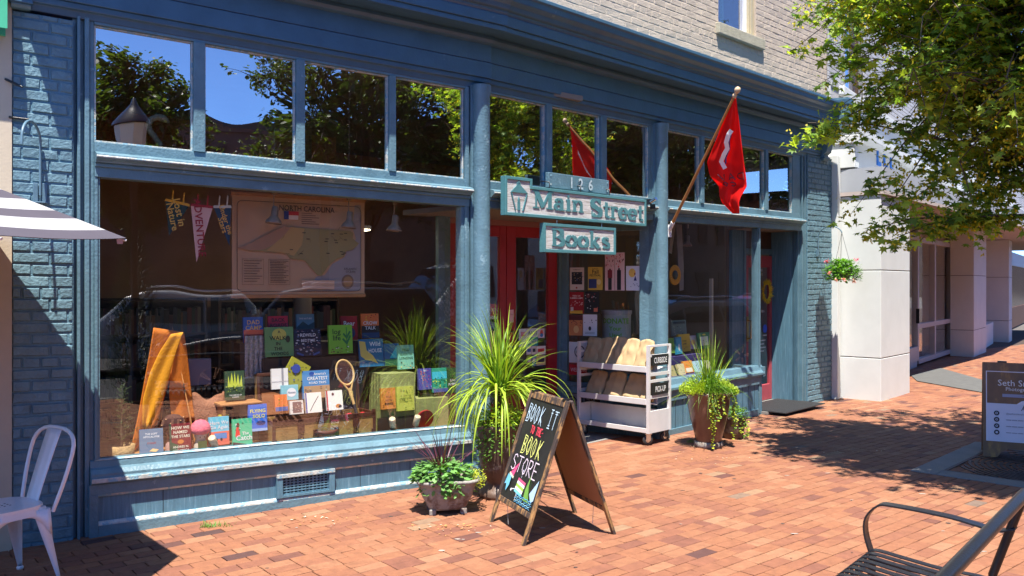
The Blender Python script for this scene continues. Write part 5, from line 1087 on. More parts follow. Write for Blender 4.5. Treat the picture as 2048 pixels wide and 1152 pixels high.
b = MB(B1); xx = B1.U(850,.18); b.M = Matrix(); b.tube([(xx,.18,.545),(xx,.195,.55)], .085, flatc(150,25,25), 28); tag(b.build("table_tennis_bat"), "round red table tennis bat leaning on the low crate", "bat")
b = MB(); b.box(-.16,.16,-.10,.10,.14,.155,M_PINE); 
for x in (-.13,.13):
    b.box(x-.012,x+.012,-.09,.09,0,.139,M_PINE)
tag(b.build("stool", loc=B1.flat(B1.U(476,.25),.25,B1.H(476,803,.25)-.155), rot=R(B1.deg), bevel=.004), "small pine stool under the forest book", "stool")
def spot(px, py, y, ang, lab):
    s = tag(empty("spotlight", B1.flat(B1.U(px,y), y, B1.H(px,py,y)), R(B1.deg)), lab, "spotlight", "cream clip spotlights on the display floor")
    q = MB(); q.M = Matrix.Rotation(ang,4,'Y') @ Matrix.Rotation(.5,4,'X'); q.lathe([(0,.05),(.025,.05),(.027,.047),(.027,-.04),(.024,-.045),(.022,-.03),(0,-.03)], mat("cream_plastic", (.62,.52,.34), .4), n=20); q.build("lamp_head", s)
    q = MB(); q.tube([(0,0,0),(0,.01,-.05)], .006, flatc(60,50,45), 6); q.lathe([(.025,-.06),(.025,-.05),(0,-.048)], flatc(60,50,45), (0,.01,0), 12); q.build("foot", s)
spot(427, 884, .08, -.5, "cream spotlight before the sky blue book, leftmost of three"); spot(785, 846, .10, -.35, "cream spotlight before the wicker box, middle of three"); spot(833, 842, .12, 0, "cream spotlight upright beside the red bat, rightmost of three")
# soft toys
tz = .442
def toy(px, y, lab, cap, spots, body, apron, s=1.):
    u = B1.U(px, y); t = tag(empty("mushroom_toy", B1.flat(u, y, tz), R(B1.deg)), lab, "soft toy", "plush mushroom figures")
    q = MB(); m = mat("plush_"+lab.split()[1], cap, .95, .15, 30, .6, 120); q.M = Matrix.Scale(s,4)
    q.lathe([(0,.165),(.05,.16),(.072,.175),(.075,.20),(.062,.235),(.035,.26),(0,.268)], m, n=24); q.build("cap", t)
    q = MB(); q.M = Matrix.Scale(s,4); q.lathe([(0,0),(.04,.005),(.052,.04),(.045,.09),(.035,.12),(.045,.14),(.047,.158),(0,.165)], mat("plush_body_%d" % int(body[0]*100), body, .95, .1, 30, .5, 120), n=20); q.build("body", t)
    q = MB(); q.M = Matrix.Scale(s,4); q.flat([(-.03,.05),(.03,.05),(.035,.115),(-.035,.115)], -.054, apron); q.disc(-.015,.142,.004,.005,-.049,M_DARK,8); q.disc(.015,.142,.004,.005,-.049,M_DARK,8)
    if spots:
        for k in range(14):
            a = k*2.4; z = .185+.065*(k/14); r = .076*(1-((z-.19)/.09)**2*.6); q.cbox((r*math.cos(a), r*math.sin(a), z), (.007,.007,.006), flatc(220,170,120))
    q.build("apron", t); q = MB(); q.M = Matrix.Scale(s,4); q.lathe([(0,-.012),(.025,-.005),(.03,.01),(.02,.025),(0,.03)], mat("plush_foot", (.7,.6,.5), .9), (-.03,-.045,.012), 14); q.lathe([(0,-.012),(.025,-.005),(.03,.01),(.02,.025),(0,.03)], mat("plush_foot", (.7,.6,.5), .9), (.03,-.045,.012), 14); q.build("foot", t)
toy(347, .20, "brown spotted mushroom plush toy before the orange cloth", (.06,.02,.015), True, (.6,.38,.34), flatc(225,160,165), 1.15)
toy(401, .12, "pink capped mushroom plush toy with a green apron", (.75,.16,.22), False, (.65,.55,.42), flatc(70,95,45), .98)
# orange cloth hung as a little tent
b = MB(); M_TENT = mat("orange_cotton", (.70,.20,.010), .8, .1, 10, .3, 60); ny = 18
def drape(pl, pr, y0, y1, m, amp, ph, n=20):
    vs = []
    for j in range(ny+1):
        t = j/ny; (xl, yl), (xr, yr) = interp2(pl, t), interp2(pr, t)
        for i in range(n+1):
            s_ = i/n; px = xl+(xr-xl)*s_; py = yl+(yr-yl)*s_; yy = y0+(y1-y0)*s_+amp*.45*math.sin(s_*9+ph+t*3)*(.3+t)
            u = B1.U(px, yy); vs.append(tuple(B1.flat(u, yy, B1.H(px, py, yy))))
    b.add(vs, [(j*(n+1)+i, j*(n+1)+i+1, (j+1)*(n+1)+i+1, (j+1)*(n+1)+i) for j in range(ny) for i in range(n)], m, True)
def interp2(p, t):
    k = t*(len(p)-1); i = min(int(k), len(p)-2); f = k-i; return p[i][0]+(p[i+1][0]-p[i][0])*f, p[i][1]+(p[i+1][1]-p[i][1])*f
drape([(307,655),(297,715),(286,775),(276,830),(258,915)], [(366,664),(352,700),(345,740),(330,790),(315,845)], .24, .32, M_TENT, .014, 0)
drape([(342,668),(318,705),(300,745),(285,800),(285,857)], [(366,664),(352,705),(340,745),(328,790),(298,860)], .17, .19, mat("sunlit_orange_cotton", (.85,.37,.010), .8, .1, 10, .3, 60), .012, 2)  # yellower panel paints the sunlit part of the orange cloth
drape([(352,672),(347,715),(340,750),(338,790),(345,850)], [(367,665),(374,705),(379,750),(384,800),(390,840)], .25, .34, M_TENT, .014, 4)
o = b.build("orange_tent"); tag(o, "orange cloth with its sunlit part painted yellow, hung as a small tent at the left", "tent"); q = o.modifiers.new("t",'SOLIDIFY'); q.thickness = .003
b = MB(); q0 = B1.flat(B1.U(345,.3), .3, B1.H(345,655,.3)); b.tube([(q0.x-.12,q0.y,.45),(q0.x,q0.y,q0.z),(q0.x+.14,q0.y+.1,.45)], .009, M_POLE, 6); tag(b.build("tent_pole"), "thin wooden poles holding up the orange tent", "pole")
# knitted cushion
b = MB(); q = random.Random(3); vs = []; nx, nz = 30, 18; pl0, pl1 = B1.U(382,.38), B1.U(452,.38); zt = B1.H(420,783,.38)
for j in range(nz+1):
    for i in range(nx+1):
        u, v = i/nx, j/nz; th_ = math.sin(math.pi*u)**.4*math.sin(math.pi*min(v*.97+.02,1))**.4
        vs.append(tuple(B1.flat(pl0+(pl1-pl0)*u, .38-.08*th_-.007*abs(math.sin(i*1.6))*abs(math.sin(j*1.3+i*.4)), .45+(zt-.45)*v*(1-.12*math.sin(math.pi*u)**2*v)+.01*math.sin(u*12)*v)))
b.add(vs, [(j*(nx+1)+i, j*(nx+1)+i+1, (j+1)*(nx+1)+i+1, (j+1)*(nx+1)+i) for j in range(nz) for i in range(nx)], mat("chunky_brown_knit", (.30,.13,.07), .95, .2, 30, .8, 70), True)
o = b.build("knitted_throw"); q = o.modifiers.new("t",'SOLIDIFY'); q.thickness = .03; tag(o, "chunky brown knitted throw behind the pink mushroom toy", "throw")
# red book spine and boxes around
b = MB(); b.box(-.035,.035,0,.02,0,.12,flatc(215,25,25)); tag(b.build("red_box", loc=B1.flat(B1.U(434,.27),.27,.50), rot=Euler((0,.25,R(B1.deg)))), "small bright red box left of the pine stool", "box")
b = MB(); b.box(-.085,.085,0,.10,0,.20,mat("grey_card",(.20,.18,.22),.8)); tag(b.build("grey_box", loc=B1.flat(B1.U(400,.5),.5,B1.H(400,770,.5)), rot=R(B1.deg)), "grey box standing behind the knitted throw", "box")
b = MB(); b.M = Matrix.Identity(4); 
for i in range(9): b.add([(-.09+i*.02,-.004*(i%2),0),(-.07+i*.02,-.004*((i+1)%2),0),(-.07+i*.02,-.004*((i+1)%2),.34),(-.09+i*.02,-.004*(i%2),.34)], [(0,1,2,3)], mat("silver_foil",(.35,.36,.38),.35,.5,40,.9,60,metal=.6))
tag(b.build("foil_tube", loc=B1.flat(B1.U(512,.46),.46,B1.H(512,756,.46)), rot=R(B1.deg)), "crinkled silver foil panel under the Dad Camp book", "decoration")
# pennants
def pennant(px0, py0, px1, py1, tipx_, tipy, band, body, ink, lines, lab, ang, y=.15):
    u0, z0 = B1.U(px0,y), B1.H(px0,py0,y); u1, z1 = B1.U(px1,y), B1.H(px1,py1,y); u2, z2 = B1.U(tipx_,y), B1.H(tipx_,tipy,y)
    t = tag(empty("pennant", B1.flat((u0+u1)/2, y, (z0+z1)/2), R(B1.deg)), lab, "pennant", "felt pennants hanging in the left window"); cx_, cz_ = (u0+u1)/2, (z0+z1)/2
    a, c, d = (u0-cx_, z0-cz_), (u1-cx_, z1-cz_), (u2-cx_, z2-cz_); q = MB(); q.prism([a, d, c], 0, .002, body); q.build("flag_cloth", t)
    q = MB(); ax_ = Vector((c[0]-a[0], c[1]-a[1])).normalized(); nn = Vector((-ax_.y, ax_.x)); w = .012
    q.prism([(a[0]-ax_.x*.006,a[1]-ax_.y*.006),(c[0]+ax_.x*.006,c[1]+ax_.y*.006),(c[0]+nn.x*w*1.6,c[1]+nn.y*w*1.6),(a[0]+nn.x*w*1.6,a[1]+nn.y*w*1.6)], -.002, .0035, band)
    for f in (.28,.75):
        p = (a[0]+(c[0]-a[0])*f, a[1]+(c[1]-a[1])*f); q.prism([(p[0]-.006,p[1]),(p[0]+.006,p[1]),(p[0]+.012,p[1]+.09),(p[0]+.004,p[1]+.095)], -.001, .001, band)
    q.build("header_band", t); q = MB()
    for (tx, sz, fx_, fz_) in lines:
        m_ = ((a[0]+c[0])/2, (a[1]+c[1])/2); p = (m_[0]+(d[0]-m_[0])*fz_+fx_, m_[1]+(d[1]-m_[1])*fz_); q.text(tx, sz, p[0], p[1], -.003, ink, ang=ang, off=.015)
    q.build("lettering", t)
pennant(331,402,378,413,338,472, flatc(225,165,40), flatc(28,55,50), flatc(225,180,80), [("Lost in",.075,.03,.25),("Nature",.07,-.01,.40)], "dark green pennant with yellow script reading Lost in Nature", -1.35)
pennant(382,412,425,417,393,525, flatc(165,30,40), flatc(225,180,165), flatc(160,25,40), [("ADVENTURE",.075,.0,.37)], "cream and red pennant reading Adventure, middle of the three", -1.48)
pennant(428,416,462,416,459,492, flatc(200,200,180), flatc(25,60,80), flatc(225,170,80), [("Under the",.055,.01,.3),("Stars",.06,-.022,.45)], "blue pennant with yellow script reading Under the Stars", -1.25)
# state map on a pull-down sheet
my = .30; m0, m1 = B1.U(464,my), B1.U(729,my); mz0, mz1 = B1.H(596,588,my), B1.H(596,398,my)
mp = tag(empty("wall_map", B1.flat((m0+m1)/2, my, mz0), R(B1.deg)), "large tan pull-down map of North Carolina behind the glass", "map"); MW2, MH = (m1-m0)/2, mz1-mz0
b = MB(); b.box(-MW2,MW2,0,.004,0,MH,mat("aged_map_paper",(.52,.32,.17),.7,.08,3)); b.build("sheet", mp)
b = MB(); b.box(-MW2-.01,MW2+.01,-.006,.012,-.03,-.0005,M_PINE); b.box(-MW2-.01,MW2+.01,-.006,.012,MH+.0005,MH+.03,M_PINE); b.build("rail", mp, bevel=.003)
b = MB(); X = lambda f: -MW2+f*2*MW2
ink = flatc(60,45,35); rr = []
for cx_, cz_, a0 in ((.93,.90,0),(.07,.90,90),(.07,.08,180),(.93,.08,270)):
    for k in range(7): a = R(a0+k*15); rr.append((X(cx_)+.04*math.cos(a), cz_*MH+.04*math.sin(a)))
sea = [(.99,.80),(.96,.62),(.90,.52),(.90,.42),(.80,.33),(.73,.25),(.66,.22),(.60,.12),(.55,.03),(.985,.03),(.985,.95),(.93,.97)]
b.flat([(X(x), z*MH) for x, z in [(.97,.97),(.92,.97),(.90,.72),(.93,.60),(.86,.50),(.84,.40),(.74,.32),(.68,.20),(.62,.19),(.54,.03),(.97,.03)]], -.001, flatc(150,140,135))
b.line(rr+[rr[0]], .004, -.0012, ink)
st_ = [(.03,.47),(.10,.50),(.17,.56),(.22,.60),(.30,.66),(.36,.71),(.44,.70),(.88,.685),(.905,.66),(.90,.60),(.95,.55),(.90,.48),(.84,.46),(.83,.40),(.76,.37),(.70,.29),(.65,.19),(.62,.20),(.52,.355),(.41,.37),(.385,.42),(.31,.43),(.24,.435),(.22,.44),(.13,.44)]
b.flat([(X(x), z*MH) for x, z in st_], -.002, flatc(150,134,84))
b.flat([(X(x), z*MH) for x, z in [(.03,.47),(.10,.50),(.17,.56),(.22,.60),(.30,.66),(.36,.71),(.42,.70),(.36,.60),(.30,.52),(.22,.46),(.13,.445)]], -.003, flatc(168,128,96)); b.flat([(X(x), z*MH) for x, z in [(.36,.60),(.42,.70),(.52,.695),(.50,.52),(.44,.40),(.385,.42),(.31,.435),(.24,.45)]], -.0035, flatc(182,146,86))
q = random.Random(4)
for _ in range(46): x, z = q.uniform(.12,.85), q.uniform(.38,.68); b.line([(X(x), z*MH),(X(x+q.uniform(-.05,.05)), (z+q.uniform(-.06,.06))*MH)], .002, -.0055, flatc(105,90,50)) if (z > .38+.25*abs(x-.55)) and z < .47+.9*max(0,x-.12)  else None
for _ in range(16): x, z = q.uniform(.38,.84), q.uniform(.42,.66); b.rect(X(x), X(x)+.028, z*MH, z*MH+.006, -.0065, flatc(50,45,30))
b.text("NORTH CAROLINA", .062, X(.54), MH*.90, -.004, ink, off=.01, fit=.47); b.rect(X(.365),X(.40),MH*.78,MH*.865,-.006,flatc(45,60,120)); b.rect(X(.40),X(.475),MH*.825,MH*.865,-.006,flatc(190,45,45)); b.rect(X(.40),X(.475),MH*.78,MH*.825,-.006,flatc(230,215,200)); b.disc(X(.383),MH*.822,.006,.006,-.012,flatc(235,235,230))
for i in range(6): b.rect(X(.50),X(.50)+.09+.03*(i % 3),MH*(.85-.022*i),MH*(.856-.022*i),-.004,flatc(110,80,60))
for c_, (x0, x1, n) in enumerate(((.08,.21,9),(.265,.40,14))):
    b.line([(X(x0)-.012,MH*.10),(X(x1)+.012,MH*.10),(X(x1)+.012,MH*.36),(X(x0)-.012,MH*.36),(X(x0)-.012,MH*.10)], .002, -.004, flatc(110,85,60))
    for i in range(n): b.rect(X(x0),X(x1)-.02*(i*7 % 3),MH*(.34-.235/n*i),MH*(.345-.235/n*i),-.004,flatc(90,65,50))
b.rect(X(.50),X(.75),MH*.05,MH*.145,-.004,flatc(205,165,130)); b.disc(X(.86),MH*.13,.055,.06,-.005,flatc(130,100,75)); b.disc(X(.86),MH*.13,.04,.044,-.010,flatc(165,125,80)); b.text("ATLANTIC", .025, X(.88), MH*.27, -.012, ink); b.text("OCEAN", .025, X(.88), MH*.24, -.012, ink); b.rect(X(.53),X(.60),MH*.065,MH*.08,-.012,ink); b.rect(X(.63),X(.70),MH*.065,MH*.08,-.012,ink)
b.build("printed_map", mp)
# pendant lamps
def pend(fr, px, pb, y, lab, s=1.):
    u = fr.U(px,y); z = fr.H(px,pb,y); t = tag(empty("pendant_lamp", fr.flat(u,y,z), R(fr.deg)), lab, "lamp", "bell shaped hanging lamps behind the window"); m = mat("old_tin", (.28,.20,.13), .5, .15, 20)
    q = MB(); q.M = Matrix.Scale(s,4) @ Matrix.Rotation(.12,4,'Y'); q.lathe([(.062,0),(.064,.006),(.052,.03),(.034,.05),(.028,.062),(.026,.13),(.02,.135),(0,.136)], m, n=24); q.lathe([(0,.028),(.018,.026),(.022,.04),(.018,.05)], M_LAMP if False else M_PAPER, n=12); q.build("lamp_shade", t)
    q = MB(); q.tube([(0,0,.13*s),(.005,0,.24)], .005, m, 6); q.tube([(.005,0,.24),(.005,0,3.54-z)], .003, m, 6); q.cbox((.005,0,.25),(.03,.03,.05),m); q.build("stem", t)
pend(B1, 547, 447, .16, "tin bell lamp hanging before the left part of the map"); pend(B1, 697, 456, .16, "tin bell lamp hanging before the right part of the map"); pend(B1, 788, 462, .16, "tin bell lamp hanging right of the map")
# dwarf spruce in a basket
bs = tag(empty("potted_spruce", B1.flat(B1.U(243,.20),.20,tz), R(B1.deg)), "small dwarf spruce in a woven basket at the window's left end", "plant")
b = MB(); b.lathe([(0,0),(.07,0),(.085,.05),(.09,.12),(.082,.12),(.075,.10),(0,.10)], mat("woven_basket",(.42,.28,.12),.8,.3,30,.8,90), n=26); b.build("basket", bs)
b = MB(); b.tube([(0,0,.1),(0,0,.52)], [.010,.004], mat("bark",(.10,.06,.035),.9,.3,20,.5,40), 6); b.build("trunk", bs)
M_NEED = leafmat("spruce_needles", (.09,.13,.05)); b = MB(); q = random.Random(9)
for k in range(46):
    z = .13+.40*(k/46); a = k*2.399; L_ = (.15*(1-(z-.13)/.5)+.02)*(.55 if math.sin(a) < 0 else 1); d = Vector((math.cos(a)*L_, math.sin(a)*L_*.6, .03))
    for i in range(26):
        t = i/26; p = Vector((0,0,z))+d*t; nd = Vector((q.uniform(-1,1),q.uniform(-1,1),q.uniform(-.3,1))).normalized()*.022; s_ = Vector((q.uniform(-1,1),q.uniform(-1,1),q.uniform(-1,1))).normalized()*.0022; b.add([tuple(p-s_),tuple(p+s_),tuple(p+nd)], [(0,1,2)], M_NEED, tint=q.random())
b.build("foliage", bs)
# shelves of books deep in the shop
for k, (x0, x1, y) in enumerate(((.3,1.7,3.2),(1.85,3.2,3.1))):
    s = tag(empty("bookcase", B1.flat(x0,y), R(B1.deg)), ["dim wooden bookcase deep in the shop, left half","dim wooden bookcase deep in the shop, right half"][k], "bookcase"); q = MB(); w = x1-x0
    for z in (.1,.45,.8,1.15,1.5): q.box(0,w,0,.28,z,z+.025,M_DKWOOD)
    q.box(-.03,-.0,0,.3,0,1.55,M_DKWOOD); q.box(w,w+.03,0,.3,0,1.55,M_DKWOOD); q.box(0,w,.28,.3,0,1.55,M_DKWOOD); q.build("frame", s)
    q = MB(); r_ = random.Random(k)
    for z in (.126,.476,.826,1.176):
        x = .02
        while x < w-.05: t = r_.uniform(.02,.05); h = r_.uniform(.18,.28); q.box(x,x+t-.002,.03,.2,z,z+h,flatc(*r_.choice([(90,35,35),(45,55,70),(105,95,80),(40,55,40),(30,30,35),(100,70,40),(70,45,55),(60,55,50)]))); x += t
    o = q.build("books", s); tag(o, kind="stuff")
b = MB(B1); b.tube([(2.35,2.0,0),(2.35,2.0,3.55)], .09, mat("grey_post",(.20,.17,.15),.7), 20); tag(b.build("interior_post"), "round grey post inside the shop right of the map", "post")
for i, (x0, x1, y, z) in enumerate(((2.05,2.75,1.6,2.46),(2.5,3.1,2.0,2.30))):
    b = MB(B1); b.box(x0,x1,y,y+.12,z,z+.012,M_LAMP); b.box(x0-.01,x1+.01,y-.01,y+.13,z+.0125,z+.05,M_TRIMG); tag(b.build("strip_light"), ["yellow strip light glowing right of the map","short strip light glowing lower down towards the column"][i], "ceiling light", "strip lights under the shop ceiling")
# ---------------------------------------------------------------- entrance window: posters and donation drum
def poster(fr, px0, px1, pt, pb, y, paper, lab, art=(), grp="posters in the entrance window", name="poster", cat="poster"):
    return book(fr, px0, px1, pt, pb, y, paper, lab, art, t=.004, lean=0, grp=grp, cat=cat, name=name)
py_ = -.004-.0
PP = lambda *a, **k: poster(SP, *a, **k)
PP(1140,1168,535,580, .010, (215,205,200), "white poster with a framed group picture, top left of the posters", [('r',-.75,.75,.25,.8,(40,40,50)),('n',30,30,.3,.75,[(90,110,160),(180,150,120),(60,70,90)]),('t','COMMUNITY',0,.9,.06,(80,60,60)),('d',0,.1,.12,.04,(170,60,50))])
PP(1176,1205,534,580, .010, (215,185,80), "yellow poster headed Fall Festival, second in the top row", [('t','Fall',0,.80,.24,BLK),('t','FESTIVAL',0,.64,.13,BLK),('r',-.9,.2,.08,.48,(50,65,120)),('d',.5,.35,.3,.12,(235,215,150)),('t','An Autumn',0,.93,.06,BLK)])
PP(1210,1229,506,581, .010, (225,190,190), "tall pink topped flyer of a standing figure in black, left of its pair", [('n',31,24,.62,.95,[(200,50,60),(120,60,70)]),('l',[(.1,.05),(.1,.38)],(35,35,40),.10),('d',.1,.55,.22,.035,(110,75,60)),('l',[(.1,.38),(.1,.50)],(130,40,50),.13)])
PP(1230,1249,505,581, .010, (228,196,194), "tall pink topped flyer of a figure in dark clothes, right of its pair", [('n',32,24,.62,.95,[(200,50,60),(120,60,70)]),('l',[(-.1,.05),(-.1,.5)],(25,25,30),.11),('d',-.1,.56,.2,.035,(60,45,40))])
PP(1252,1283,532,581, .010, (215,220,228), "pale blue white poster with a yellow dancing figure, top right", [('d',-.2,.72,.45,.18,(230,190,90)),('p',[(0,.4),(.4,.4),(.2,.62)],(40,40,110)),('d',.15,.68,.1,.05,(150,80,40)),('n',33,10,.1,.3,[(140,150,170)])])
PP(1139,1167,584,627, .010, (160,30,40), "red poster with white centred lettering, middle left", [('t','TEEN OR',0,.82,.1,WHT),('t','SUMMER CAMPS',0,.72,.1,WHT),('n',34,20,.35,.6,[(220,180,180)]),('r',-.9,.9,.0,.14,(215,170,60)),('r',-.8,-.4,.12,.3,(210,200,200))])
PP(1170,1198,583,627, .010, (32,32,36), "black poster with round pictures and small print, middle right", [('d',-.55,.8,.25,.1,(110,60,60)),('n',35,26,.2,.9,[(200,200,200),(150,60,60)]),('r',.3,.85,.08,.25,(215,120,90))])
PP(1138,1165,630,671, .010, (205,130,80), "orange poster with a stylised cup, lower left", [('r',-1,1,.75,1,(90,35,35)),('n',36,16,.5,.75,[(60,40,40),(130,60,50)]),('d',.1,.3,.4,.18,(225,180,120))])
PP(1166,1194,629,672, .010, (222,222,228), "white notice with small dark emblems, lower middle", [('n',37,8,.6,.9,[(50,50,55)]),('d',0,.35,.2,.1,(60,60,65)),('r',-.7,.7,.1,.12,(150,150,155)),('r',-.7,.7,.16,.18,(150,150,155))])
PP(1138,1174,684,727, .010, (215,215,218), "white notice with a round emblem over a red band, at the bottom left", [('d',.2,.55,.6,.3,(70,75,90)),('d',.2,.55,.5,.25,(215,215,218)),('t','SOUTH',.2,.55,.12,(90,95,110)),('r',-1,1,0,.03,(180,30,40))])
PP(1138,1174,729,750, .010, (185,35,40), "red strip sign reading Welcome below the round emblem", [('t','WELCOME',.1,.5,.5,(230,190,190))])
b = MB(); du = SP.U(1232,.40); dz0, dz1 = SP.H(1232,720,.4), SP.H(1232,624,.40)
dr_ = tag(empty("donation_drum", SP.flat(du,.42,0), R(SP.deg)+.28), "white drum lettered Donate Your Used behind the posters", "drum"); rr_ = .17
b.lathe([(rr_,.4),(rr_,dz1),(rr_+.01,dz1+.005),(rr_+.01,dz1+.02),(rr_-.01,dz1+.02),(rr_-.01,.45)], mat("drum_white",(.55,.57,.55),.5,.05,5), n=36); b.lathe([(rr_+.0005,dz1-.03),(rr_+.011,dz1-.02),(rr_+.012,dz1+.02)], M_TRIMG, n=36); b.build("body", dr_)
b = MB(); 
def drumtext(tx, sz, z):
    vs, fs, w = text_geo(tx, .02); m = flatc(130,190,40); out = []
    for a, c in vs: x = (a-w/2)*sz; an = x/rr_; out.append(((rr_+.003)*math.sin(an), -(rr_+.003)*math.cos(an), z+c*sz))
    b.add(out, fs, m)
drumtext("DONATE", .085, dz1-.13); drumtext("Your", .07, dz1-.21); drumtext("Used", .07, dz1-.29); b.build("lettering", dr_)
# stickers on the red door
def sticker(px0, px1, pt, pb, col, lab, art=()): return poster(B2, px0, px1, pt, pb, DY+.012, col, lab, art, grp="stickers on the red door", name="sticker", cat="sticker")
sticker(1038,1076,657,693, (210,235,230), "large sticker reading Be Anti Racist on the red door", [('r',-.15,1,0,.5,(60,165,160)),('t','ANTI',.4,.74,.34,(40,120,120),.5),('t','BE',-.6,.72,.3,(215,80,130),.3),('t','RACIST',.4,.25,.3,(230,245,245),.55)])
sticker(1077,1089,657,676, (225,215,225), "small white sticker with a pink and blue figure beside the large one", [('d',0,.6,.5,.25,(210,60,90)),('d',0,.3,.5,.2,(60,130,190))])
scol = [((225,228,235),(60,110,180)),((150,180,90),(240,240,240)),((235,235,238),(40,50,70)),((70,120,190),(240,240,240)),((230,232,236),(200,60,60)),((215,200,150),(60,60,80))]
pos = [(1053,1063,"upper left"),(1064,1072,"upper middle"),(1073,1091,"upper right")]
for j, (t0, t1, rw) in enumerate(((692,709,"first"),(711,730,"second"))):
    for i, (x0, x1, cl_) in enumerate(pos):
        c1, c2 = scol[(i*2+j) % 6]; sticker(x0, x1, t0, t1, c1, "%s payment or club sticker in the %s row low on the red door glass" % (cl_.split()[1] if 'left' not in cl_ else "left", rw), [('r',-.7,.7,.3,.7,c2)])
pb_ = poster(B2, 972, 998, 608, 632, DY+.035, (200,90,60), "small orange Open board hanging behind the left door leaf", [('t','OPEN',0,.5,.5,(235,225,200))], grp="", name="open_sign", cat="sign")
pe = poster(SP, 1133, 1200, 787, 812, -.008, (35,35,38), "dark strip low on the entrance window reading Enter", [('r',-.98,.75,.05,.95,(120,122,125)),('t','ENTER!',-.05,.5,.75,(20,20,22))], grp="", name="enter_sign", cat="sign")
# ---------------------------------------------------------------- second window: tables of books
b = MB(B2); m = mat("purple_cloth",(.05,.04,.16),.8,.2,8,.4,30); b.box(W0+.05,W0+1.25,.30,.75,.80,.82,m); b.box(W0+.05,W0+1.25,.29,.2995,.70,.82,m); b.box(W0+.05,W0+1.25,.10,.28,.60,.62,m); b.box(W0+.05,W0+1.25,.09,.0995,.545,.62,m); tag(b.build("display_steps"), "purple cloth covered display steps in the right window", "display")
Bq = lambda *a, **k: book(B2, *a, **{**k, 'grp': "books in the right shop window"})
Bq(1340,1352,676,706,.34,(120,170,60),"small green book at the far left of the upper step",[('n',40,8,.2,.8,[(230,220,90)])])
Bq(1352,1367,674,708,.33,(45,150,185),"narrow turquoise book with white leaves on the upper step",[('r',-.7,.7,.1,.9,(60,170,200)),('d',0,.4,.35,.2,(235,240,240))],tw=.15)
Bq(1359,1382,668,703,.42,(225,180,40),"yellow book titled Story Hour on the upper step",[('t','STORY',0,.6,.14,(90,60,30)),('t','GAME',0,.45,.14,(90,60,30)),('n',41,8,.1,.3,[(180,90,40)])])
Bq(1378,1396,671,698,.44,(190,175,200),"lilac book with a pale bird on the upper step",[('d',0,.5,.5,.2,(225,160,120)),('n',42,6,.1,.9,[(120,100,150)])])
Bq(1345,1374,640,672,.50,(105,130,120),"grey green patterned book standing behind the yellow one",[('n',43,22,.1,.9,[(40,50,50),(170,180,150)]),('r',-.8,.8,.75,.9,(60,80,80))])
Bq(1398,1421,665,697,.40,(40,130,80),"green book with white animal figures at the right of the upper step",[('r',-.7,.7,.2,.75,(220,225,220)),('n',44,8,.25,.7,[(40,50,50)]),('d',0,.87,.3,.05,(230,220,90))])
Bq(1346,1361,730,760,.12,(175,165,110),"olive beige book at the left of the lower step",[('n',45,8,.2,.8,[(80,100,60)])],lean=.3)
Bq(1360,1373,727,752,.13,(205,195,150),"cream book second on the lower step",[('n',46,6,.2,.8,[(60,60,40)])],lean=.3)
Bq(1371,1389,721,745,.16,(225,140,60),"orange book in the middle of the lower step",[('r',-.7,.7,.05,.4,(235,225,200)),('n',47,6,.5,.9,[(150,60,30)])],lean=.3)
Bq(1390,1409,721,744,.15,(170,205,215),"pale blue book right of the orange one on the lower step",[('n',48,8,.2,.8,[(235,235,225),(90,120,90)])],lean=.3)
Bq(1411,1424,720,742,.14,(215,205,180),"ivory book at the right end of the lower step",[('n',49,6,.2,.8,[(120,110,90)])],lean=.3)
b = MB(B2); ux_ = B2.U(1350,.2); zz_ = B2.H(1350,550,.2)
q = MB(); q.M = Matrix.Rotation(R(90),4,'X')
for k in range(24):
    a = k*math.pi/12; q.add([(.05*math.cos(a),.05*math.sin(a),0),(.115*math.cos(a+.09),.115*math.sin(a+.09),0),(.115*math.cos(a-.09),.115*math.sin(a-.09),0)], [(0,1,2)], flatc(230,165,30))
q.lathe([(.118,-.0005),(0,-.0005)], flatc(205,140,20)); q.lathe([(.10,-.003),(.12,-.002),(.12,.003),(.10,.003)], flatc(215,150,25)); q.lathe([(0,.004),(.055,.004),(.055,-.004),(0,-.004)], flatc(45,60,55))
tag(q.build("sunflower_disc", loc=B2.flat(ux_,.2,zz_), rot=R(B2.deg)), "yellow sunflower disc hanging at the left of the right window", "decoration")
b = MB(); cl0 = []
def strip3(fr, p, y, m, b):
    vs = [tuple(fr.flat(fr.U(x,y), y, fr.H(x,z,y))) for x, z in p]; b.add(vs, [list(range(len(vs)))], m)
MCUR = mat("grey_curtain",(.30,.26,.21),.85,.2,6,.3,30); strip3(B2, [(1340,448),(1350,448),(1342,508),(1337,505)], .25, MCUR, b); strip3(B2, [(1352,449),(1362,449),(1366,530),(1366,580),(1358,582)], .28, MCUR, b); o = b.build("curtain"); q = o.modifiers.new("t",'SOLIDIFY'); q.thickness = .01; tag(o, "parted grey cloth strips hanging at the left of the right window", "curtain")
pend(B2, 1374, 492, .5, "tin bell lamp seen dimly behind the right window")
b = MB(B2); b.box(W1-.35,W1-.31,.5,.54,.54,1.75,mat("cream_stick",(.5,.45,.35),.6)); tag(b.build("wood_strip"), "upright pale wooden strip inside the right window", "strip")
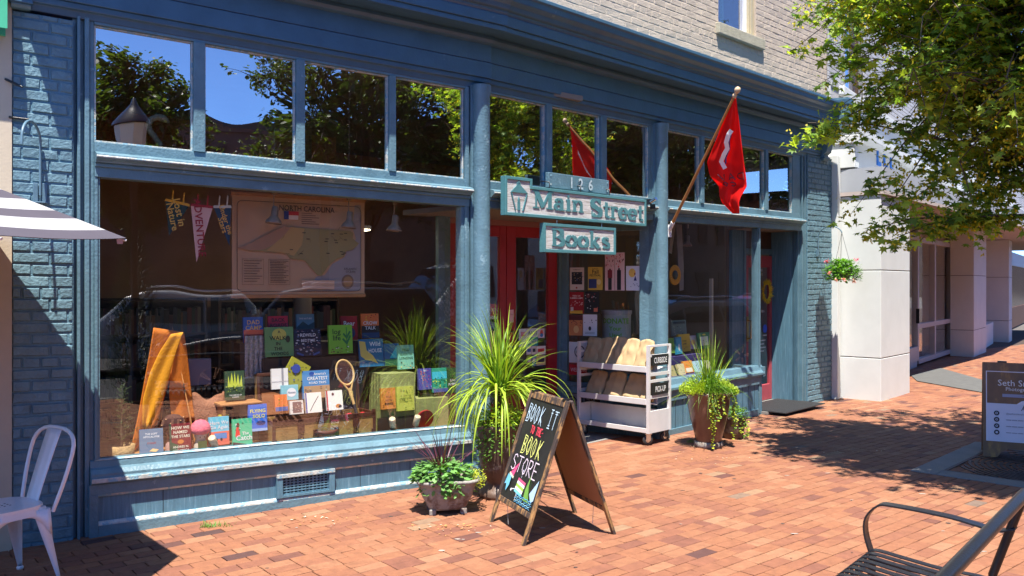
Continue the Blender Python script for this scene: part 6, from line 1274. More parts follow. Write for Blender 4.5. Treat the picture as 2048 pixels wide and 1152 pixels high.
# yellow wreath on the side door
wr = tag(empty("wreath", B2.flat(B2.U(1534,.39), .395, B2.H(1532,583,.4)), R(B2.deg)), "yellow dried grass wreath on the rose red side door", "wreath"); q = MB(); r_ = random.Random(2); mY = leafmat("dried_yellow_grass", (.75,.58,.06))
for k in range(420):
    a = r_.uniform(0,2*math.pi); rad = .075; p = Vector((rad*math.cos(a), 0, rad*1.5*math.sin(a))); d = Vector((math.cos(a)+r_.uniform(-.8,.8), r_.uniform(-.5,.1), math.sin(a)+r_.uniform(-.8,.5))).normalized()*r_.uniform(.04,.09); s_ = Vector((-d.z, r_.uniform(-.5,.5)*.01, d.x)).normalized()*.010; q.add([tuple(p-s_),tuple(p+s_),tuple(p+d)],[(0,1,2)],mY,tint=r_.random())
q.build("straw", wr)

b = MB(); pts = []
for (px, py, rr3) in ((322,292,.020),(312,278,.020),(300,262,.021),(296,250,.021),(302,239,.022),(314,234,.024),(326,236,.026),(334,242,.018),(338,246,.008)):
    u = B1.U(px,.25); pts.append((B1.flat(u,.25,B1.H(px,py,.25)), rr3))
b.tube([p for p, _ in pts], [r for _, r in pts], mat("cream_carving", (.45,.38,.24), .6, .2, 12, .3, 30), 12)
tag(b.build("curved_ornament"), "cream curved swan neck ornament inside the leftmost upper pane", "ornament")
# ---------------------------------------------------------------- trees and plants
M_BARK = mat("tree_bark", (.12,.09,.065), .9, .3, 14, .6, 40)
LFM = [leafmat("maple_leaf_dark", (.15,.27,.045), .5, .5, .45), leafmat("maple_leaf_mid", (.32,.44,.06), .5, .5, .4), leafmat("maple_leaf_yellow", (.62,.52,.04), .5, .5, var=.3)]
def leafshape(kind):
    if kind == 'maple':
        o = []; 
        for a, r in ((-90,.12),(-55,.42),(-28,.34),(-8,.78),(20,.42),(42,.86),(64,.46),(90,1.05),(116,.46),(138,.86),(160,.42),(188,.78),(208,.34),(235,.42)): o.append((r*math.cos(R(a)), r*math.sin(R(a))+.15))
        return o
    return [(0,-.1),(.34,.25),(.3,.7),(0,1.05),(-.3,.7),(-.34,.25)]
SH = {'maple': leafshape('maple'), 'oval': leafshape('oval')}
def add_leaf(b, p, d, up, s, m, shape, q, fold=.25):
    d = d.normalized(); w = d.cross(up)
    if w.length < 1e-3: w = d.orthogonal()
    w.normalize(); n = w.cross(d); vs = []
    for x, y in SH[shape]: vs.append(tuple(p + w*(x*s) + d*(y*s) - n*(abs(x)*s*fold)))
    if shape == 'maple': b.v.extend(Vector(v) for v in vs); k = len(b.v)-len(vs); b.f.append(list(range(k, k+len(vs))))
    else: b.v.extend(Vector(v) for v in vs); k = len(b.v)-len(vs); b.f.append(list(range(k, k+len(vs))))
    b.m.append(b.mi(m)); b.sm.append(False); b.t.append(q.random())
def tree(name, label, base, crown, rad, trunk_h, seed, n_br, n_twig, per, leaf, mats, shape='maple', cat="tree", grp=None, tr=.11, low=None, keep=None, wts=(.45,.4,.15), extra=()):
    q = random.Random(seed); t = tag(empty(name, base), label, cat, grp); B = Vector((0,0,0)); C = Vector(crown)-Vector(base)
    wood = MB(); top = Vector((C.x*.6, C.y*.6, trunk_h)); wood.tube([B, B.lerp(top,.5)+Vector((.03,.02,0)), top, C+Vector((0,0,rad[2]*.5))], [tr,tr*.85,tr*.7,tr*.2], M_BARK, 10)
    lv = MB(); [lv.mi(m) for m in mats]; wv2 = list(wts)
    brs = [(None)]*n_br + list(extra)
    for i in range(len(brs)):
        if brs[i] is None:
            a = q.uniform(0, 2*math.pi) if (i % 2 or shape != 'maple') else q.uniform(R(165), R(300)); ph = math.asin(q.uniform(-.85, .98)); rr = q.uniform(.55, 1.0)**.6 if i % 2 else q.uniform(.75,1.)
            e = C + Vector((math.cos(a)*math.cos(ph)*rad[0], math.sin(a)*math.cos(ph)*rad[1], math.sin(ph)*rad[2]))*rr
        else: e = Vector(brs[i])-Vector(base)
        s0 = top.lerp(C+Vector((0,0,rad[2]*.4)), q.uniform(0,.9)) if e.z > top.z else top.lerp(B, q.uniform(0,.12))
        mid = s0.lerp(e,.5)+Vector((q.uniform(-.15,.15),q.uniform(-.15,.15),q.uniform(.0,.3)))
        pts = [s0, s0.lerp(mid,.6)+Vector((0,0,.05)), mid, mid.lerp(e,.55)+Vector((0,0,.06)), e]
        wood.tube(pts, [tr*.24,tr*.17,tr*.11,tr*.065,tr*.025], M_BARK, 6, caps=False)
        for j in range(n_twig if brs[i] is None else n_twig):
            f = q.uniform(.35,1.0); k = min(int(f*4),3); p = pts[k].lerp(pts[k+1], f*4-k)
            dd = Vector((q.gauss(0,1),q.gauss(0,1),q.gauss(-.1,.6))).normalized(); Lt = q.uniform(.12,.42)*min(1.,rad[0]/1.6) if brs[i] is None else q.uniform(.06,.20); tip = p+dd*Lt; tip.z -= Lt*.25
            if Lt > .2: wood.tube([p, p.lerp(tip,.5)+Vector((0,0,.02)), tip], [tr*.06,tr*.045,tr*.02], M_BARK, 4, caps=False)
            for l in range(per):
                g = q.random()**.7; pp = p.lerp(tip, g)+Vector((q.gauss(0,.045),q.gauss(0,.045),q.gauss(0,.04)))*(leaf/.06)
                if keep and not keep(pp+Vector(base)): continue
                d = (dd*.4+Vector((q.gauss(0,.8),q.gauss(0,.8),q.gauss(-.3,.35)))); upv = Vector((q.gauss(0,.35),q.gauss(-.35,.35),1))
                m = q.choices(mats, wv2)[0]
                if m is mats[-1] and len(mats) > 2 and shape == 'maple':
                    for _ in range(3): add_leaf(lv, pp+Vector((q.gauss(0,.02),q.gauss(0,.02),q.gauss(0,.02))), Vector((q.gauss(0,.6),q.gauss(0,.6),-1)), upv, leaf*.42, m, 'oval', q)
                else: add_leaf(lv, pp, d, upv, leaf*q.uniform(.6,1.15), m, shape, q)
    wood.build("trunk", t); lv.build("crown", t); return t
tree("maple_tree", "leafy green maple standing on the iron grate at the right edge", (5.15,7.75,0), (5.05,7.25,4.75), (2.45,2.7,2.4), 2.2, 5, 160, 24, 10, .068, LFM, tr=.10, keep=lambda p: not (p.x < 3.4 and p.z > 4.15 and p.y > 7.0) or rnd.random() < .4, wts=(.38,.42,.20),
     extra=[(3.35,7.9,2.62),(3.6,7.7,2.45),(3.5,8.0,2.35),(3.0,7.9,3.75),(2.72,8.1,4.2),(2.85,7.9,3.55),(2.75,7.9,3.2),(2.9,7.8,3.05),(4.3,7.6,2.35),(4.6,7.4,2.3),(5.0,7.6,2.3),(3.9,7.7,2.7),(3.1,7.7,4.4),(3.4,7.4,4.9),(3.6,7.9,3.1),(3.3,7.8,3.4),(4.0,7.3,2.6),(4.4,7.9,2.5),(4.7,7.8,2.6),(4.2,8.2,2.8),(3.8,8.1,2.9),(3.5,7.4,3.5),(4.9,7.2,2.6),(5.3,8.1,2.5),(3.2,7.2,4.6),(3.1,6.8,4.3),(3.3,6.5,5.0),(2.7,7.4,5.3),(3.0,8.3,5.0),(3.6,5.6,4.6),(4.0,5.3,4.4),(4.4,5.5,4.8),(3.3,6.0,4.9),(4.7,5.2,4.6),(3.1,6.6,4.9),(3.4,5.9,5.3),(4.2,5.9,4.5),(2.7,8.8,4.9),(2.8,9.2,5.2),(3.2,9.3,4.6),(3.15,7.9,2.35),(3.35,8.1,2.2),(3.5,7.9,2.1),(3.75,7.8,2.2),(2.62,8.0,4.25),(2.7,8.1,3.95),(2.85,8.0,3.9),(2.75,8.0,3.1),(3.05,8.0,3.35),(3.05,7.9,3.0),(4.0,7.7,2.3),(4.2,7.6,2.45),(4.5,7.7,2.4)])
# trees across the street and behind the camera, seen mirrored in the glass
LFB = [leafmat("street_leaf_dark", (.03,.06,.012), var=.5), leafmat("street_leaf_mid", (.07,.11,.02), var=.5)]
def mir(fr, X_, Y_):
    p = Vector((X_, Y_, 0))-fr.o; u, d = p.dot(fr.x), p.dot(fr.y); return fr.flat(u, -d)
bg = "street trees across the road"
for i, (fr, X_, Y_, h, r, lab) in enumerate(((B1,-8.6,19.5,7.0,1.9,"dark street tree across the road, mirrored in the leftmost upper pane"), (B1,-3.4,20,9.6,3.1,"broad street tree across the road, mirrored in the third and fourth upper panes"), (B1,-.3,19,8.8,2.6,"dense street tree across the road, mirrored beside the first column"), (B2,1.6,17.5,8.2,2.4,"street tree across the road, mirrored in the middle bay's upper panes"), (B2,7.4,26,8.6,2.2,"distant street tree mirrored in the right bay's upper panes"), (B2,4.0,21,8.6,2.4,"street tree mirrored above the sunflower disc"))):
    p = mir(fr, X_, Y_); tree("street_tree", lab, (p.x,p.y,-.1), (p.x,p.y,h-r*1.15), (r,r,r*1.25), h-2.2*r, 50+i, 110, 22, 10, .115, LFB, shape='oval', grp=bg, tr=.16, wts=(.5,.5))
for i, (X_, Y_) in enumerate(((-5.7,12.9),(-.85,13.6))):
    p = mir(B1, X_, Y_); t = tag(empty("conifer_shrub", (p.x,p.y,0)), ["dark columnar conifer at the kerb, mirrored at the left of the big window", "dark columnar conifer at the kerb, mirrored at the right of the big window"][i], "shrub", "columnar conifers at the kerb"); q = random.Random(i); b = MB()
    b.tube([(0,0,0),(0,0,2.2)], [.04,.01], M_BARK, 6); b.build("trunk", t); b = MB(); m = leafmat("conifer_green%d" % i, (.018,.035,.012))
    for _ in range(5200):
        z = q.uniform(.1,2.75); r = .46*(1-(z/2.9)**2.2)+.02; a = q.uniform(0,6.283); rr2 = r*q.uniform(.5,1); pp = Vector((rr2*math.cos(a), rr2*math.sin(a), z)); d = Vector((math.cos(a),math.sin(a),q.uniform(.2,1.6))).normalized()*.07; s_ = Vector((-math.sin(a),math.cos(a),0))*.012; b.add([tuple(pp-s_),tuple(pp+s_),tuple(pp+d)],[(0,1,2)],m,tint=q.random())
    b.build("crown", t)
# buildings across the street
def block(name, lab, x0, x1, h, col):
    t = tag(empty(name, P.flat((x0+x1)/2, -24)), lab, "building", "buildings across the street"); m = mat(name+str(int(x0)), col, .8, .15, 1.5, .2, 20)
    b = MB(P); b.box(x0, x1, -34, -24, -.1, h, m); b.box(x0-.1, x1+.1, -24.3, -23.9, h, h+.35, M_WHITE if col[0] > .3 else m); o = b.build("wall"); o.parent = t; o.matrix_parent_inverse = Matrix.Translation(-Vector(t.location))
    n = int((x1-x0)/3)
    for i in range(n):
        x = x0+1+i*3
        for z in (.8, 4.6):
            if z+1.6 < h: b = MB(P); b.box(x+.1, x+1.5, -23.96, -23.91, z+.1, z+1.8, M_DARK); o = b.build("window"); o.parent = t; o.matrix_parent_inverse = Matrix.Translation(-Vector(t.location))
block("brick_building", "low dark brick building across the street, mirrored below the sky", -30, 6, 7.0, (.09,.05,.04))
block("shop_block", "brown shop building across the street, mirrored in the middle bay", 6.3, 22, 7.4, (.14,.09,.06))
block("far_brick_building", "distant dark brick building across the street, mirrored low in the right window", 44.5, 76, 8.5, (.10,.06,.045))
block("corner_building", "farthest brown building across the street, mirrored beside the side door", 76.5, 125, 10, (.12,.10,.07))
eb = tag(empty("added_end_building", P.flat(128, -6)), "brown building closing the far end of the street, mirrored in the bank windows", "building", "buildings across the street"); b = MB(P); b.box(126, 136, -23, 36, -.1, 11, mat("end_brown",(.13,.09,.07),.8,.2,1)); wp(b, "wall", eb); b = MB(P); b.box(125.5, 136.5, -23.5, 36.5, 11.001, 11.5, M_TRIMG); wp(b, "roof", eb)  # unseen block added so the bank panes mirror brown instead of open sky
block("white_building", "white building across the street, mirrored in the right bay's upper panes", 22.3, 44, 6.0, (.55,.53,.5))
# vehicles
M_CG = mat("car_glass", (.02,.025,.03), .05, spec=.8); 
def car(kind, col, lab, c, ang, L=4.6, Wd=1.85, H=1.75):
    t = tag(empty(kind, (c.x, c.y, -.13), ang), lab, "van" if 'van' in kind else "car", "vehicles parked along the kerb"); pm = mat("car_paint_"+kind, col, .25, spec=.6, coat=1.); w = Wd/2
    if 'van' in kind: prof = [(-.5,.35),(-.5,.9),(-.47,1.0),(-.36,1.12),(-.20,H*.93),(-.12,H),(.49,H*.99),(.5,.9),(.5,.35)]
    else: prof = [(-.5,.38),(-.5,.72),(-.485,.90),(-.24,1.04),(-.11,H*.94),(-.02,H),(.36,H*.985),(.47,1.10),(.5,.95),(.5,.38)]
    prof = [(x*L, z) for x, z in prof]; belt = 1.02; vs = []; fs = []; N = len(prof)
    b = MB()
    def sec(x, z, s_): k = w*(1-.14*max(0,(z-belt)/(H-belt))) if z > belt else w; k *= (1-.06*(abs(x)/(L/2))**4); return (x, s_*k, z)
    A = [sec(x,z,-1) for x, z in prof]; Bv = [sec(x,z,1) for x, z in prof]
    b.add(A+Bv, [list(range(N))[::-1], [N+i for i in range(N)]]+[(i,(i+1)%N,N+(i+1)%N,N+i) for i in range(N)], pm); b.build("body", t, bevel=.05, seg=3)
    x0, x1 = prof[3][0], prof[-3][0]; xs = [prof[4][0]+.12, -.02*L, .20*L, .40*L] if 'van' not in kind else [prof[4][0]+.1, -.02*L, .2*L, .44*L]
    for s_ in (-1,1):
        for a, c2 in zip(xs[:-1], xs[1:]):
            b = MB(); y0 = w*1.002*s_; y1 = w*.875*s_; xa_ = a-.35 if a == xs[0] else a+.03; b.add([(xa_,y0,belt+.04),(c2-.03,y0,belt+.04),(c2-.03-(.15 if c2 == xs[-1] else 0),y1+.012*s_,H-.13),(a+.03,y1+.012*s_,H-.13)], [(0,1,2,3)], M_CG); b.build("side_window", t)
    b = MB(); f3, f4 = Vector(A[3]), Vector(A[4]); g3, g4 = Vector(Bv[3]), Vector(Bv[4]); n_ = Vector((-.05,0,.03)); b.add([tuple(p) for p in (f3.lerp(f4,.06)+n_+Vector((0,.1,0)), g3.lerp(g4,.06)+n_-Vector((0,.1,0)), g3.lerp(g4,.95)+n_-Vector((0,.08,0)), f3.lerp(f4,.95)+n_+Vector((0,.08,0)))], [(0,1,2,3)], M_CG); b.build("windscreen", t)
    for x in (-.32*L, .31*L):
        for s_ in (-1,1):
            o = empty("wheel", (x, s_*(w-.09), .36)); o.parent = t; o.rotation_euler = (R(90),0,0)
            b = MB(); b.lathe([(.22,-.115),(.34,-.115),(.365,-.08),(.365,.08),(.34,.115),(.22,.115)], M_RUBBER, n=32); b.build("tyre", o)
            b = MB(); b.lathe([(0,.05),(.20,.03),(.235,.10),(.235,-.10),(.20,-.03),(0,-.05)], M_DARK, n=24)
            for k in range(5):
                for e_ in (-.11,.11): a = k*1.2566+e_; b.bar((.05*math.cos(a),.05*math.sin(a),-s_*.105),(.225*math.cos(a),.225*math.sin(a),-s_*.108),.022,.012,M_CHROME)
            b.lathe([(.232,-s_*.102),(.222,-s_*.112),(.212,-s_*.102)], M_CHROME, n=28); b.build("rim", o)
            b = MB(); a_ = MB(); a_.add([(x+.44*math.cos(R(g)), s_*(w*1.001), .36+.44*math.sin(R(g))) for g in range(0,181,12)]+[(x-.42,s_*w*1.001,.36),(x+.42,s_*w*1.001,.36)], [list(range(16))], M_DARK); a_.build("wheel_arch", t)
    for s_ in (-1,1): b = MB(); b.cbox((-.492*L, s_*w*.72, .80), (.06,.42,.13), mat("headlight_glass",(.7,.7,.7),.1)); b.build("headlight", t, bevel=.02); b = MB(); b.cbox((.492*L, s_*w*.80, .92), (.06,.16,.30), mat("tail_light",(.4,.01,.01),.2)); b.build("tail_light", t, bevel=.02); b = MB(); b.cbox((-.16*L, s_*(w+.10), 1.10), (.12,.20,.13), pm); b.build("wing_mirror", t, bevel=.03)
    b = MB(); b.tube([(-.02*L,-w*.72,H+.02),(0,-w*.72,H+.06),(.33*L,-w*.72,H+.06),(.35*L,-w*.72,H+.02)], .018, M_CHROME, 6); b.tube([(-.02*L,w*.72,H+.02),(0,w*.72,H+.06),(.33*L,w*.72,H+.06),(.35*L,w*.72,H+.02)], .018, M_CHROME, 6); b.build("roof_rail", t)
    b = MB(); b.box(-.505*L,-.495*L,-.5,.5,.55,.72,M_CHROME); b.build("grille", t); return t
def mang(fr, va): return 2*R(fr.deg)-va           # heading of a thing whose mirror image heads va
pv = mir(B1,-3.35,14.3); car("pickup", (.03,.035,.05), "dark pickup at the kerb, mirrored in the middle of the big window", pv, mang(B1, R(20)), L=4.9, H=1.80)
pv = mir(B1,-7.4,17.6); car("silver_suv", (.42,.44,.47), "silver car behind the dark pickup, mirrored at the left of the big window", pv, mang(B1, R(22)), L=4.7, H=1.66)
pv = mir(B1,-.35,17.6); car("white_van", (.6,.62,.63), "white van mirrored at the right end of the big window", pv, mang(B1, R(30)), L=5.6, H=2.35, Wd=2.0)
pv = mir(B2,7.0,23.4); car("red_car", (.22,.01,.015), "red car mirrored in the right shop window", pv, mang(B2, R(30)), L=4.6, H=1.5)
pv = mir(B2,3.1,17.6); car("grey_car", (.25,.26,.28), "grey car mirrored beside the second column", pv, mang(B2, R(32)), L=4.6, H=1.5)
pv = mir(B1,-5.35,12.1); t = tag(empty("street_lamp", (pv.x,pv.y,0)), "black post lantern at the kerb, mirrored in the leftmost upper pane", "lamp post"); b = MB(); b.lathe([(.16,0),(.16,.2),(.08,.35),(.055,.6),(.045,3.3),(.08,3.35),(.05,3.4)], M_BLACK); b.build("post", t); b = MB(); b.lathe([(.09,3.42),(.17,3.95),(.16,3.96)], mat("lantern_glass",(.6,.58,.52),.2), n=8, smooth=False); b.build("lantern", t); b = MB(); b.lathe([(.20,3.96),(.19,4.0),(.10,4.12),(.05,4.2),(.02,4.3),(0,4.32)], M_BLACK, n=16); b.build("lamp_cap", t)
# ---------------------------------------------------------------- potted plants
def blade(b, base, az, el, L_, w, droop, m, q, n=9, curl=0.):
    d = Vector((math.cos(az)*math.cos(el), math.sin(az)*math.cos(el), math.sin(el))); p = Vector(base); st = L_/n; vs = []; side = Vector((-math.sin(az), math.cos(az), 0))
    for i in range(n+1):
        t = i/n; ww = w*(.55+.9*t if t < .35 else max(.03, .87*(1-((t-.35)/.65)**1.6)))
        nn = side.cross(d).normalized(); vs += [tuple(p-side*ww/2), tuple(p+nn*ww*-.22), tuple(p+side*ww/2)]
        p = p + d*st; d = (d + Vector((0,0,-droop*st*(.5+1.6*t)))).normalized(); az += curl*st
    fs = []
    for i in range(n): fs += [(3*i,3*i+1,3*i+4,3*i+3),(3*i+1,3*i+2,3*i+5,3*i+4)]
    b.add(vs, fs, m, True, tint=q.random())
M_SPK = leafmat("yellow_green_blade", (.30,.42,.04), .4, .3, .45); M_SPK2 = leafmat("green_blade", (.13,.25,.03), .4, .3, .4); M_CRP = leafmat("creeper_leaf", (.40,.46,.04), var=.3); M_HRT = leafmat("heart_leaf", (.14,.30,.08), var=.45); M_PUR = leafmat("purple_blade", (.10,.03,.055), .4, .2, .4); M_GRN = leafmat("mid_green_leaf", (.12,.24,.04), var=.4); M_SED = leafmat("bright_sedum", (.34,.45,.05), var=.4)
# tall urn
p0 = Vector((-.10, 6.82, 0)); pl = tag(empty("urn_planter", p0), "tall brown urn with arching yellow green spikes beside the first column", "planter"); q = random.Random(11)
M_URN = mat("aged_brown_urn", (.12,.075,.055), .5, .3, 10, .4, 40, col2=(.32,.30,.26), c2s=8, c2lo=.58, c2hi=.72)
b = MB(); b.lathe([(0,0),(.16,0),(.165,.03),(.15,.06),(.11,.09),(.10,.12),(.12,.15),(.155,.25),(.175,.40),(.185,.52),(.205,.56),(.205,.585),(.185,.585),(.17,.55),(0,.55)], M_URN, n=36, wob=lambda a,i: 1+.012*math.cos(a*12) if 5 < i < 10 else 1); b.build("pot", pl)
b = MB()
for i in range(165):
    az = q.uniform(0, 6.283); el = R(90-abs(q.gauss(0,38))); el = max(el, R(-5)); L_ = q.uniform(.42,.76); blade(b, (q.gauss(0,.03), q.gauss(0,.03), .80+q.uniform(-.03,.08)), az, el, L_, q.uniform(.014,.024), q.uniform(1.2,3.0)*(1.2 if el < R(45) else .8), M_SPK if q.random() < .58 else M_SPK2, q)
for i in range(70):
    az = q.uniform(0, 6.283); blade(b, (q.gauss(0,.03), q.gauss(0,.03), .85), az, R(q.uniform(5,40)), q.uniform(.6,.95), .02, q.uniform(3.5,6.), M_SPK, q)
b.build("spikes", pl)
b = MB(); b.tube([(0,0,.5),(0,0,.9)], [.05,.04], M_TERRA, 8); b.build("stem", pl)
b = MB()
for i in range(1500):
    a = q.uniform(0,6.283); r = .23*q.random()**.5; z = .60+.16*(1-(r/.23)**2)*q.random()+q.gauss(0,.02); add_leaf(b, Vector((r*math.cos(a),r*math.sin(a),z)), Vector((math.cos(a),math.sin(a),q.uniform(-.5,1))), Vector((0,0,1)), q.uniform(.014,.03), q.choice((M_SED,M_GRN,M_SED)), 'oval', q)
for i in range(22):
    a = q.uniform(0,6.283); L_ = q.uniform(.15,.42)
    for j in range(int(L_/.016)): add_leaf(b, Vector((.20*math.cos(a)+q.gauss(0,.012), .20*math.sin(a)+q.gauss(0,.012), .60-j*.016)), Vector((math.cos(a)+q.gauss(0,.6),math.sin(a)+q.gauss(0,.6),-.4)), Vector((0,0,1)), q.uniform(.02,.034), M_GRN, 'oval', q)
b.build("trailing_leaves", pl)
# low stone bowl
pc = G(893, 1022); pc = Vector((pc.x, pc.y, 0)); lowp = tag(empty("bowl_planter", pc, R(12)), "low carved stone planter with heart leaves and purple spikes at the window corner", "planter"); M_CST = mat("cast_stone", (.30,.28,.25), .8, .25, 10, .5, 50, col2=(.13,.09,.07), c2s=7, c2lo=.48, c2hi=.6)
def sq(a, r): c_, s_ = math.cos(a), math.sin(a); return r*(abs(c_)**6+abs(s_)**6)**(-1/6)
b = MB(); prof = [(0,.03),(.115,.03),(.125,.05),(.135,.08),(.16,.13),(.175,.19),(.185,.225),(.20,.235),(.20,.255),(.18,.255),(.165,.22),(0,.22)]; N = 48; vs = []
for r, z in prof:
    for k in range(N): a = 2*math.pi*k/N; rr4 = sq(a, r)*(1+(.02*math.cos(a*16) if .07 < z < .2 else 0)); vs.append((rr4*math.cos(a)*1.15, rr4*math.sin(a)*.85, z))
b.add(vs, [(i*N+k, i*N+(k+1)%N, (i+1)*N+(k+1)%N, (i+1)*N+k) for i in range(len(prof)-1) for k in range(N)], M_CST, True); b.build("bowl", lowp)
for sx_2 in (-1,1):
    for sy_ in (-1,1): b = MB(); b.cbox((sx_2*.115, sy_*.085, .02), (.05,.05,.045), M_CST); b.build("foot", lowp, bevel=.008)
b = MB()
for s_ in (-1, 1):
    for k in range(3):                                   # carved scrolls on the front face
        pts = [(s_*(.05+.035*math.cos(th)*(1-th/9)), -.158-.02*0, .145+.035*math.sin(th)*(1-th/9)) for th in [i*.45 for i in range(14)]]
    b.tube([(x, -(.118+.30*(z-.08)) , z) for x, y, z in pts], .0065, M_CST, 6)
b.lathe([(0,-.02),(.02,-.012),(.024,0),(.02,.012),(0,.02)], M_CST, (0,-.145,.16), 10); b.build("carving", lowp)
b = MB()
for i in range(330):
    a = q.uniform(0,6.283); r = .19*q.random()**.5; p = Vector((r*math.cos(a)*1.15-.03, r*math.sin(a), .26+.10*(1-(r/.2)**2)+q.gauss(0,.02))); add_leaf(b, p, Vector((math.cos(a)*.8+q.gauss(0,.3), math.sin(a)*.8+q.gauss(0,.3), q.uniform(-.4,.4))), Vector((0,-.2,1)), q.uniform(.035,.062), M_HRT, 'oval', q, .15)
for k in range(26):
    a = q.uniform(3.3,5.8); 
    for j in range(q.choice((1,2,3,4))): add_leaf(b, Vector((.19*math.cos(a)*1.1+q.gauss(0,.015), .17*math.sin(a)+q.gauss(0,.012), .25-.028*j+q.gauss(0,.012))), Vector((math.cos(a)+q.gauss(0,.5),math.sin(a)+q.gauss(0,.5),-.8+q.gauss(0,.4))), Vector((0,0,1)), .04, M_HRT, 'oval', q)
b.build("heart_leaves", lowp)
b = MB()
for i in range(34): blade(b, (-.03+q.gauss(0,.015), .05+q.gauss(0,.015), .26), q.uniform(0,6.283), R(q.uniform(30,88)), q.uniform(.28,.46), .017, q.uniform(.6,2.0), M_PUR, q)
b.build("purple_spikes", lowp)
b = MB()
for i in range(420): a = q.uniform(-.9,.9); r = .12+.12*q.random(); add_leaf(b, Vector((.10+r*math.cos(a)*.8, r*math.sin(a), .24+.06*q.random()-.08*q.random()*(r > .19))), Vector((q.gauss(0,1),q.gauss(0,1),.4)), Vector((0,0,1)), q.uniform(.010,.018), M_CRP, 'oval', q)
b.build("yellow_creeper", lowp)
# round brown pot at the right
pg = G(1417, 893); pg = Vector((pg.x, pg.y, 0)); rp = tag(empty("round_planter", pg), "round glazed brown pot with grass and trailing creeper beside the book cart", "planter"); M_GLZ = mat("brown_glaze", (.13,.06,.04), .28, .25, 4, .1, 30, coat=.5)
b = MB(); b.lathe([(0,.0),(.145,.0),(.15,.02),(.15,.05),(.135,.06),(0,.06)], M_CST, n=32); b.build("saucer", rp)
b = MB(); b.lathe([(0,.055),(.125,.055),(.13,.07),(.155,.16),(.19,.30),(.215,.43),(.222,.52),(.245,.545),(.25,.57),(.235,.585),(.215,.57),(.205,.53),(0,.53)], M_GLZ, n=44); b.build("pot", rp)
b = MB()
for i in range(95): blade(b, (q.gauss(0,.03),q.gauss(0,.03),.56), q.uniform(0,6.283), R(90-abs(q.gauss(0,30))), q.uniform(.38,.70), .010, q.uniform(.3,2.2), M_SPK2 if q.random() < .6 else M_SPK, q)
for i in range(40): blade(b, (q.gauss(0,.05),q.gauss(0,.05),.57), q.uniform(0,6.283), R(q.uniform(0,40)), q.uniform(.35,.6), .008, q.uniform(3,6), M_SPK2, q)
b.build("grass_blades", rp)
b = MB()
for i in range(4600):
    a = q.uniform(0,6.283); r = .30*q.random()**.5; z = .57+.19*(1-(r/.32)**2)*(.8+.3*math.sin(a*3))*q.random()**.4+q.gauss(0,.012); add_leaf(b, Vector((r*math.cos(a),r*math.sin(a),z)), Vector((math.cos(a)*.6+q.gauss(0,.4),math.sin(a)*.6+q.gauss(0,.4),q.uniform(0,1.2))), Vector((0,0,1)), q.uniform(.010,.024), M_SED if math.sin(a*2+1) > -.2 else M_GRN, 'oval', q)
b.build("sedum_mound", rp)
b = MB()
def trail(b, a0, r0, z0, L_, m, lf=.032, spread_=.0):
    p = Vector((r0*math.cos(a0), r0*math.sin(a0), z0)); pts = [p.copy()]; n = int(L_/.02)
    for j in range(n): p = p + Vector((q.gauss(0,.004)+spread_*.004, q.gauss(0,.004), -.02)); pts.append(p.copy()); [add_leaf(b, p, Vector((q.gauss(0,1),-.3+q.gauss(0,.6),q.gauss(-.1,.4))), Vector((0,-.6,1)), lf*q.uniform(.5,1.1), m if q.random() < .7 else M_GRN, 'oval', q) for _ in range(2)]
    b.tube(pts, .0018, M_GRN, 4, caps=False)
for a0, L_ in ((-1.57,.56),(-1.50,.45),(-1.66,.36),(-1.45,.28),(-.35,.5),(-.2,.38),(-.5,.3),(-1.75,.2),(-1.3,.22)): trail(b, a0, .262, .60, L_, M_CRP)
b.build("creeper", rp)
pg2 = G(1468, 880); sp = tag(empty("small_pot", Vector((pg2.x+.02, pg2.y+.12, 0))), "small dark pot with creeper behind the round brown pot", "planter"); b = MB(); b.lathe([(0,0),(.10,0),(.12,.08),(.14,.22),(.15,.24),(.13,.24),(0,.22)], M_URN, n=24); b.build("pot", sp); b = MB()
for i in range(420): a = q.uniform(0,6.283); r = .15*q.random()**.5; add_leaf(b, Vector((r*math.cos(a),r*math.sin(a),.25+.10*q.random())), Vector((math.cos(a),math.sin(a),q.uniform(-.6,.8))), Vector((0,0,1)), q.uniform(.02,.035), M_GRN, 'oval', q)
for a0 in (-1.2,-.8,-.3): trail(b, a0, .16, .26, .22, M_CRP)
b.build("creeper", sp)
# hanging flower basket: chained under the right hook
hb = B2.flat(B2.U(1631), -.03-.355, 0); hz_ = B2.H(1631,508); bpz = EYE+(HY-560)/F*hb.y
hk = tag(empty("hanging_basket", (hb.x, hb.y, bpz)), "hanging basket of green foliage and pink flowers on the right hook", "flower basket"); topz = hz_+.24+.15*math.sin(R(160))-bpz
b = MB(); b.lathe([(0,-.0),(.08,.0),(.12,.06),(.145,.13),(.15,.14),(.135,.14),(0,.12)], mat("green_plastic_pot",(.03,.10,.04),.5), n=24); b.build("pot", hk)
for k in range(3): b = MB(); a = k*2.094; b.tube([(.14*math.cos(a),.14*math.sin(a),.14),(0,0,topz)], .0025, M_BLACK, 5); b.build("chain", hk)
b = MB(); M_BEG = leafmat("begonia_leaf", (.11,.27,.03), var=.45)
for i in range(1500): a = q.uniform(0,6.283); r = .25*q.random()**.5; z = .14+.17*(1-(r/.30)**2)*q.random()-.17*(r > .16)*q.random(); add_leaf(b, Vector((r*math.cos(a),r*math.sin(a),z)), Vector((math.cos(a),math.sin(a),q.uniform(-.8,.8))), Vector((0,0,1)), q.uniform(.028,.052), M_BEG, 'oval', q)
b.build("foliage", hk); M_FL = leafmat("pink_petal", (.70,.16,.26), var=.3); M_FL2 = leafmat("pale_pink_petal", (.75,.38,.38), var=.2)
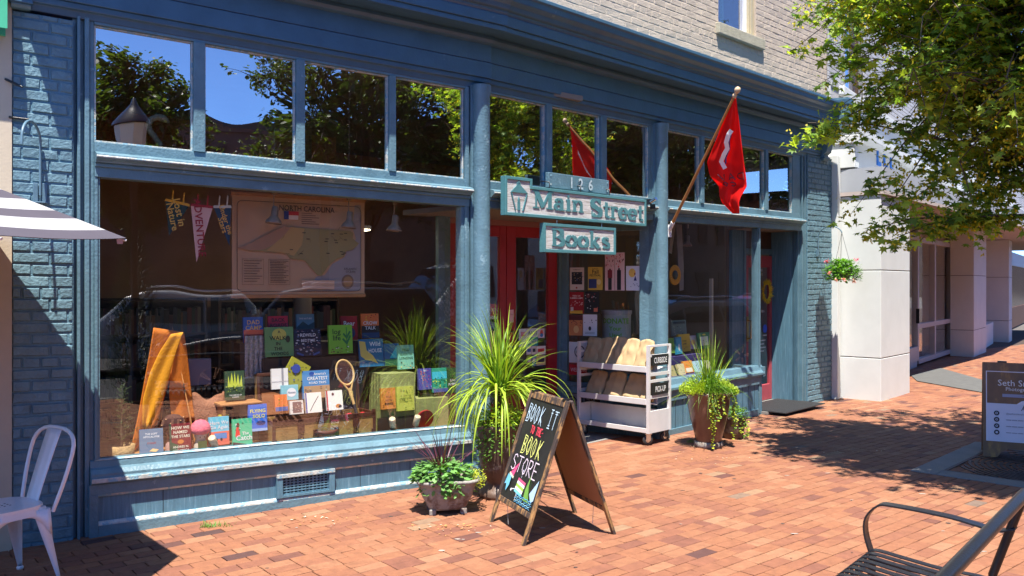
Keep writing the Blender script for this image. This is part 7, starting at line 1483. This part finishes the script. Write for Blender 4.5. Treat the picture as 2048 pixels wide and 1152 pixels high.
for c_, m in (((-.26,-.14,.26),M_FL),((-.17,-.24,.0),M_FL2),((-.24,-.18,.10),M_FL2),((.06,-.27,-.02),M_FL2),((.12,-.22,.28),M_FL),((-.08,-.29,.0),M_FL2)):
    b = MB()
    for k in range(26): add_leaf(b, Vector(c_)+Vector((q.gauss(0,.012),q.gauss(0,.012),q.gauss(0,.012))), Vector((q.gauss(0,1),q.gauss(0,1),q.gauss(0,1))), Vector((0,0,1)), .024, m, 'oval', q)
    b.build("flower", hk)

# indoor spiky plant behind the glass by the column and weeds at the wall foot
ip = tag(empty("spiky_house_plant", B1.flat(B1.U(868,.95), .95, .45)), "dark spiky plant inside the window behind the low crate", "plant"); b = MB(); b.lathe([(0,0),(.09,0),(.12,.18),(.10,.18),(0,.16)], M_CST, n=20); b.build("pot", ip); b = MB(); mI = leafmat("dark_blade", (.035,.065,.022))
for i in range(60): blade(b, (q.gauss(0,.02),q.gauss(0,.02),.18), q.uniform(0,6.283), R(90-abs(q.gauss(0,38))), q.uniform(.3,.52), .013, q.uniform(.1,1.2), mI, q)
b.build("spikes", ip)
b = MB()
for (px, py, n, s_) in ((430,1052,60,.05),(415,1054,30,.035),(1380,885,40,.03)):
    c0_ = G(px, py)
    for i in range(n): blade(b, (c0_.x+q.gauss(0,s_), c0_.y+q.gauss(0,s_*.35), .0), q.uniform(0,6.283), R(q.uniform(15,70)), q.uniform(.02,.06), .005, 3, M_GRN, q, n=3)
tag(b.build("weeds"), kind="stuff")
b = MB(); mdry = leafmat("dry_leaf", (.45,.25,.09), trans=.1); mpet = leafmat("fallen_petal", (.6,.52,.42), trans=.1)
for _ in range(260):
    px, py = q.choice(((1415,915),(1380,885),(1330,880),(1600,822),(350,1060),(620,1035),(1500,860),(900,1050),(1700,900))); c0_ = G(px+q.gauss(0,45), py+abs(q.gauss(0,9)))
    if B2.y.dot(c0_-B2.o) > -.05 or B1.y.dot(c0_-B1.o) > -.03: continue
    add_leaf(b, Vector((c0_.x, c0_.y, .005+q.random()*.008)), Vector((q.gauss(0,1),q.gauss(0,1),.1)), Vector((0,0,1)), q.uniform(.008,.022), q.choice((mdry,mdry,mpet)), 'oval', q, .05)
tag(b.build("fallen_leaves"), kind="stuff")
